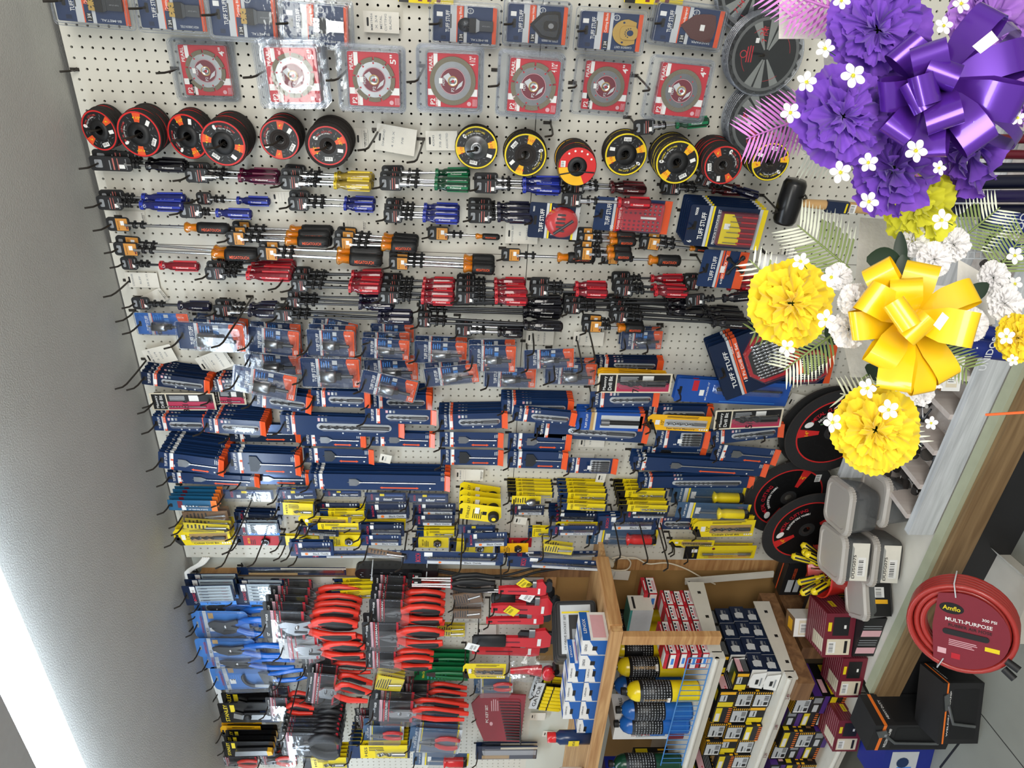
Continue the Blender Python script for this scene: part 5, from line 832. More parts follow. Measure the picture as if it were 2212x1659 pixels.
# Stanley knives and clamps
def stan_spec(kind):
    s = Spec('utility_knife_package' if kind == 'k' else 'folding_square_package', 'tool card'); mb = MB(); B = MB(); x, z = (.035, .10) if kind == 'k' else (.045, .09)
    mb.prism(rr(-x, x, -z, z, .006), 0, .001, 'g_black'); mb.text('STANLEY', 0, z - .022, -.0004, 'yellow', w=x * 1.7, h=.012); mb.rect(x * .1, x * .8, z - .05, z - .036, -.0004, 'yellow'); mb.rect(-x, x * .2, -z, -z * .4, -.0004, 'navy2')
    if kind == 'k': B.prism([(-.012, z * .5), (.010, z * .45), (.014, -z * .8), (-.006, -z * .92)], -.022, -.006, 'steel'); B.prism([(-.008, -z * .8), (.014, -z * .78), (.012, -z * .97), (-.004, -z)], -.024, -.005, 'g_yellow2')
    else:
        B.prism(rr(-.016, .006, -z * .8, z * .2, .008), -.016, -.006, 'steel'); B.prism([(-.01, z * .5), (.012, z * .45), (-.004, 0), (-.02, .01)], -.014, -.004, 'chrome'); B.lathe([(0, -.012), (.012, -.012), (.012, 0)], 'rubber', 16, 'y', (-.004, -.016, 0))
    s.part('card', mb); s.part('utility_knife' if kind == 'k' else 'square_tool', B); return s
stack(sp('stk', lambda: stan_spec('k')), 482, 592, 1618, 32, -.15, 4, .026, 'black carded silver utility knife', 'stack near the ceiling, picture bottom', 'black carded utility knives', 1, nom=(.07, .20), hz=.09)
stack(sp('stc', lambda: stan_spec('c')), 474, 600, 1540, 42, -.12, 2, .05, 'black carded tool with round knob', 'above the utility knives', 'knob tools on black cards', 0, nom=(.09, .18), hz=.08)
# slim long nose pliers with black grips
def slim_spec():
    s = Spec('long_reach_pliers', 'pliers'); h = MB(); h.prism(rr(-.018, .018, .10, .145, .006), -.004, .001, 'rubber'); h.rect(-.014, .014, .105, .125, -.0045, 'black2'); h.rect(-.004, .010, .112, .122, -.005, 'white'); h.rect(-.014, .014, .126, .129, -.0045, 'labelred'); s.part('hang_card', h)
    b = MB(); b.cyl((.004, -.01, .13), (.006, -.01, -.0), .0035, 'chrome'); b.cyl((-.004, -.01, .13), (-.006, -.01, -.0), .0035, 'chrome'); b.box(-.012, .012, -.014, -.006, -.002, .004, 'labelred'); s.part('shafts', b)
    g = MB(); grip(g, [(.007, -.01, 0), (.018, -.01, -.03), (.022, -.01, -.08), (.014, -.01, -.14)], .009, 'rubber'); grip(g, [(-.007, -.01, 0), (-.016, -.01, -.03), (-.020, -.01, -.08), (-.012, -.01, -.14)], .009, 'rubber'); s.part('grips', g); return s
stack(sp('slim', slim_spec), 884, 1068, 1261, 30, -.10, 2, .03, 'black gripped long reach pliers', 'below the power strip', 'long reach pliers', 1, nom=(.06, .28), hz=.13)
stack(sp('slim', slim_spec), 1010, 1180, 1272, 26, -.05, 1, .03, 'black gripped long pliers', 'tucked behind the topmost red pipe wrench', 'long reach pliers', -1, nom=(.06, .28), hz=.13)
# pipe wrenches (hang jaw-down)
def wrench_spec(padded):
    s = Spec('pipe_wrench', 'pipe wrench'); mb = MB(); rd = mat('wrench_red', '#c9202c', .25, coat=.4)
    mb.prism([(-.009, .15), (.009, .15), (.012, .10), (.012, -.02), (.012, -.075), (.030, -.085), (.034, -.125), (.018, -.150), (-.012, -.150), (-.016, -.12), (-.014, -.06), (-.012, .0), (-.011, .10)][::-1], -.012, .002, rd)
    mb.prism([(-.003, .14), (.004, .14), (.004, .118), (-.003, .118)], -.0125, -.0119, 'black2'); mb.rect(-.002, .002, -.03, .09, -.0123, 'burg'); mb.rect(-.010, .010, -.112, -.098, -.0128, 'white')
    s.part('handle', mb)
    if padded: p = MB(); p.tube([(0, -.005, .155), (0, -.005, .15), (0, -.005, .03), (0, -.005, .025)], [.008, .015, .016, .014], 'rubber', 12); s.part('grip_sleeve', p)
    j = MB(); j.prism([(-.004, -.150), (.030, -.150), (.036, -.165), (.030, -.185), (.004, -.188), (-.004, -.175)], -.012, .002, 'dksteel'); j.prism([(.014, -.150), (.026, -.150), (.028, -.03), (.018, -.02)], -.010, 0, 'dksteel')
    for k in range(10): j.box(.012, .016, -.011, .001, -.06 + k * .004, -.058 + k * .004, 'dksteel')
    s.part('hook_jaw', j); n = MB(); n.cyl((.022, -.006, -.085), (.022, -.006, -.062), .012, 'steel', n=12); s.part('adjusting_nut', n); return s
for i, (x0, x1, y, w, Y, t, pad, d) in enumerate([(1070,1186,1272,36,-.16,0,0,'short red pipe wrench with yellow tag'),(1052,1200,1312,46,-.13,1,0,'red pipe wrench with white barcode tag'),(1055,1190,1290,40,-.06,0,1,'black sleeved red pipe wrench'),(1042,1182,1337,30,-.11,-1,0,'slim red pipe wrench turned edgewise'),(1012,1200,1382,46,-.12,1,1,'largest red pipe wrench with black sleeve'),(1010,1175,1402,40,-.06,1,0,'orange red pipe wrench behind the largest')]):
    stack(sp(('wr', pad), lambda: wrench_spec(pad)), x0, x1, y, w, Y, 1, .03, d, 'hanging jaw down in place ' + NTH[i], 'red pipe wrenches', t, nom=(.06, .34), hz=.13, hl=.05)
# bagged red tool, hex key pouch, extractor packs
def bag_spec():
    s = Spec('bagged_plumbing_tool', 'bagged tool'); b = MB(); b.tube([(0, -.02, .09), (.004, -.02, .03), (0, -.02, -.02)], [.010, .014, .02], 'wrench_red', 10); b.lathe([(.0, -.045), (.022, -.045), (.024, -.02), (.0, -.02)], 'wrench_red', 16, 'y', (0, 0, -.045)); b.lathe([(.012, -.05), (.012, -.01)], 'dksteel', 12, 'y', (.02, 0, -.07)); s.part('red_tool', b)
    c = MB(); rg = random.Random(4); v = []; nx, nz = 7, 10
    for i in range(nx):
        for j in range(nz): u, w_ = i / (nx - 1), j / (nz - 1); v.append(((u - .5) * .11 * (1 - .3 * (w_ > .85)), -.004 - .055 * math.sin(math.pi * u) * math.sin(math.pi * min(1, w_ * 1.1)) + rg.uniform(-.007, .007), .1 - w_ * .2))
    c.add(v, [(i * nz + j, i * nz + j + 1, (i + 1) * nz + j + 1, (i + 1) * nz + j) for i in range(nx - 1) for j in range(nz - 1)], CP); s.part('plastic_bag', c); return s
stack(sp('bag', bag_spec), 1096, 1216, 1440, 56, -.12, 1, .03, 'red plumbing tool in crumpled clear bag', 'below the pipe wrenches', None, 0, nom=(.11, .20), hz=.09)
def pouch_spec():
    s = Spec('hex_key_pouch', 'hex key set'); b = MB(); vm = mat('vinyl_red', '#8c1626', .25, coat=.5); b.prism([(-.10, -.08), (.085, -.10), (.10, .06), (.06, .10), (-.02, .085), (-.09, .06)], -.004, .002, vm); b.text('PC KEY SET', .02, .045, -.0045, 'white', w=.07, h=.010); b.disc(-.02, .03, .008, -.0045, 'pink', 14, .006); lines(b, .03, .08, .0, .03, -.0045, 'pink', 4); s.part('vinyl_pouch', b)
    for k in range(14):
        h = MB(); px = .07 - k * .0115; h.tube([(px, -.012, -.0 - k * .002), (px - .004, -.012, -.07 - k * .0005), (px - .006, -.012, -.078), (px - .016 - k * .0005, -.014, -.080)], .0012 + k * .00015, 'dksteel', 6); s.part('hex_key', h)
    return s
stack(sp('pouch', pouch_spec), 1020, 1136, 1550, 108, -.06, 1, .03, 'dark red vinyl pouch of hex keys', 'on the smooth white panel', None, -3, nom=(.2, .2), hz=.08)
def ext_spec():
    s = Spec('screw_extractor_package', 'extractor card'); b = MB(); b.prism(rr(-.05, .05, -.06, .06, .004), 0, .002, 'g_black'); b.prism([(-.05, .03), (.05, .03), (.05, .06), (-.05, .06)], -.0006, 0, 'ltgrey'); b.text('GATOR', 0, .045, -.001, 'black', w=.08, h=.014); b.rect(-.05, .05, -.06, -.054, -.0006, 'yellow'); s.part('card', b)
    for k in range(7):
        h = MB(); px = -.04 + k * .0133; h.cyl((px, -.008, .024), (px, -.008, -.05), .0055, 'g_yellow', n=8); h.cyl((px, -.008, .0), (px, -.008, -.004), .006, 'black', n=8); s.part('extractor', h)
    return s
stack(sp('extr', ext_spec), 1150, 1222, 1506, 56, -.10, 2, .05, 'yellow screw extractor pack', 'beside the hex key pouch', 'yellow extractor packs', 9, nom=(.10, .12), hz=.05)
# loose hooks whose tips show with nothing on them
for i, (bx, by, tx, ty) in enumerate([(545,640,500,782),(630,572,588,628),(280,605,252,667),(168,150,152,152),(283,765,262,803),(292,670,283,718),(318,775,298,876),(340,860,322,890),(545,1075,465,1190),(586,1120,560,1235),(520,1132,480,1232),(622,1160,588,1212),(448,1265,420,1330),(435,1315,416,1372),(462,1415,442,1450),(480,1460,456,1482),(475,1485,464,1530),
    (655,1430,590,1600),(620,1420,570,1485),(720,1430,650,1520),(690,1500,560,1585),(748,1508,720,1612),(1430,700,1460,690),(1390,725,1368,778),(1150,715,1145,770),(1245,730,1253,808),(1190,750,1185,830),(1405,1085,1462,1225),(1318,1090,1272,1230),(1420,1110,1418,1194),(915,300,912,358),(818,280,790,332),(1188,265,1198,292),(1672,915,1710,925),(1690,962,1700,1000),(1370,1090,1352,1230),(1000,1110,975,1240),(868,1030,850,1060),(1268,700,1260,790),(1498,640,1495,655)]):
    hook_to(bx, by, tx, ty, W_(f'bare black peg hook, {NTH[i]} counting from the ceiling end of the spares'))
# ---------------------------------------------------------------- handwritten stock tags
def tag_spec(L, Wd, txts, printed):
    s = Spec('paper_tag', 'paper tag'); b = MB(); x, z = Wd / 2, L / 2; b.prism([(-x, -z), (x, -z), (x, z), (-x, z)], 0, .0004, 'paper'); b.prism(pill(-min(.010, x * .5), min(.010, x * .5), z - .013, z - .008), -.0003, -.0002, 'black')
    if printed: b.text(printed, 0, -z + .008, -.0004, 'black2', w=Wd * .8, h=.0035); b.text('OUT OF STOCK', 0, -z + .0035, -.0004, 'black2', w=Wd * .6, h=.0035); [b.rect(-x * .85, x * .85, z - .022 - q * .008, z - .0216 - q * .008, -.0003, 'grey') for q in range(3)]
    for i, t in enumerate(txts): b.text(t, 0, z - .020 - i * (L - .03) / max(3, len(txts)), -.0004, 'grey', w=min(Wd * .8, .006 * len(t)), h=.0055)
    return s.one(b)
for i, (x0, x1, y, w, t, Y, tx, pr, wh) in enumerate([(785,862,48,46,0,-.03,['MM19456','X 3/4','METAL','CUTTING','BLADE'],None,'near the chrome scraper blade'),(812,898,302,58,8,-.03,['DIAMOND','4 1/2 X','7/8'],None,'on a bare hook beside the thick wheels'),(920,988,304,42,-2,-.03,['4X045','7/8 AB','ASSORTED'],None,'beside the silver nutted wheel'),
    (765,794,300,46,0,-.002,[],'TEMPORARILY','behind the thick rimmed wheels'),(200,283,352,40,-2,-.002,[],'TEMPORARILY','behind the black screwdrivers'),(232,316,476,40,-1,-.002,[],'TEMPORARILY','behind the first orange grip driver'),(585,640,425,22,-2,-.002,[],'TEMPORARILY','behind the blue driver bunch'),(735,792,487,24,0,-.002,[],'TEMPORARILY','behind the amber drivers'),
    (1092,1162,505,44,0,-.02,['POWER BIT','#2','SQUARE'],None,'under the round bit case card'),(272,342,605,32,0,-.01,['SCREWDRIVER','RUFF','3/8 X 10'],None,'under the lone red screwdriver'),(290,362,648,28,-28,-.01,[],'TEMPORARILY','slanted behind the smoky handle'),(312,378,768,36,-16,-.03,['HM 92118','2 1/4','HOLE','SAW'],None,'tilted near the ceiling'),
    (428,500,782,40,-24,-.03,['CARBIDE','3/4','HOLE SAW'],'TEMPORARILY','tilted under the widest hole saw'),(1136,1196,730,30,0,-.02,['CARBIDE','9/16','HOLE SAW'],None,'under the black handled drivers'),(1238,1304,732,30,0,-.02,['ARBOR','1/4'],None,'beside the orange labelled drivers'),(820,845,991,18,14,-.04,['SKU'],None,'small tag in the bare gap'),(982,1044,1026,24,1,-.02,['3/8 BIT'],'TEMPORARILY','below the widest spade bits'),
    (1250,1306,956,20,0,-.01,['MASONRY','5/8'],None,'under the long black bit card'),(1228,1290,985,12,0,-.005,[],'TEMPORARILY','behind the small five bit card'),(1288,1308,1032,20,6,-.04,['BIT'],None,'small tag on a bare hook'),(1688,1745,968,26,2,-.03,['21X1','4/8','MASONRY'],None,'beside the largest cutting wheels'),(1700,1740,870,36,12,-.02,['1/4'],None,'beside the blue bit holders'),(1110,1138,1125,16,8,-.04,['HSS'],None,'on a bare hook below black chuck'),
    (1302,1360,1242,20,4,-.03,['PROPANE','TORCH'],None,'hanging above the wooden box'),(628,669,1258,20,1,-.02,['PAPER','BLADES'],None,'white tag below the saw blade pack'),(528,610,1068,20,-3,-.02,['BIT'],None,'white tag behind clear bit trays'),(1145,1178,1548,16,2,-.02,['3/16'],None,'upper tag on the smooth panel'),(1172,1208,1586,12,6,-.02,['1/4'],None,'lower tag on the smooth panel'),(1688,1722,545,30,-2,-.01,['DRILL'],'TEMPORARILY','behind the palm fronds'),(1030,1072,1362,24,-2,-.01,['JAW'],None,'behind the slim pipe wrench')]):
    L, Wd = msize((x0 + x1) / 2, y, x1 - x0, w, Y); q = at((x0 + x1) / 2, y, Y); tag_spec(L, Wd, tx, pr).put(TM(q, t), W_('cream paper stock tag ' + wh), 'paper stock tags')
for i, (x, y, t, k) in enumerate([(1133, 1262, 40, 'yellow'), (1138, 1290, 25, 'white'), (1105, 1320, 35, 'yellow'), (1020, 1398, 20, 'white')]):
    s = Spec('hang_tag', 'hang tag'); b = MB(); b.rect(-.028, .028, -.034, .034, 0, k); b.rect(-.028, .028, -.034, .034, .0006, k); lines(b, -.02, .02, -.005, .01, -.0003, 'black2', 4); (b.text('POWER PRO', 0, .022, -.0003, 'black', w=.045, h=.008) if k == 'yellow' else b.bars(-.018, .018, -.028, -.008, -.0003)); s.one(b).put(TM(at(x, y, -.17), t, sc=(.7,1,.7)), f'{k} card tag tied to the {("topmost", "second", "third", "largest")[i]} pipe wrench')
# ================================================================ SHELVES AND WHAT STANDS ON THEM
ZW, ZR, ZN, ZL = H - 1.49, H - 1.83, H - 2.10, H - 2.38
I4 = Matrix.Identity(4)
def obj1(name, cat, mb, label, group=None, m=I4): return Spec(name, cat).one(mb).put(m, label, group)
def bx(a, k): m = MB(); m.box(*a, k); return m
# wooden box shelf
s = Spec('wooden_shelf', 'shelf')
s.part('shelf_board', bx((-4.2, -1.62, -.46, -.002, ZW - .018, ZW), 'pine_x')); s.part('front_rail', bx((-4.2, -1.60, -.485, -.461, ZW - .018, ZW + .020), 'pine_x')); s.part('side_rail', bx((-1.62, -1.595, -.46, -.16, ZW - .02, ZW + .022), 'pine'))
s.part('support_post', bx((-1.66, -1.62, -.487, -.465, ZR + .0, ZW - .02), 'pine')); s.put(I4, 'rough pine shelf with front rail and post above the yellow cylinders')
def metal_shelf(z, xr, yb, name, lab, lip=.035, xl=-4.2):
    s = Spec('metal_shelf', 'shelf'); s.part('deck', bx((xl, xr - .002, -.455, yb, z - .012, z), 'shelf_white')); m = MB(); m.box(xl, xr, -.485, -.456, z - lip, z + .004, 'shelf_white'); m.tube([(xl, -.485, z - lip * .2), (xr, -.485, z - lip * .2)], .008, 'shelf_white', 8); s.part('front_lip', m)
    b = MB(); b.add([(xr, yb, z + .012), (xr, yb, z - .05), (xr, -.46, z - .03), (xr, -.46, z + .012)], [(0, 1, 2, 3)], 'shelf_white'); b.add([(xr - .004, yb, z + .012), (xr - .004, yb, z - .05), (xr - .004, -.46, z - .03), (xr - .004, -.46, z + .012)], [(3, 2, 1, 0)], 'shelf_white')
    b.add([(xr - .004, yb, z + .012), (xr, yb, z + .012), (xr, -.46, z + .012), (xr - .004, -.46, z + .012)], [(0, 1, 2, 3)], 'shelf_white')
    for k in range(3): b.T = Matrix.Translation((xr + .0005, -.20 - .11 * k, z - .02)); b.add([(0, .006, -.006), (0, -.006, -.006), (0, -.006, .006), (0, .006, .006)], [(3, 2, 1, 0)], 'black2'); b.T = None
    s.part('end_bracket', b); s.put(I4, lab); return s
metal_shelf(ZR, -1.73, -.15, 'r', 'worn white metal shelf carrying the yellow and blue gas cylinders')
metal_shelf(ZN, -1.83, -.15, 'n', 'white metal shelf of nail boxes with red handwritten prices')
m = MB()
for i, t in enumerate(['2.49', '3.89', '3.39', '4.19', '3.99', '4.49']): m.T = Matrix.Translation((-1.92 - i * .17, -.4935, ZN - .018)); m.text(t, 0, 0, 0, 'burg', h=.012); m.T = None
obj1('price_writing', 'handwritten prices', m, 'red handwritten prices on the nail shelf edge')
# blue wire fence
m = MB(); bw = mat('wire_blue', '#3f7fc0', .35); x0, x1 = -3.6, -1.74
for z in (ZR + .006, ZR + .085): m.tube([(x0, -.475, z), (x1, -.475, z)], .0022, bw, 6)
k = x1
m.tube([(x1, -.475, ZR + .006), (x1, -.475, ZR + .085)], .0022, bw, 6)
while k > x0: k -= .028; m.tube([(k, -.475, ZR + .004), (k, -.475, ZR + .087)], .0014, bw, 5)
obj1('wire_shelf_fence', 'wire fence', m, 'blue wire fence along the front of the gas cylinder shelf')
# bottom ledge
s = Spec('ledge_shelf', 'shelf'); m = MB(); m.box(-1.86, 1.0, -.49, -.002, ZL - .012, ZL, 'shelf_white'); s.part('deck', m)
for i in range(0): pass
s.part('front_lip', bx((-1.86, 1.0, -.525, -.491, ZL - .02, ZL + .006), 'sage')); s.part('wooden_rail', bx((-1.90, 1.0, -.545, -.526, ZL - .085, ZL - .008), 'ledge_wood')); s.part('kick_board', bx((-1.86, 1.0, -.53, -.51, .0, ZL - .086), 'blackpaint'))
s.part('end_post', bx((-1.93, -1.87, -.33, -.05, .0, ZL + .16), 'plank_brown')); s.put(I4, 'long sage lipped bottom shelf with wooden rail and black kick board')
metal_shelf(ZL - .01, -1.95, -.06, 'l', 'lowest metal shelf left of the brown post')
obj1('wood_block', 'wood block', bx((-1.93, -1.84, -.50, -.10, ZN - .09, ZN - .03), 'plank_brown'), 'brown timber block with a knot under the nail shelf')
# ---- boxes
def box_spec(st, w, d, h):
    def f():
        m = MB(); x, y, z = w / 2, -d / 2, h; e = .0006
        body = {'navyn': 'navy2', 'pinkb': 'black', 'haz': 'black', 'redw': 'labelred', 'burg': 'burg', 'clampb': 'blackpaint', 'lenox': 'white', 'purp': 'black', 'dark': 'black2', 'greenb': 'dkgreen', 'blueb': 'dkblueb', 'torch': 'white', 'sponge': 'paper', 'driver': 'black2', 'whitel': 'white', 'tool': 'black2'}[st]
        if body == 'dkblueb': body = mat('dkblueb', '#1b2a86', .35)
        m.box(-x, x, -d / 2, d / 2, 0, h, body)
        def F(x0, x1, z0, z1, k, o=e): m.rect(x0 * w - x, x1 * w - x, z0 * h, z1 * h, y - o, k)             # front
        def Rr(y0, y1, z0, z1, k, o=e): m.add([(x + o, (y0 - .5) * d, z0 * h), (x + o, (y1 - .5) * d, z0 * h), (x + o, (y1 - .5) * d, z1 * h), (x + o, (y0 - .5) * d, z1 * h)], [(0, 1, 2, 3)], k)
        def Tt(x0, x1, y0, y1, k, o=e): m.add([((x0 - .5) * w, (y0 - .5) * d, h + o), ((x1 - .5) * w, (y0 - .5) * d, h + o), ((x1 - .5) * w, (y1 - .5) * d, h + o), ((x0 - .5) * w, (y1 - .5) * d, h + o)], [(0, 1, 2, 3)], k)
        def Rtext(t, yc, zc, k, hh, ww, rot=0):
            m.T = Matrix.Translation((x + e * 1.8, (yc - .5) * d, zc * h)) @ Matrix.Rotation(R(90), 4, 'Z'); m.text(t, 0, 0, 0, k, h=hh, w=ww, rot=rot); m.T = None
        if st == 'navyn':
            F(.0, 1, .0, 1, 'white'); m.prism([(-x, .1 * h), (x, .1 * h), (x * .8, h * .98), (0, h * 1.12), (-x * .8, h * .98)], y - .014, y - .012, 'white'); m.add([(x + .010, (v - .5) * d, u * h) for v, u in ((.06, .35), (.42, .3), (.48, .6), (.40, .9), (.1, .9))], [(0, 1, 2, 3, 4)], 'm_ltgrey') if h > .0 else None; F(.2, .7, .3, .4, 'grey', .0152); F(.3, .6, .5, .7, 'black2', .0152)
            Rtext('FASTENERS', .5, .62, 'ltgrey', h * .16, d * .7, -6); Rtext('BRIGHT', .35, .36, 'ltgrey', h * .1, d * .25); Rtext('COATED', .7, .36, 'grey', h * .1, d * .25)
        elif st == 'pinkb':
            Rr(.08, .92, .52, .92, 'pink'); Rtext('..', .12, .66, 'labelred', h * .1, d * .1); lines(m, 0, 0, 0, 0, 0, 'grey', 0); [Rr(.08, .92, .10 + q * .1, .14 + q * .1, 'grey') for q in range(4)]
            F(0, .3, .05, .95, 'yellow'); F(.35, .75, .5, .9, 'ltgrey'); F(.4, .7, .62, .68, 'black', .001); F(.78, .95, .05, .95, 'yellow2'); Tt(.05, .95, .1, .9, 'dkgreen'); Tt(.2, .8, .1, .35, 'yellow', .001)
        elif st == 'haz':
            F(.08, .8, .06, .94, 'ltgrey'); F(.12, .5, .62, .70, 'black2', .001); F(.12, .4, .45, .50, 'grey', .001); F(.08, .16, .06, .94, 'white', .001); F(.14, .34, .12, .34, 'black2', .001)
            for q in range(5): F(.45 + q * .06, .48 + q * .06, .12, .38, 'black', .001)
            for q in range(8): F(.84, .96, q * .125, q * .125 + .06, 'yellow2', .001); Tt(q * .125, q * .125 + .06, .0, .3, 'yellow2')
            Tt(.2, .7, .4, .9, 'tan'); Tt(.35, .6, .5, .7, 'yellow', .001); Rr(.1, .9, .2, .5, 'brown'); [Rr(q * .12, q * .12 + .06, .8, 1, 'yellow2') for q in range(8)]
        elif st == 'redw':
            Rr(.03, .97, .04, .6, 'white'); Rr(.0, 1, .6, .70, 'black', .001); [Rr(.12 + q * .2, .24 + q * .2, .35, .52, ('dkblue', 'labelred', 'navy2', 'black')[q], .001) for q in range(4)]; Rr(.2, .8, .1, .28, 'pink', .001); Rr(.2, .8, .8, .88, 'white', .001)
            F(.05, .95, .05, .55, 'white'); F(0, 1, .6, .72, 'black'); F(.3, .7, .15, .4, 'skyblue', .001); Tt(.05, .95, .05, .5, 'white'); Tt(.1, .9, .55, .9, 'red')
        elif st == 'burg':
            [Rr(.02, .98, q * .1 + .04, q * .1 + .045, 'pink') for q in range(9)]; Rr(.35, .65, .45, .62, 'yellow', .001); Rtext('PROFIT', .5, .535, 'black', h * .06, d * .22)
            F(.06, .42, .1, .9, 'cream'); F(.10, .38, .2, .3, 'black2', .001); m.bars(-x + w * .1, -x + w * .36, h * .6, h * .85, y - .001); F(.5, .92, .2, .75, 'dark', .001) if False else F(.5, .92, .2, .75, 'black2', .001); F(.6, .8, .8, .92, 'yellow', .001); Tt(.1, .4, .05, .6, 'cream'); F(.66, .74, .3, .38, 'white', .0015)
            [Tt(.02, .98, q * .1 + .04, q * .1 + .05, 'pink') for q in range(9)]
        elif st == 'clampb':
            F(.0, 1, .86, .90, 'orange2'); F(.08, .9, .1, .72, 'rubber'); m.text('WELDING CLAMP', 0, h * .80, y - .001, 'white', w=w * .75, h=h * .035); Rr(.0, 1, .86, .90, 'orange2'); Rr(.1, .9, .15, .75, 'rubber'); Rtext('HEAVY DUTY', .5, .8, 'white', h * .03, d * .6)
            m.tube([(-x * .4, y - .004, h * .15), (-x * .3, y - .004, h * .7), (x * .3, y - .004, h * .85)], .006, 'steel', 8); m.prism([(x * .2, h * .8), (x * .7, h * .86), (x * .6, h * .98), (x * .1, h * .92)], y - .006, y - .002, 'steel')
        elif st == 'lenox':
            F(.0, 1, .0, .35, 'blue'); m.poly([(-x, h * .35), (x, h * .35), (x, h * .75)], y - e, 'blue'); m.text('LENOX', 0, h * .85, y - e, 'navy2', w=w * .5, h=h * .1); Rr(0, 1, .7, 1, 'blue'); Rtext('LENOX', .5, .86, 'white', h * .12, d * .5); Rr(.1, .9, .1, .6, 'pink'); F(.3, .6, .42, .6, 'black2', .001); Tt(0, .3, 0, 1, 'blue'); Tt(.4, .9, .2, .6, 'grey')
        elif st == 'purp':
            F(0, 1, .0, .3, 'purple'); F(.1, .5, .5, .8, 'ltgrey'); F(.6, .9, .4, .9, 'grey'); Tt(0, 1, 0, .4, 'purple'); Rr(0, 1, .5, 1, 'purple'); Rr(.1, .5, .1, .4, 'pink')
        elif st == 'dark': F(.05, .95, .55, .92, 'yellow'); F(.1, .6, .62, .85, 'white', .001); [F(q * .125, q * .125 + .06, 0, .2, 'orange2') for q in range(8)]; Rr(.05, .95, .6, .95, 'yellow'); [Rr(q * .125, q * .125 + .06, .1, .3, 'yellow2') for q in range(8)]; Tt(.1, .9, .2, .8, 'tan')
        elif st == 'tool': F(.0, 1, .46, .54, 'orange'); Rr(0, 1, .46, .54, 'orange'); F(.1, .5, .6, .9, 'ltgrey'); F(.1, .5, .72, .76, 'black', .001); m.text('CORDLESS', x * .4, h * .8, y - .001, 'orange', w=w * .35, h=h * .07); Rtext('CORDLESS', .5, .8, 'orange', h * .07, d * .6); Rr(.1, .4, .1, .35, 'white'); Tt(0, 1, .45, .55, 'orange')
        elif st == 'driver': Rr(.05, .3, .05, .95, 'pink'); Rr(.05, .95, .5, .6, 'grey'); [F(.08 + q * .45, .24 + q * .45, .05, .95, 'pink') for q in range(2)]; [F(.3 + q * .06 + (q > 2) * .25, .32 + q * .06 + (q > 2) * .25, .1, .95, 'grey') for q in range(5)]
        elif st == 'whitel': F(.1, .9, .2, .8, 'cream'); m.bars(-x * .6, x * .5, h * .25, h * .75, y - .001); Tt(0, 1, 0, 1, 'brown'); Tt(.2, .8, .2, .7, 'yellow2', .001)
        elif st == 'torch':
            m.text('CLASSIC BRASS', -x * .55, h * .55, y - e, 'burg', w=h * .4, h=.010, rot=90); F(0, 1, .0, .22, 'burg'); F(.1, .9, .24, .68, 'ltgrey'); m.cyl((0, y - .004, h * .3), (0, y - .004, h * .5), .014, 'g_blue', n=10); m.tube([(0, y - .004, h * .5), (.0, y - .004, h * .56), (-.012, y - .004, h * .72)], .003, 'dksteel', 6)
            for q in range(4): m.disc(-x * .4, h * (.45 + q * .05), .005, y - .0012, 'labelred', 10)
            [Rr(.1, .9, .3 + q * .07, .33 + q * .07, 'burg') for q in range(6)]; Rtext('CLASSIC BRASS', .5, .88, 'black', h * .05, d * .7)
        elif st == 'blueb': F(.15, .85, .3, .85, 'ltgrey'); F(.2, .5, .4, .7, 'skyblue', .001); m.disc(x * .2, h * .6, w * .12, y - .0015, 'navy', 12); Rr(.2, .8, .3, .8, 'skyblue')
        elif st == 'greenb': F(.2, .8, .3, .7, 'burg'); F(.3, .7, .4, .6, 'white', .001)
        elif st == 'sponge': Rr(.05, .95, .1, .95, 'paper'); Rr(.1, .9, .75, .85, 'black2', .001); Tt(0, 1, 0, 1, 'teal'); F(0, 1, 0, 1, 'ltgrey'); F(.0, 1, .9, 1, 'teal', .001)
        nm = {'navyn': 'nail_box', 'pinkb': 'nail_box', 'haz': 'screw_box', 'redw': 'switch_box', 'burg': 'boxed_sander_discs', 'clampb': 'welding_clamp_box', 'lenox': 'hole_saw_box', 'purp': 'screw_box', 'dark': 'screw_box', 'tool': 'tool_box_carton', 'driver': 'carton', 'whitel': 'white_carton', 'torch': 'torch_kit_box', 'blueb': 'blue_carton', 'greenb': 'small_green_box', 'sponge': 'mask_box'}[st]
        return Spec(nm, 'box').one(m)
    return sp(('box', st, w, d, h), f)
def putbox(st, w, d, h, X, Y, Z, label, group=None, yaw=0, tilt=0, lean=0):           # X = right side, Y = front, Z = base
    c = Matrix.Translation((X - w / 2, Y + d / 2, Z)) @ Euler((R(lean), R(tilt), R(yaw)), 'XYZ').to_matrix().to_4x4(); box_spec(st, w, d, h).put(c, W_(label), group)
ROWN = ['bottom layer', 'second layer', 'third layer', 'fourth layer', 'top layer']; DEP = ['front row', 'second row back', 'third row back', 'fourth row back', 'row against the wall']
rg = random.Random(5)
for k in range(4):
    for j in range(3):
        if k == 0 and j == 2: continue
        putbox('navyn', .085, .068, .052, -1.855 + .01 * (j == 1), -.44 + k * .07, ZN + .001 + j * .0525, f'navy nail box with white open flap, {ROWN[j]}, {DEP[k]}', 'navy nail boxes at the shelf end')
    for j in range(2):
        if k == 0 and j == 1: continue
        putbox('pinkb', .09, .066, .045, -1.862 - .095 * j * (k % 2), -.44 + k * .07, ZN + .16 + (0 if k else -.052) + .046 * j * (k % 2 == 0), f'black nail box with pink label, {("lower", "upper")[j]} of its pair, {DEP[k]}', 'black and pink nail boxes')
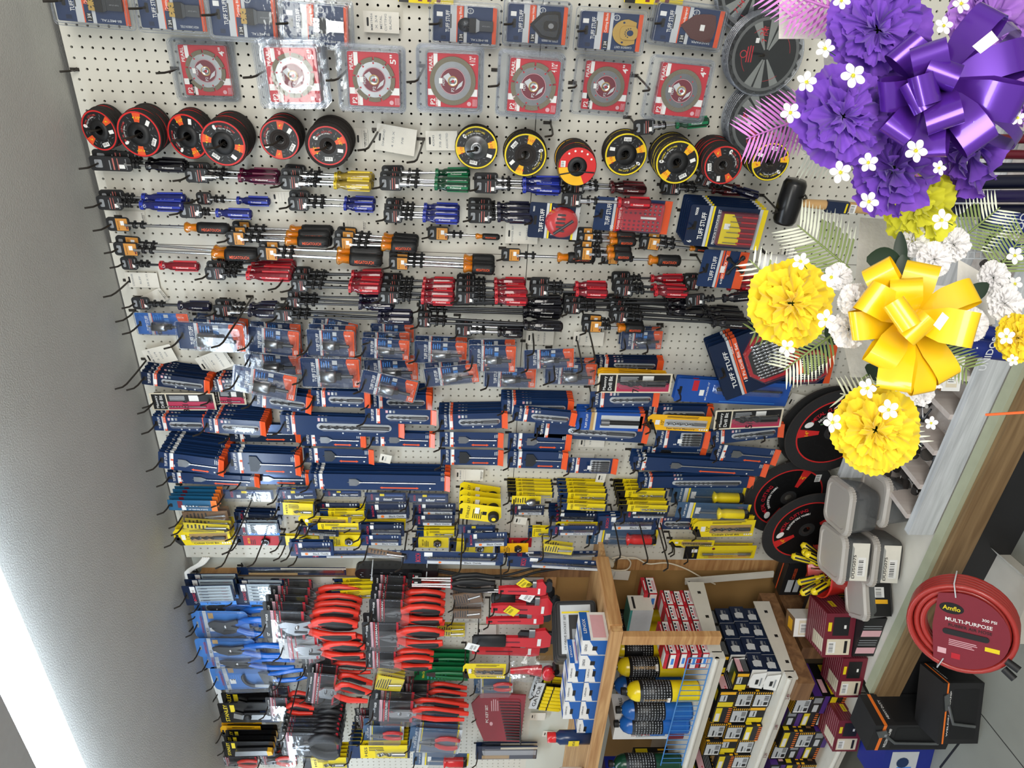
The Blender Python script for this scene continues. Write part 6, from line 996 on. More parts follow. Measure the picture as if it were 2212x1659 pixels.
for i in range(9):
    for j in range(3):
        if (i * 7 + j * 3) % 5 == 4 and j == 2: continue
        stl = ('haz', 'haz', 'pinkb', 'haz', 'dark')[(i * 2 + j) % 5]
        putbox(stl, .088, .12, .062, -1.97 - i * .093, -.445 + rg.uniform(0, .015), ZN + .001 + j * .0635, f'{"grey labelled" if stl == "haz" else "pink striped" if stl == "pinkb" else "yellow labelled"} screw box, {ROWN[j]}, {NTH[i]} pile from the shelf end', 'screw boxes along the nail shelf')
for i in range(8):
    for j in range(2): putbox(('haz', 'dark')[(i + j) % 2], .10, .12, .075, -1.97 - i * .105, -.30, ZN + .001 + j * .077, f'dim hazard striped screw box, {ROWN[j]} of rear pile {NTH[i]}', 'screw boxes behind the front piles')
    for j in range(3): putbox(('dark', 'purp', 'haz')[(i * 2 + j) % 3], .10, .14, .06, -2.02 - i * .105, -.42 + .02 * (i % 2), ZL - .009 + j * .0615, f'{("yellow", "purple", "grey")[(i * 2 + j) % 3]} labelled screw box low down, {ROWN[j]}, {NTH[i]} pile past the post', 'screw boxes on the lowest shelf')
# red switch boxes beside the cylinders
for k in range(4):
    for j in range(4 if k < 2 else 3): putbox('redw', .075, .068, .036, -1.76 - .004 * (j % 2), -.44 + k * .07, ZR + .001 + j * .037, f'red and white switch box, {ROWN[j]}, {DEP[k]} of pile', 'red and white switch boxes')
putbox('redw', .08, .08, .05, -1.78, -.16, ZR + .115, 'red and white switch box standing highest against the wall'); putbox('sponge', .11, .07, .085, -1.80, -.22, ZR + .14, 'pale box with green stripe on top of switch boxes')
for i, (w, x, y, z) in enumerate([(.1, -1.86, -.40, .05), (.1, -1.86, -.33, .05), (.09, -1.86, -.26, .05)]): pass
# cylinders
def gas_spec(c):
    def f():
        s = Spec('gas_cylinder', 'gas cylinder'); m = MB(); k = M('g_' + c) if c != 'green' else M('g_dkgreen'); r = .036
        m.lathe([(0, 0), (r * .9, 0), (r, .006), (r, .012), (r * .985, .014), (r, .016), (r, .20), (r * .96, .222), (r * .75, .24), (r * .4, .25), (r * .3, .252)], k, 24); s.part('tank', m)
        l = MB(); l.lathe([(r + .0005, .10), (r + .0006, .10), (r + .0006, .212), (r + .0005, .212)], 'black2', 24); rr_ = random.Random(2)
        for a in range(0, 360, 14):
            for q in range(10):
                if 250 < a < 300 and q > 3: continue
                l.T = Matrix.Rotation(R(a), 4, 'Z') @ Matrix.Translation((0, -r - .0012, 0)); l.rect(-.0036, .0036 * rr_.uniform(0, 1), .106 + q * .010, .110 + q * .010, 0, 'grey')
        l.T = Matrix.Translation((0, -r - .0016, 0)); l.text({'blue': 'PROPANE', 'green': 'PROPANE'}.get(c, 'BERNZOMATIC'), 0, .155, 0, 'ltgrey' if c == 'blue' else 'tan', w=.09, h=.010, rot=90); l.rect(-.012, .012, .106, .116, 0, 'white'); l.T = None; s.part('label', l)
        n = MB(); n.cyl((0, 0, .25), (0, 0, .262), .007, 'steel', n=10); n.cyl((0, 0, .256), (0, 0, .272), .013, 'rubber', n=14); s.part('valve_cap', n); return s
    return sp(('gas', c), f)
for i, (c, x, y, d) in enumerate([('yellow',1508,1492,'frontmost yellow gas cylinder beside the blue pair'),('yellow',1478,1440,'yellow gas cylinder second from the blue pair'),('yellow',1463,1400,'yellow gas cylinder in the middle of its row'),('yellow',1450,1366,'yellow gas cylinder half behind the wooden post'),('yellow',1438,1332,'yellow gas cylinder nearest the wall'),
    ('blue',1492,1532,'blue propane cylinder next to the yellow one'),('blue',1486,1562,'blue propane cylinder beside the torch box'),('blue',1470,1480,'blue propane cylinder behind the yellow row'),('green',1470,1648,'dark green propane cylinder with white cap')]):
    p = atz(x, y, ZR); gas_spec(c).put(Matrix.Translation((p.x, p.y, ZR + .001)) @ Matrix.Rotation(R(i * 47), 4, 'Z'), d, c + ' gas cylinders')
p = atz(1488, 1606, ZR); putbox('torch', .10, .12, .265, p.x + .05, -.42, ZR + .001, 'white torch kit box with a pictured brass torch')
# on the wooden shelf
p = atz(1310, 1659, ZW)
def case_spec():
    s = Spec('black_tool_case', 'tool case'); m = MB(); m.prism(rr(-.10, .10, 0, .15, .014), -.022, .022, 'black2', True); m.tube([(a, -.0225, b) for a, b in rr(-.095, .095, .005, .145, .012)], .002, 'rubber', 5, closed=True); s.part('shell', m)
    l = MB(); l.rect(-.085, .085, .02, .13, -.0235, 'ltgrey'); l.rect(-.08, .05, .03, .10, -.0240, 'black2'); l.rect(.055, .062, .025, .125, -.024, 'yellow'); l.text('1/2 DRIVE SOCKET SET', -.01, .115, -.0242, 'black', w=.12, h=.008); l.rect(-.07, .0, .04, .09, -.0244, 'grey'); s.part('label', l); return s
cs = sp('case', case_spec)
for i, (x, y, Y, yw) in enumerate([(1268, 1318, -.20, 62), (1258, 1372, -.27, 58), (1262, 1345, -.23, 60)]): q = at(1258, 1360, -.25); cs.put(Matrix.Translation((q.x, -.25, ZW + .004)) @ Matrix.Rotation(R(60), 4, 'Z') @ Matrix.Translation((0, (.1, 0, .05)[i], 0)) @ Matrix.Rotation(R(-8), 4, 'X'), ('black socket set case leaning nearest the wall', 'black socket set case with large label, in front', 'black socket case in the middle of three')[i], 'black socket set cases')
for i in range(7): putbox('lenox', .10, .10, .058, -1.86 - (i // 2) * .105, -.40 + .0 * i, ZW + .001 + (i % 2) * .06, f'blue and white hole saw box, {("lower", "upper")[i % 2]} of {NTH[i // 2]} pair on pine shelf', 'blue and white boxes on the pine shelf')
for i in range(2): putbox('lenox', .07, .12, .09, -1.72 - .075 * i, -.42, ZW + .001, ('tall blue and white box at the pine shelf end', 'tall blue and white box behind the rail')[i])
m = MB(); m.lathe([(0, 0), (.026, 0), (.026, .12), (.018, .13), (.018, .138)], 'g_navy', 20); m.lathe([(.019, .135), (.019, .165), (0, .166)], 'g_red2', 16); m.T = Matrix.Translation((0, -.0265, 0)); m.rect(-.016, .016, .05, .09, 0, 'yellow'); m.text('WD-40', 0, .07, -.0003, 'dkblue', w=.028, h=.010); m.T = None
q = at(1270, 1562, -.38); obj1('spray_can', 'spray can', m, 'blue and yellow spray can with red cap', None, Matrix.Translation((-2.28, -.40, ZW + .001)))
m = MB(); m.lathe([(0, 0), (.028, 0), (.030, .01), (.030, .09), (.014, .115), (.012, .12)], 'g_white', 20); m.lathe([(.012, .118), (.010, .13), (.003, .15), (0, .15)], 'g_red2', 14); m.T = Matrix.Translation((0, -.031, 0)); m.rect(-.02, .02, .02, .085, 0, 'yellow2'); m.disc(0, .05, .012, -.0004, 'skyblue', 14); m.T = None
obj1('glue_bottle', 'glue bottle', m, 'white glue bottle with yellow label and red tip', None, Matrix.Translation((-2.56, -.38, ZW + .001)))
m = MB(); m.lathe([(0, 0), (.05, 0), (.05, .12), (.046, .125), (0, .125)], 'g_cream', 24); m.T = Matrix.Translation((0, -.051, 0)); m.rect(-.04, .04, .02, .10, 0, 'cream'); m.text('RUBBERIZE-IT', 0, .08, -.0004, 'black', w=.075, h=.014); m.rect(-.03, .03, .03, .06, -.0003, 'yellow'); m.T = None
obj1('coating_can', 'can', m, 'cream rubber coating can with black lettering', None, Matrix.Translation((-2.72, -.36, ZW + .001)))
putbox('blueb', .13, .10, .12, -2.50, -.44, ZR + .14, 'blue carton with a picture panel'); putbox('dark', .14, .12, .138, -2.49, -.43, ZR + .001, 'dark carton under the blue picture carton')
for i in range(2): putbox('greenb', .03, .08, .055, -2.40 - .0 * i, -.42 + .09 * i, ZR + .267, ('small green box with red square in front', 'small green box with red square behind')[i], 'small green boxes') if False else None
# power strip, cables
def strip_spec():
    s = Spec('power_strip', 'power strip'); m = MB(); m.prism(pill(-.026, .026, -.155, .155), -.045, -.004, 'g_black2', True)
    for k in range(6):
        z = .125 - k * .036; m.disc(-.004, z + .008, .0028, -.0454, 'grey', 8); m.rect(.006, .0075, z - .002, z + .007, -.0454, 'grey'); m.rect(-.014, -.0125, z - .002, z + .007, -.0454, 'grey')
    s.part('housing', m); w = MB(); w.rect(-.006, .008, -.118, -.100, -.0485, 'g_red2'); w.box(-.007, .009, -.048, -.044, -.12, -.098, 'black'); s.part('rocker_switch', w); b = MB(); b.box(-.028, .028, -.050, -.004, -.150, -.085, 'g_black2'); s.part('switch_housing', b); return s
q = at(858, 1232, -.03); strip_spec().put(TM(Vector((q.x, -.004, q.z)), 0), 'black power strip with red switch zip tied to the wall')
for i, x in enumerate((805, 922)): q = at(x, 1234, -.03); m = MB(); m.tube([(-.034, 0, 0), (-.030, -.046, .002), (0, -.056, 0), (.030, -.046, -.002), (.034, 0, 0)], .0022, 'm_ltgrey', 6); m.box(-.01, -.003, -.063, -.054, -.004, .004, 'm_ltgrey'); obj1('zip_tie', 'zip tie', m, ('white zip tie around the strip socket end', 'white zip tie around the strip switch end')[i], None, Matrix.Translation((q.x, -.004, q.z)))
def cable(px, r, k, label, Y=-.03, cat='cable', name='cable'):
    m = MB(); P = [at(x, y, Y if len(t) == 0 else t[0]) for x, y, *t in px]; out = []
    for i in range(len(P) - 1):
        a, b, c, d = P[max(i - 1, 0)], P[i], P[i + 1], P[min(i + 2, len(P) - 1)]
        for t in np.linspace(0, 1, 7)[:-1]: out.append(.5 * ((2 * b) + (c - a) * t + (2 * a - 5 * b + 4 * c - d) * t * t + (3 * b - a - 3 * c + d) * t ** 3))
    m.tube([tuple(p) for p in out] + [tuple(P[-1])], r, k, 8); obj1(name, cat, m, label)
cable([(930,1232),(980,1240),(1040,1243),(1090,1243),(1150,1228),(1200,1220),(1300,1216)], .0045, 'rubber', 'black power cord running from the power strip')
cable([(930,1228),(985,1238),(1050,1247),(1110,1250),(1160,1236),(1240,1224)], .0045, 'rubber', 'second black cord below the power strip cord')
cable([(1322,1206),(1345,1202),(1362,1214),(1355,1230),(1330,1232),(1316,1226),(1326,1210),(1370,1205),(1400,1218),(1440,1216),(1480,1228),(1520,1250),(1545,1262)], .0028, 'm_cream', 'white extension cord looped over the brown panel')
for i in range(4): cable([(440 + 4 * i,1204,-.004),(428 + 4 * i,1218,-.02),(405 + 3 * i,1232,-.03),(395 + 4 * i,1250,-.035),(398 + 4 * i,1290,-.03),(415 + 3 * i,1350,-.03),(440 + 3 * i,1420,-.03),(470 + 3 * i,1500,-.03),(492 + 4 * i,1570,-.03),(510 + 4 * i,1655,-.03)], .0045, 'm_white', f'white wire along the ceiling corner, {NTH[i]} of four strands')
q = at(1310, 1215, -.04); m = MB(); m.lathe([(0, .03), (.014, .028), (.020, .01), (.020, -.02), (.010, -.03), (0, -.03)], 'm_cream', 12); m.box(-.003, .003, -.022, -.019, -.02, .0, 'brown'); obj1('cord_plug', 'plug', m, 'cream plug on the looped white cord', None, TM(q, 30))
m = MB(); m.box(-.17, .17, -.004, .004, -.014, .014, 'shelf_white'); m.disc(-.155, 0, .004, -.0045, 'black', 8); q = at(1575, 1248, -.06); obj1('shelf_bracket', 'bracket', m, 'white metal bracket bar hanging over the nail boxes', None, TM(q, 83))
# ---- ledge: cut-off wheels
def big_wheel(r, k='red'):
    s = Spec('cutoff_wheel', 'cut-off wheel'); m = MB(); m.lathe([(.013, .003), (r, .003), (r, 0), (.013, 0)], 'abras', 56, 'y'); m.ring(0, 0, .02, r * .985, -.0003, mat('disc_black', '#1f1f20', .9, 0, .2, 300, .4), 56); m.ring(0, 0, r * .74, r * .77, -.0006, 'red2' if k == 'red' else 'yellow', 56); m.ring(0, 0, .03, r * .74, -.0005, 'black', 48)
    for a in range(0, 360, 15):
        for q in (.4, .52, .64): m.T = Matrix.Translation((r * q * math.cos(R(a)), 0, r * q * math.sin(R(a)))) @ Matrix.Rotation(R(a * 7), 4, 'Y'); m.rect(-.009, .009, -.0012, .0012, -.0008, 'black2'); m.T = None
    for a in (-28, 152): m.ring(0, 0, r * .3, r * .74, -.0009, 'red2' if k == 'red' else 'yellow', 5, a, a + 16); m.text('14"', r * .56 * math.cos(R(a + 8)), r * .56 * math.sin(R(a + 8)), -.0013, 'yellow2', h=.014, rot=a - 82)
    for i, ch in enumerate('METAL CUTTING'):
        if ch != ' ': a = 128 - i * 6; m.text(ch, r * .58 * math.cos(R(a)), r * .58 * math.sin(R(a)), -.0013, 'labelred', h=.014, rot=a - 90)
    for i, ch in enumerate('Reinforced Wheel'):
        if ch != ' ': a = 122 - i * 5; m.text(ch, r * .46 * math.cos(R(a)), r * .46 * math.sin(R(a)), -.0013, 'white', h=.009, rot=a - 90)
    m.disc(r * .6 * math.cos(R(140)), r * .6 * math.sin(R(140)), .016, -.0012, 'white', 18, .011); m.T = Matrix.Translation((r * .5, 0, -.09)); m.bars(-.016, .016, -.011, .011, -.0012); m.T = None
    return s.one(m)
for i, (x, y, Y, k, sp_, ds) in enumerate([(1703,1075,-.06,'red',0,'large red ringed cut-off wheel nearest the paper tag'),(1862,925,-.04,'yel',200,'large yellow ringed cut-off wheel at the back'),(1890,935,-.09,'red',70,'large red ringed cut-off wheel under the yellow carnation'),(1850,1145,-.13,'red',40,'large red ringed cut-off wheel behind the plastic tubs')]):
    q = at(x, y, Y); r = .165; big_wheel(r, k).put(Matrix.Translation((q.x, Y, max(q.z, ZL + r + .002))) @ Matrix.Rotation(R(6), 4, 'X') @ Matrix.Rotation(R(sp_), 4, 'Y'), ds, 'large cut-off wheels on the bottom shelf')
# tubs
def tub_spec(w, d, h, lab):
    s = Spec('plastic_tub', 'plastic tub'); m = MB(); n = 6; o = rr(-w / 2, w / 2, -d / 2, d / 2, w * .2, n); N = len(o); fog = clear('tub_plastic', '#e6e9ec', .25, .06, .45, .16, '#b8bcc0')
    m.add([(x * .86, y * .86, 0) for x, y in o] + [(x, y, h * .86) for x, y in o], [(i, (i + 1) % N, N + (i + 1) % N, N + i) for i in range(N)] + [tuple(range(N))[::-1]], fog, True); s.part('tub_body', m)
    c = MB(); c.add([(x * .84, y * .84, h * .02) for x, y in o] + [(x * .95, y * .95, h * .66) for x, y in o], [(i, (i + 1) % N, N + (i + 1) % N, N + i) for i in range(N)] + [tuple(range(N, 2 * N))], mat('tub_contents', '#2b2e31', .8, 0, .3, 120, .6)); s.part('dark_contents', c)
    l = MB(); lm = clear('lid_plastic', '#f0ece6', .3, .04, .3, .6, '#d8d2ca'); q = 1.06
    l.add([(x * q, y * q, h * .82) for x, y in o] + [(x * q, y * q, h * .93) for x, y in o] + [(x * .98, y * .98, h) for x, y in o] + [(x * .84, y * .84, h) for x, y in o] + [(x * .8, y * .8, h * .965) for x, y in o], [(a * N + i, a * N + (i + 1) % N, (a + 1) * N + (i + 1) % N, (a + 1) * N + i) for a in range(4) for i in range(N)] + [tuple(range(4 * N, 5 * N))], lm, False)
    for i in range(0, N): x, y = o[i]; l.cyl((x * q, y * q, h * .82), (x * q, y * q, h * .93), .0022, lm, n=5)
    s.part('lid', l)
    g = MB(); g.T = Matrix.Translation((0, -d / 2 * .97 - .002, 0)) @ Matrix.Rotation(R(-4), 4, 'X')
    if lab == 'paper': g.rect(-w * .4, w * .4, h * .12, h * .66, -.001, 'paper'); g.text('DUSG075', -w * .1, h * .56, -.0016, 'black', w=w * .5, h=.009); g.bars(-w * .3, w * .1, h * .2, h * .45, -.0014); g.T = None; s.part('paper_label', g)
    elif lab == 'black': g.rect(-w * .4, w * .4, h * .1, h * .66, -.001, 'black'); g.rect(-w * .1, w * .0, h * .2, h * .6, -.0014, 'yellow2'); g.bars(w * .05, w * .3, h * .3, h * .6, -.0014); g.T = None; s.part('black_label', g)
    return s
for i, (x, y, z, yw, sz, lb, ds) in enumerate([(1720,1105,ZL+.105,18,(.15,.15,.10),None,'cloudy square tub on top of another, no label'),(1822,1085,ZL+.001,18,(.15,.15,.10),None,'cloudy square tub underneath its twin'),(1880,1185,ZL+.105,22,(.155,.155,.10),'paper','upper tub with paper barcode label'),(1985,1190,ZL+.001,22,(.155,.155,.10),'paper','lower tub with paper barcode label'),(1925,1290,ZL+.002,40,(.13,.12,.10),'black','clear lidded box with black yellow label')]):
    yy = -.40 if i == 4 else -.33; q = at(x, y, yy); p = Vector((q.x, yy + (.03 if i < 2 else -.02 if i < 4 else .0), z)); tub_spec(*sz, lb).put(Matrix.Translation(p) @ Matrix.Rotation(R(yw), 4, 'Z'), ds, 'cloudy plastic tubs')
# red bowl with screwdrivers
q = at(1768, 1240, -.28); s = Spec('red_bucket', 'bucket'); m = MB(); r = .085; m.lathe([(0, .002), (r * .72, 0), (r, .16), (r * 1.05, .163), (r * 1.05, .155), (r * .96, .15), (r * .7, .006)], mat('bucket_red', '#c8261c', .35, coat=.3), 32); s.part('bucket', m); RB = Vector((-1.55, -.27, ZL + .001)); s.put(Matrix.Translation(RB), 'glossy red plastic bucket holding yellow black screwdrivers')
def yb_spec():
    s = Spec('striped_screwdriver', 'screwdriver'); m = MB(); m.cyl((0, 0, -.10), (0, 0, 0), .0028, 'chrome', n=8); s.part('shaft', m); g = MB(); g.lathe([(0, 0), (.012, .002), (.014, .012), (.009, .022), (.013, .035), (.0135, .085), (.008, .095), (0, .096)], 'g_yellow', 14)
    for a in range(0, 360, 60): g.T = Matrix.Rotation(R(a), 4, 'Z'); g.box(-.003, .003, -.0148, -.010, .035, .085, 'rubber'); g.box(-.003, .003, -.0140, -.010, .006, .016, 'black'); g.T = None
    s.part('handle', g); return s
yb = sp('yb', yb_spec); rg = random.Random(9)
for i in range(9): a = rg.uniform(0, 6.28); q_ = RB + Vector((.035 * math.cos(a), .035 * math.sin(a), .125 + .01 * (i % 3))); yb.put(Matrix.Translation(q_) @ Matrix.Rotation(a, 4, 'Z') @ Matrix.Rotation(R(18 + 22 * rg.random()), 4, 'Y') @ (Matrix.Rotation(R(180), 4, 'X') if i % 4 == 3 else I4), f'yellow and black screwdriver in the red bucket, {NTH[i]} leaning round its rim', 'striped screwdrivers in the red bucket')
# cartons on the ledge
for a in [('tool', .16, .07, .17, -1.52, -.11, ZL + .001, 'dark tool carton with orange stripe, against the pegboard'), ('tool', .16, .07, .17, -1.69, -.10, ZL + .001, 'dark tool carton with orange stripe, against the brown panel'), ('tool', .10, .06, .12, -1.56, -.175, ZL + .001, 'smaller dark orange striped carton behind the bucket', None, 20),
  ('whitel', .07, .07, .08, -1.755, -.32, ZL + .13, 'white barcode carton with hazard striped side', None, 20), ('dark', .12, .10, .128, -1.70, -.30, ZL + .001, 'hazard striped carton under the white barcode carton'), ('burg', .16, .13, .10, -1.62, -.44, ZL + .075, 'burgundy carton with yellow logo plate, upper one', None, 20), ('driver', .17, .14, .072, -1.58, -.46, ZL + .001, 'black carton with pink label strips at the ledge front', None, 4),
  ('driver', .10, .06, .06, -1.68, -.18, ZL + .001, 'black carton with pink label behind the clear box', None, 22), ('burg', .16, .12, .085, -1.79, -.47, ZL + .001, 'burgundy carton with small white sticker, lower one', None, 14), ('burg', .14, .12, .09, -2.05, -.52, .18, 'dim burgundy carton low behind the clamp box', None, 12)]: putbox(*a)
# mallet, saw blades, knob
q = at(1706, 436, -.12); s = Spec('rubber_mallet', 'mallet'); m = MB(); m.lathe([(0, -.062), (.026, -.060), (.031, -.050), (.033, 0), (.031, .050), (.026, .060), (0, .062)], mat('mallet_black', '#141416', .28), 28, 'x'); s.part('head', m); g = MB(); g.tube([(0, 0, 0), (0, 0, -.04), (0, 0, -.12), (0, 0, -.26)], [.011, .011, .014, .015], mat('ash_wood', '#c9a06a', .5), 12); s.part('handle', g); l = MB(); l.box(-.0155, .0155, -.0165, .0, -.16, -.10, 'dkblue'); l.rect(-.013, .013, -.155, -.15, -.0168, 'yellow'); l.bars(-.012, .012, -.18, -.163, -.0166); s.part('label', l)
s.put(TM(q, 3), 'black rubber mallet with pale wooden handle below the grinding wheels'); hook(q.x - .02, q.z + .03, .16, 'black peg hook under the rubber mallet head'); hook(q.x + .02, q.z - .04, .16, 'second black peg hook holding the rubber mallet')
def saw_spec(r, teeth, flip):
    s = Spec('circular_saw_blade', 'saw blade'); m = MB(); n = teeth * 4; pts = []
    for k in range(n): a = 2 * math.pi * k / n; pts.append((r * (1, .93, .9, .985)[k % 4] * math.cos(a), r * (1, .93, .9, .985)[k % 4] * math.sin(a)))
    m.prism(pts[::-1] if False else pts, -.0018, 0, 'dksteel'); m.ring(0, 0, .008, r * .84, -.0021, mat('blade_print', '#34373a', .3, .8), 48); m.ring(0, 0, r * .84, r * .92, -.0021, 'steel', 48)
    for a0 in (148, 168, 200, 325, 346, 18): m.ring(0, 0, .012, r * .84, -.0024, 'chrome', 5, a0, a0 + 16)  # reflections on the steel painted as a fan of chrome wedges
    m.text('7 1/4"', -r * .5 * (1 if not flip else -1), r * .12, -.0027, 'labelred', h=.013, w=.034); m.text('24', r * .56, r * .20, -.0027, 'labelred', h=.012); lines(m, -r * .2, r * .3, r * .35, r * .55, -.0027, 'labelred', 3); m.ring(r * .0, r * .62, .007, .009, -.0027, 'labelred', 14); m.rect(r * .28, r * .4, r * .25, r * .35, -.0029, 'white')
    for k in range(4): m.ring(0, 0, r * .66, r * .67, -.0027, 'labelred', 8, k * 90 + 5, k * 90 + 40)
    m.disc(0, 0, .008, -.0026, 'black', 12); s.part('blade', m); c = MB(); N = 40; o = [(r * 1.04 * math.cos(2 * math.pi * k / N), r * 1.04 * math.sin(2 * math.pi * k / N)) for k in range(N)]; c.tube([(x, -.002, z) for x, z in o], .0022, CPG, 5, closed=True); c.poly(o, -.0055, CP); s.part('clear_cover', c); return s
for i, (x, y, sz, Y, n, sn) in enumerate([(1632,-22,170,-.06,3,30),(1653,118,178,-.11,5,0),(1650,262,178,-.09,6,-60)]):
    q = at(x, y, Y)
    for k in range(n): sp(('saw', i % 2), lambda: saw_spec(.092, 24, i % 2)).put(Matrix.Translation((q.x, Y + k * .012, q.z)) @ Matrix.Rotation(R(4), 4, 'X') @ Matrix.Rotation(R(sn + k * 37 * (k > 0)), 4, 'Y'), f'{("uppermost", "middle", "lowest")[i]} stack of dark circular saw blades, {("front" if k == 0 else NTH[k])} blade', 'circular saw blades in clear covers')
    hook(q.x, q.z, -Y + .03, f'black hook holding the {("uppermost", "middle", "lowest")[i]} saw blade stack')
m = MB(); m.lathe([(0, .02), (.02, .015), (.022, -.0), (.022, -.05), (0, -.055)], 'm_white', 18); m.cyl((0, .10, -.02), (0, 0, -.02), .004, 'hookm', n=8); obj1('white_roller', 'roller', m, 'white cylinder end poking out above the yellow carnation', None, TM(at(1655, 566, -.15), 0))
def yel_spec(): s = Spec('yellow_card_package', 'tool card'); m = MB(); m.prism(rr(-.03, .03, -.08, .08, .003), 0, .001, 'g_yellow'); m.rect(-.03, -.012, .05, .078, -.0004, 'black'); lines(m, -.024, .02, -.05, .03, -.0004, 'burg', 3); return s.one(m)
stack(sp('ylc', yel_spec), 1350, 1478, -12, 44, -.05, 1, .02, 'yellow carded tool cut by the frame', 'above the gold blade', None, 1, nom=(.06, .16), hz=.07); stack(sp('ylc', yel_spec), 860, 980, -14, 44, -.04, 1, .02, 'yellow card edge cut by the frame', 'above the round tipped blade', None, 1, nom=(.06, .16), hz=.07)
# ---- wooden compartment tray of small bits
q0 = at(2150, 760, -.50); q1 = at(1972, 1163, -.50); XA, XBt = q0.x, q1.x; ZT = ZL + .005
s = Spec('compartment_tray', 'tray'); s.part('front_board', bx((XBt, .35, -.485, -.462, ZT, ZT + .075), 'white_wood')); s.part('back_board', bx((XBt - .0, .35, -.22, -.205, ZT, ZT + .17), 'white_wood')); s.part('bottom_board', bx((XBt, .35, -.46, -.222, ZT, ZT + .012), 'slot_wood'))
DV = [-1.13 + .0, -1.02, -.90, -.78, -.66, -.54, -.30, -.06]
for X in DV: m = MB(); m.box(X - .008, X + .008, -.462, -.221, ZT + .012, ZT + .085, 'slot_wood'); s.part('divider', m)
s.put(I4, 'grey white wooden tray with compartments of small rotary bits')
def drum_spec(k):
    s = Spec('rotary_bit', 'rotary bit'); m = MB()
    if k == 0: m.cyl((0, 0, 0), (0, 0, .028), .011, 'abras', n=14); m.cyl((0, 0, .028), (0, 0, .030), .006, 'steel', n=10); m.cyl((0, 0, .0), (0, 0, -.03), .0022, 'chrome', n=6)
    elif k == 1: m.cyl((0, 0, 0), (0, 0, .012), .018, mat('bristle', '#3a3632', .9, 0, .5, 500, .8), n=18); m.cyl((0, 0, 0), (0, 0, -.03), .0025, 'chrome', n=6); m.disc(0, .0, .006, -.0185, 'white', 10)
    else: m.lathe([(0, .026), (.009, .018), (.011, .0), (.003, -.004), (.0025, -.03)], 'dksteel', 12)
    return s.one(m)
rg = random.Random(3); cn = 0
for ci, (xa, xb) in enumerate(zip([XBt] + DV[:-2], DV[:-1])):
    for k in range(11 if ci < 3 else 7):
        knd = 0 if ci < 2 else (1, 2, 1)[k % 3] if ci == 2 else rg.choice((0, 1, 2)); cn += 1
        p = Vector((rg.uniform(xa + .025, xb - .02), rg.uniform(-.43, -.26), ZT + .028 + .018 * (k % 3)))
        sp(('drum', knd), lambda: drum_spec(knd)).put(Matrix.Translation(p) @ Euler((rg.uniform(-1.2, 1.2), rg.uniform(1.0, 2.1), rg.uniform(0, 6))).to_matrix().to_4x4(), f'{("dark sanding drum", "bristle wheel bit", "dark cone grinding bit")[knd]}, {NTH[k]} piece in {NTH[ci]} tray compartment', 'loose rotary bits in the tray')
# ---- floor things: hose coil, clamp boxes, blue box
q = at(2082, 1348, -.72); s = Spec('packaged_air_hose', 'air hose'); hm = mat('hose_red', '#a8322c', .35, coat=.3)
for k in range(5): m = MB(); rad = .150 - .0 * k; m.tube([(rad * math.cos(R(a)) * (1 - .0 * k), -.03 + k * .017, rad * math.sin(R(a))) for a in range(0, 360, 9)], .0095, hm, 8, closed=True); s.part('hose_coil', m)
for k in range(7): m = MB(); rad = .130 if k < 4 else .111; m.tube([(rad * math.cos(R(a)), -.02 + (k % 4) * .017, rad * math.sin(R(a))) for a in range(0, 360, 9)], .0095, hm, 8, closed=True); s.part('hose_coil', m)
m = MB(); cc = mat('hose_card', '#7c2230', .4); m.prism([(.135 * math.cos(R(a)), .135 * math.sin(R(a))) for a in range(-95, 96, 10)] + [(-.07, .12), (-.08, 0), (-.07, -.12)], -.046, -.044, cc); y = -.0466
m.T = Matrix.Rotation(R(0), 4, 'Y'); m.disc(-.03, .075, .035, y, 'black', 20, .02); m.text('Amflo', -.03, .075, y - .0004, 'yellow', w=.05, h=.016); m.text('MULTI-PURPOSE', .02, .035, y - .0004, 'white', w=.13, h=.013); m.text('RUBBER AIR HOSE', .025, .015, y - .0004, 'black2', w=.12, h=.011); m.text('300 PSI', .075, .058, y - .0004, 'white', w=.04, h=.010)
m.prism(pill(-.05, .08, -.02, -.0), y - .002, y, 'black2'); lines(m, -.03, .05, -.06, -.035, y, 'pink', 4); m.rect(.07, .11, -.05, -.035, y, 'yellow'); m.rect(-.06, -.035, -.095, -.075, y, 'pink'); m.rect(-.02, .005, -.105, -.085, y, 'red'); m.T = None; s.part('hose_card', m)
m = MB(); 
for a in (100, 250): m.tube([(.12 * math.cos(R(a)), -.05, .12 * math.sin(R(a))), (.165 * math.cos(R(a)), -.045, .165 * math.sin(R(a))), (.168 * math.cos(R(a)), .04, .168 * math.sin(R(a)))], .0022, 'm_ltgrey', 6)
s.part('tie_strap', m); m = MB(); m.cyl((.13, -.04, -.07), (.165, -.05, -.085), .012, 'rubber', n=10); m.cyl((.125, -.04, -.10), (.155, -.05, -.12), .012, 'rubber', n=10); s.part('hose_end', m)
HP = at(2078, 1348, -.78); s.put(Matrix.Translation(HP) @ Euler((R(-38), 0, R(12))).to_matrix().to_4x4() @ Matrix.Rotation(R(82), 4, 'Y') @ Matrix.Scale(.80, 4), 'coiled red air hose with torn burgundy card, on the floor')
m = MB(); m.box(-.10, .10, -.08, .10, 0, .04, 'shelf_white'); m.add([(.10, -.08, .04), (.10, .10, .04), (.13, .10, .075), (.13, -.07, .07)], [(0, 1, 2, 3)], 'paper'); obj1('torn_white_carton', 'carton', m, 'torn white carton under the coiled red hose', None, Matrix.Translation((atz(2195, 1290, 0).x, atz(2195, 1290, 0).y, .001)) @ Matrix.Rotation(R(10), 4, 'Z'))
p = at(2060, 1500, -.62); putbox('clampb', .20, .12, .13, p.x + .10, -.71, .001, 'black welding clamp box nearer the hose', None, 24)
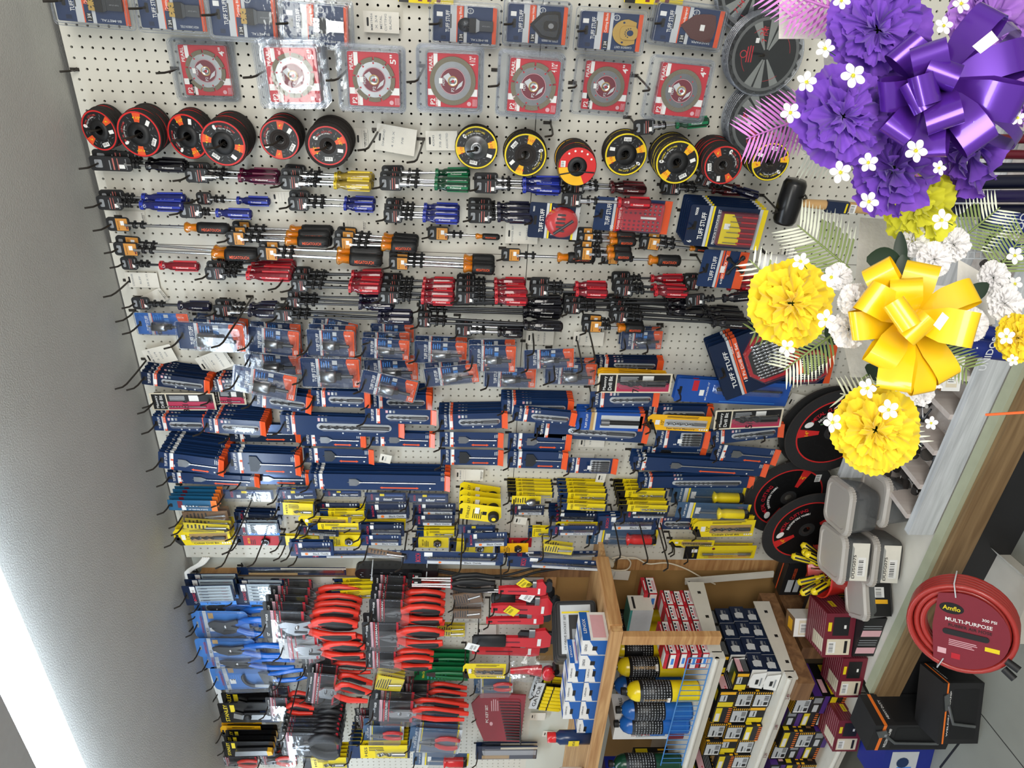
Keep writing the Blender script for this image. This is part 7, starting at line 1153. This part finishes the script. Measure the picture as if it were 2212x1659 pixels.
p = at(1940, 1567, -.62); putbox('clampb', .12, .12, .27, p.x + .05, -.66, .001, 'black welding clamp box with open flap', None, 4)
b = box_spec('blueb', .18, .14, .17); p = at(1990, 1645, -.62); b.put(Matrix.Translation((p.x, -.58, .001)) @ Matrix.Rotation(R(14), 4, 'Z'), 'blue carton with grey side panel on the floor')
m = MB(); 
for a, c, wdt in (((2030,1659),(2118,1545),.004),((2118,1545),(2075,1500),.007),((2070,1480),(2212,1659),.0015),((2160,1420),(2212,1370),.0015)):
    A_, C__ = atz(*a, .0006), atz(*c, .0006); d = (C__ - A_).normalized(); n_ = Vector((-d.y, d.x, 0)) * wdt; m.add([tuple(A_ - n_), tuple(A_ + n_), tuple(C__ + n_), tuple(C__ - n_)], [(0, 1, 2, 3)], 'black2')
o = bpy.data.objects.new('floor_cracks', m.mesh('floor_cracks')); COL.objects.link(o); o['kind'] = 'structure'
# ================================================================ FLOWER WREATHS ON FOAM, close to the camera
def petal_mat(name, c, c2, sh=.3):
    m = bpy.data.materials.new(name); m.use_nodes = True; nt = m.node_tree; b = nt.nodes['Principled BSDF']; b.inputs['Roughness'].default_value = .75; b.inputs['Sheen Weight'].default_value = sh
    no = nt.nodes.new('ShaderNodeTexNoise'); no.inputs['Scale'].default_value = 55; tc = nt.nodes.new('ShaderNodeTexCoord'); x = nt.nodes.new('ShaderNodeMix'); x.data_type = 'RGBA'
    x.inputs['A'].default_value = (*lin(c), 1); x.inputs['B'].default_value = (*lin(c2), 1); nt.links.new(tc.outputs['Object'], no.inputs[0]); nt.links.new(no.outputs['Fac'], x.inputs['Factor']); nt.links.new(x.outputs['Result'], b.inputs['Base Color'])
    t = nt.nodes.new('ShaderNodeBsdfTranslucent'); nt.links.new(x.outputs['Result'], t.inputs[0]); ms = nt.nodes.new('ShaderNodeMixShader'); ms.inputs[0].default_value = .25; nt.links.new(b.outputs[0], ms.inputs[1]); nt.links.new(t.outputs[0], ms.inputs[2]); nt.links.new(ms.outputs[0], nt.nodes['Material Output'].inputs[0]); MATS[name] = m; return name
petal_mat('petal_purple', '#5f2cae', '#8f58d2'); petal_mat('petal_lilac', '#9a62cc', '#c08ae0'); petal_mat('petal_yellow', '#f0d008', '#fbe63a'); petal_mat('petal_lemon', '#dcd81c', '#eceb48'); petal_mat('petal_white', '#f1eff0', '#ffffff')
def carnation(r, k, seed, layers=4, per=5, jag=14):
    rg = random.Random(seed); m = MB()
    for L in range(layers):
        f = L / (layers - 1); rad = r * (1.0 - .36 * f); el = R(4 + 58 * f ** 1.2); n = max(3, per - int(f * 1.4))
        for p in range(n):
            a0 = 2 * math.pi * (p + .5 * (L % 2)) / n + rg.uniform(-.15, .15); half = math.pi / n * 1.25; nu, nv = 25, 7; ph = rg.uniform(0, 6); vs = []; e2 = el + rg.uniform(-.12, .12)
            for j in range(nv):
                t = j / (nv - 1)
                for i in range(nu):
                    u = i / (nu - 1) * 2 - 1; w = half * (.35 + .65 * t) * u
                    rr_ = rad * (.10 + .90 * t) * (1 - .10 * u * u * t) + (rad * .022 * (1 if i % 2 else -1) * rg.uniform(.4, 1) if j == nv - 1 else 0)
                    ruf = rad * .15 * t * t * math.sin(u * 6.5 + ph) + rad * .055 * t * math.sin(u * 15 + ph * 2)
                    h = rr_ * math.sin(e2) * (1 - .25 * t * t) + ruf * math.cos(e2); q = rr_ * math.cos(e2) - ruf * math.sin(e2)
                    vs.append((q * math.cos(a0 + w), -h - r * .1 * f, q * math.sin(a0 + w)))
            m.add(vs, [(j * nu + i, j * nu + i + 1, (j + 1) * nu + i + 1, (j + 1) * nu + i) for j in range(nv - 1) for i in range(nu - 1)], k, True)
    m.lathe([(0, .02 * r / .05), (r * .22, r * .25), (r * .3, .0)], 'stem_green', 10, 'y'); return m
mat('stem_green', '#2d5a2a', .5); mat('leaf_dark', '#16301c', .5, 0, .2, 30); mat('flower_eye', '#d8d23a', .6)
def blossom(r, seed):
    rg = random.Random(seed); m = MB()
    for p in range(5):
        a0 = 2 * math.pi * p / 5; vs = [(0, 0, 0)]; N = 11
        for i in range(N): t = -1 + 2 * i / (N - 1); q = r * (.42 + .58 * math.cos(t * 1.25)); a = a0 + t * .58 * (1.0); vs.append((q * math.cos(a), -r * .10 * math.sin(abs(t) * 3) - r * .12, q * math.sin(a)))
        m.add(vs, [(0, i, i + 1) for i in range(1, N)], 'petal_white', True)
    m.lathe([(0, -r * .30), (r * .16, -r * .2), (r * .14, 0)], 'flower_eye', 8, 'y')
    for k in range(5): m.cyl((0, -r * .1, 0), (r * .2 * math.cos(k * 1.25), -r * .42, r * .2 * math.sin(k * 1.25)), r * .03, 'flower_eye', n=4)
    m.cyl((0, 0, 0), (rg.uniform(-.3, .3) * r, r * 1.8, rg.uniform(-.3, .3) * r), r * .05, 'stem_green', n=5); return m
def frond(p0, p1, px_len, k, k2, dist, n=26, seed=0, w=.0016, back=0):
    n = int(n * .68); w *= 1.15; rg = random.Random(seed); a, b = atd(*p0, dist), atd(*p1, dist + back); m = MB(); ax = (b - a); nrm = Vector(ray(*p0)).normalized(); side = ax.normalized().cross(nrm).normalized(); ll = px_len / FPX * dist
    m.tube([tuple(a), tuple(a + ax * .5 + nrm * ll * .06), tuple(b)], [.0016, .0012, .0006], k2, 6)
    for i in range(n):
        t = .06 + .94 * i / n; o = a + ax * t + nrm * ll * .06 * math.sin(math.pi * t); Ln = ll * (1 - .35 * abs(t - .45) - .25 * t) * rg.uniform(.92, 1.05)
        for sg in (1, -1):
            d = (side * sg * .86 + ax.normalized() * (.42 + .2 * t)).normalized(); pts = [o + d * Ln * q + nrm * (.10 * Ln * q * q * rg.uniform(-.5, 1.2)) + ax.normalized() * Ln * .10 * q * q for q in (0, .35, .7, 1)]; ww = [w * .5, w, w * .8, w * .12]; sd = ax.normalized()
            vs = []; [vs.extend([tuple(p - sd * x), tuple(p + sd * x)]) for p, x in zip(pts, ww)]; m.add(vs, [(0, 1, 3, 2), (2, 3, 5, 4)], k2 if t < .6 else k); m.add(vs, [(4, 5, 7, 6)], k)
    return m
def loop(c, ang, L, W, fat, k, dist, roll=0, tilt=0, up=0):          # ribbon loop starting at the bow centre pixel
    cen = atd(*c, dist - up); n_ = Vector(ray(*c)).normalized(); X = Vector(MC[0]); Yd = Vector(MC[1]); d = (X * math.cos(R(ang)) + Yd * math.sin(R(ang))); s_ = d.cross(n_).normalized(); d = (d - n_ * tilt).normalized()
    s2 = (s_ * math.cos(R(roll)) + n_ * math.sin(R(roll))).normalized(); f2 = d.cross(s2).normalized(); l, w, ft = L / FPX * dist, W / FPX * dist, fat / FPX * dist; m = MB(); N = 26; vs = []
    for i in range(N + 1):
        t = i / N; a = 2 * math.pi * t; px = l * (1 - math.cos(a)) / 2; py = ft * math.sin(a) * (.35 + .65 * (1 - math.cos(a)) / 2) * .5; ww = w * (.38 + .62 * min(1, (1 - math.cos(a)) * .9)) / 2
        o = cen + d * px + f2 * py; vs += [tuple(o - s2 * ww), tuple(o + s2 * ww)]
    m.add(vs, [(2 * i, 2 * i + 1, 2 * i + 3, 2 * i + 2) for i in range(N)], k, True); return m
mat('ribbon_purple', '#5a2a9e', .25, .45, .04, 20, 0, .5); mat('ribbon_yellow', '#f2c414', .3, .05, .04, 20, 0, .4); mat('frond_pink', '#c77fc4', .5); mat('frond_pink2', '#b56bb4', .5); mat('frond_white', '#d6dcc8', .5); mat('frond_green', '#7d8f52', .5); mat('sticker', '#f2e6de', .6)
class Arr:
    def __init__(s, name, lab, px, dist): s.sp = Spec(name, 'flower arrangement'); s.lab = lab; s.o = atd(*px, dist); s.inv = Matrix.Translation(-s.o)
    def add(s, name, m, lb=None): m.v = [tuple(Vector(v) - s.o) for v in m.v]; s.sp.part(name, m, None, lb)
    def flower(s, name, m, x, y, d, tx=0, ty=0, spin=0, lb=None):
        z = -Vector(ray(x, y)).normalized(); f = Matrix((Vector(MC[0]), z * -1, -Vector(MC[1]))).transposed().to_4x4()
        T = Matrix.Translation(atd(x, y, d)) @ f @ Euler((R(tx), R(spin), R(ty))).to_matrix().to_4x4(); m.v = [tuple(T @ Vector(v)) for v in m.v]; s.add(name, m, lb)
    def done(s): s.sp.put(Matrix.Translation(s.o), s.lab)
def foam(px4, d, th, k='foam'):
    m = MB(); P = [atd(x, y, d) for x, y in px4]; n = Vector(ray(*px4[0])).normalized() * th; Q = [p + n for p in P]; v = [tuple(p) for p in P + Q]; m.add(v, [(0, 1, 2, 3), (7, 6, 5, 4)] + [(i, 4 + i, 4 + (i + 1) % 4, (i + 1) % 4) for i in range(4)], k); return m
rad = lambda px, d: px / 2 / FPX * d
A1 = Arr('purple_flower_wreath', 'purple carnation wreath with glossy purple bow and pink fronds', (1900, 200), .74)
A1.add('foam_backing', foam([(1684,-30),(1815,-30),(1800,84),(1682,84)], .80, .03)); A1.add('foam_backing', foam([(1779,118),(1830,118),(1840,250),(1782,200)], .80, .03)); A1.add('foam_backing', foam([(1850,-30),(1900,-30),(1950,330),(1880,330)], .84, .03))
for i, (x, y, px, k, d, tx, ty) in enumerate([(1898,62,236,'petal_purple',.72,10,-8),(1818,252,226,'petal_purple',.70,0,12),(2095,318,220,'petal_purple',.80,25,-30),(1935,368,220,'petal_purple',.74,35,0),(2140,50,210,'petal_lilac',.86,0,-25),(2195,200,150,'petal_lilac',.88,0,-30)]):
    A1.flower('carnation', carnation(rad(px, d) * 1.02, k, 10 + i), x, y, d, tx, ty, 40 * i, 'lilac carnation' if 'lil' in k else None)
for i, (x, y, px) in enumerate([(1784,106,46),(1844,162,56),(1741,177,48),(1707,243,46),(1876,352,44),(1980,326,52),(1815,372,50),(2030,362,34),(2075,8,44),(2040,55,40),(2120,262,36),(2200,255,36),(1818,0,40)]): A1.flower('blossom', blossom(rad(px, .66), i), x, y, .655, (i * 37) % 50 - 25, (i * 23) % 50 - 25, i * 31)
for i, (p0, p1, L, w1, d, n) in enumerate([((1835,30),(1665,-25),84,'frond_pink',.76,20),((1775,240),(1612,300),92,'frond_pink',.75,24),((1870,300),(1735,335),90,'frond_white',.77,20),((1850,-10),(1700,40),70,'frond_pink',.77,18)]): A1.add('palm_frond', frond(p0, p1, L, w1, 'frond_pink2' if 'pink' in w1 else 'frond_white', d, n, i, .0015))
A1.add('palm_frond', frond((1970, 300), (1930, 420), 70, 'frond_white', 'frond_pink', .80, 16, 9))
BC = (2020, 185)
for ang, L, W, ft, ro, ti, up in [(-52,150,62,75,20,.5,.0),(-130,120,66,70,-20,.6,.0),(168,135,66,70,25,.5,.01),(130,150,60,60,10,.3,.01),(95,150,64,60,-15,.3,.02),(52,150,66,64,15,.4,.02),(12,150,72,80,-10,.5,.02),(-18,160,70,70,20,.3,.01),(-100,100,64,75,0,1.3,.03),(160,70,60,65,10,1.6,.04),(-60,60,62,70,-10,1.8,.04),(35,200,50,60,60,.0,-.02),(-35,200,50,60,60,.0,-.02),(150,90,64,60,0,1.1,.03),(75,110,66,66,8,.9,.03)]: A1.add('bow_loop', loop(BC, ang, L * 1.12, W, ft, 'ribbon_purple', .70, ro, ti, up))
A1.add('price_sticker', foam([(2100,100),(2118,116),(2158,86),(2142,66)], .60, .0004, 'sticker')); A1.done()
A2 = Arr('yellow_flower_cross', 'yellow and white carnation foam cross with a glossy yellow bow', (1950, 650), .80)
A2.add('foam_backing', foam([(1858,470),(1932,474),(1936,780),(1845,640)], .90, .04)); A2.add('foam_backing', foam([(1812,700),(1880,735),(1985,815),(1838,815)], .90, .04)); A2.add('foam_backing', foam([(2070,560),(2140,600),(2150,700),(2060,715)], .92, .04)); A2.add('foam_backing', foam([(1860,610),(2110,620),(2110,700),(1860,720)], .93, .03))
for i, (x, y, px, k, d, tx, ty) in enumerate([(1708,655,192,'petal_yellow',.76,0,12),(1892,928,196,'petal_yellow',.78,8,0),(1985,440,190,'petal_lemon',.82,20,-10),(2200,730,110,'petal_yellow',.84,0,-20),
   (1812,598,62,'petal_white',.80,0,20),(1848,650,78,'petal_white',.78,0,0),(1832,712,84,'petal_white',.79,10,10),(1972,520,72,'petal_white',.82,-10,0),(2018,560,78,'petal_white',.80,0,0),(2062,528,76,'petal_white',.84,0,-20),(2148,600,76,'petal_white',.86,0,-20),(2172,655,84,'petal_white',.85,0,-20),(2185,700,60,'petal_white',.85,0,-10),(2098,700,76,'petal_white',.86,0,0),(1955,825,86,'petal_white',.86,20,0),(2020,800,84,'petal_white',.86,25,-10),(1990,850,60,'petal_white',.88,20,0)]):
    A2.flower('carnation', carnation(rad(px, d) * 1.02, k, 40 + i, 4 if px > 150 else 4, 5), x, y, d, tx, ty, 33 * i, {'petal_white': 'white carnation', 'petal_lemon': 'pale lemon carnation'}.get(k))
for i, (x, y, px) in enumerate([(1731,566,42),(1796,598,46),(1785,690,44),(1699,752,40),(2036,476,50),(1876,436,46),(1920,885,46),(1876,838,46),(1797,913,46),(2012,914,34),(2192,552,44),(2175,728,44),(2192,612,40),(2188,778,30),(1960,800,36)]): A2.flower('blossom', blossom(rad(px, .70), 60 + i), x, y, .70 if i < 9 else .78, (i * 37) % 50 - 25, (i * 29) % 50 - 25, i * 31)
for i, (p0, p1, L, w1, w2, d, n) in enumerate([((1835,580),(1722,486),92,'frond_white','frond_green',.84,24),((1800,722),(1692,800),74,'frond_white','frond_green',.84,22),((2060,530),(2160,448),80,'frond_white','frond_green',.90,22),((2150,590),(2215,500),84,'frond_green','frond_green',.90,20),((2000,740),(2095,800),60,'frond_green','frond_green',.90,18),((1930,870),(1815,850),66,'frond_white','frond_white',.84,16),((1880,860),(1990,965),50,'frond_white','frond_white',.88,16),((1880,800),(1895,880),40,'frond_green','frond_green',.88,12),((1720,690),(1620,720),50,'frond_green','frond_white',.82,12),((1700,640),(1618,560),60,'frond_white','frond_green',.82,12)]): A2.add('palm_frond', frond(p0, p1, L, w1, w2, d, n, 20 + i, .0014))
def leaf(p0, p1, w, d):
    a, b = atd(*p0, d), atd(*p1, d); ax = b - a; s_ = ax.cross(Vector(ray(*p0))).normalized(); m = MB(); vs = []; n_ = Vector(ray(*p0)).normalized()
    for i in range(9): t = i / 8; q = a + ax * t; ww = w / FPX * d * math.sin(math.pi * (t * .92 + .04)) ** .8; vs += [tuple(q - s_ * ww - n_ * ww * .3), tuple(q), tuple(q + s_ * ww - n_ * ww * .3)]
    m.add(vs, [(3 * i + j, 3 * i + j + 1, 3 * i + 4 + j, 3 * i + 3 + j) for i in range(8) for j in (0, 1)], 'leaf_dark', True); return m
for a in [((1945,560),(1872,560),26,.80),((1945,500),(1945,590),14,.81),((1950,550),(1955,596),16,.79),((2082,650),(2135,612),18,.84),((1800,690),(1800,745),18,.84),((1870,790),(1930,820),20,.87),((1990,790),(1960,700),24,.88),((2000,810),(2040,740),24,.88)]: A2.add('leaf', leaf(*a))
BC = (1958, 688)
for ang, L, W, ft, ro, ti, up in [(-150,115,66,70,-10,.5,.01),(-120,135,60,75,10,.4,.0),(172,120,62,60,10,.2,.0),(122,120,60,60,15,.3,.01),(100,150,66,60,-10,.3,.01),(78,150,50,60,30,.1,.0),(55,140,54,60,25,.2,.0),(10,118,72,60,0,.6,.02),(-22,130,56,60,15,.3,.0),(-72,110,66,70,0,.3,.0),(-90,80,60,66,0,.5,.02),(40,60,60,60,5,1.6,.03)]: A2.add('bow_loop', loop(BC, ang, L * 1.1, W, ft, 'ribbon_yellow', .76, ro, ti, up))
m = loop((1962, 672), 150, 60, 62, 60, 'ribbon_yellow', .74, 0, 2.2, .03); A2.add('bow_knot', m); A2.add('price_sticker', foam([(2016,702),(2030,714),(2050,686),(2036,674)], .665, .0004, 'sticker')); A2.done()
# dark wrapped tubes and the wire bin behind the wreaths
def starry():
    m = bpy.data.materials.new('starry_print'); m.use_nodes = True; nt = m.node_tree; b = nt.nodes['Principled BSDF']; v = nt.nodes.new('ShaderNodeTexVoronoi'); v.inputs['Scale'].default_value = 90; cr = nt.nodes.new('ShaderNodeValToRGB'); cr.color_ramp.elements[0].color = (.8, .85, .9, 1); cr.color_ramp.elements[0].position = .08; cr.color_ramp.elements[1].color = (*lin('#12246a'), 1); cr.color_ramp.elements[1].position = .14
    tc = nt.nodes.new('ShaderNodeTexCoord'); nt.links.new(tc.outputs['Object'], v.inputs['Vector']); nt.links.new(v.outputs['Distance'], cr.inputs[0]); nt.links.new(cr.outputs[0], b.inputs['Base Color']); b.inputs['Roughness'].default_value = .3; MATS['starry_print'] = m
starry(); mat('tube_purple', '#1c1440', .3); mat('tube_dark', '#0d1026', .35); mat('tube_red', '#5a1020', .4)
for i, (p0, p1, px, k, d) in enumerate([((2040,395),(2260,392),30,'tube_dark',1.25),((2040,424),(2260,424),26,'tube_purple',1.24),((2045,455),(2260,455),28,'tube_dark',1.26),((2100,300),(2260,300),20,'tube_red',1.27),((2100,332),(2260,335),20,'tube_red',1.28),((2120,362),(2260,362),20,'tube_dark',1.27),((2130,475),(2260,490),44,'starry_print',1.20),((2140,520),(2260,560),30,'starry_print',1.22),((2085,712),(2140,722),36,'starry_print',1.2),((2070,748),(2190,762),40,'starry_print',1.18)]):
    a, b = atd(*p0, d), atd(*p1, d); m = MB(); r = px / 2 / FPX * d; o = a; m.cyl((0, 0, 0), tuple(b - a), r, k, n=20); m.cyl(tuple((b - a) * -.0), tuple((b - a) * -.02), r * 1.03, 'm_navy2', n=20)
    if k == 'starry_print': m.T = Matrix.Translation((b - a) * .45) @ Matrix.Translation((0, -r - .001, 0)); m.text('UNIDOS' if i > 7 else 'INDO', 0, 0, 0, 'ltgrey', h=r * .8, rot=0); m.T = None
    obj1('wrapped_tube', 'tube', m, W_(('dark blue', 'dark purple', 'near black', 'thin dark red', 'second dark red', 'third thin dark', 'starry blue wide', 'starry blue slanted', 'short starry blue', 'lowest starry blue')[i] + ' wrapped tube behind the flower wreaths'), 'dark wrapped tubes', Matrix.Translation(o))
m = MB(); 
for k in range(8): m.tube([tuple(atd(2070 + k * 14, 470, 1.3)), tuple(atd(2062 + k * 14, 560, 1.3))], .0014, 'm_ltgrey', 5)
for k in range(7): m.tube([tuple(atd(2065, 474 + k * 14, 1.3)), tuple(atd(2190, 474 + k * 14, 1.3))], .0014, 'm_ltgrey', 5)
obj1('wire_bin', 'wire bin', m, 'pale wire grid bin behind the white carnations')
m = MB(); m.cyl(tuple(atd(2130, 896, .62)), tuple(atd(2240, 889, .58)), .0011, mat('orange_line', '#e8622a', .5), n=8); obj1('orange_string_trimmer_line', 'orange line', m, 'thin orange rod entering over the wooden tray')
for i, (x, y, t, w, h) in enumerate([(2120, 800, 10, .10, .05), (2060, 790, -20, .06, .04)]): putbox('whitel', w, .05, h, at(x, y, -.42).x + w / 2, -.45, ZT + .09, ('pale speckled carton on the tray behind flowers', 'small white carton on the tray behind flowers')[i], None, 20)
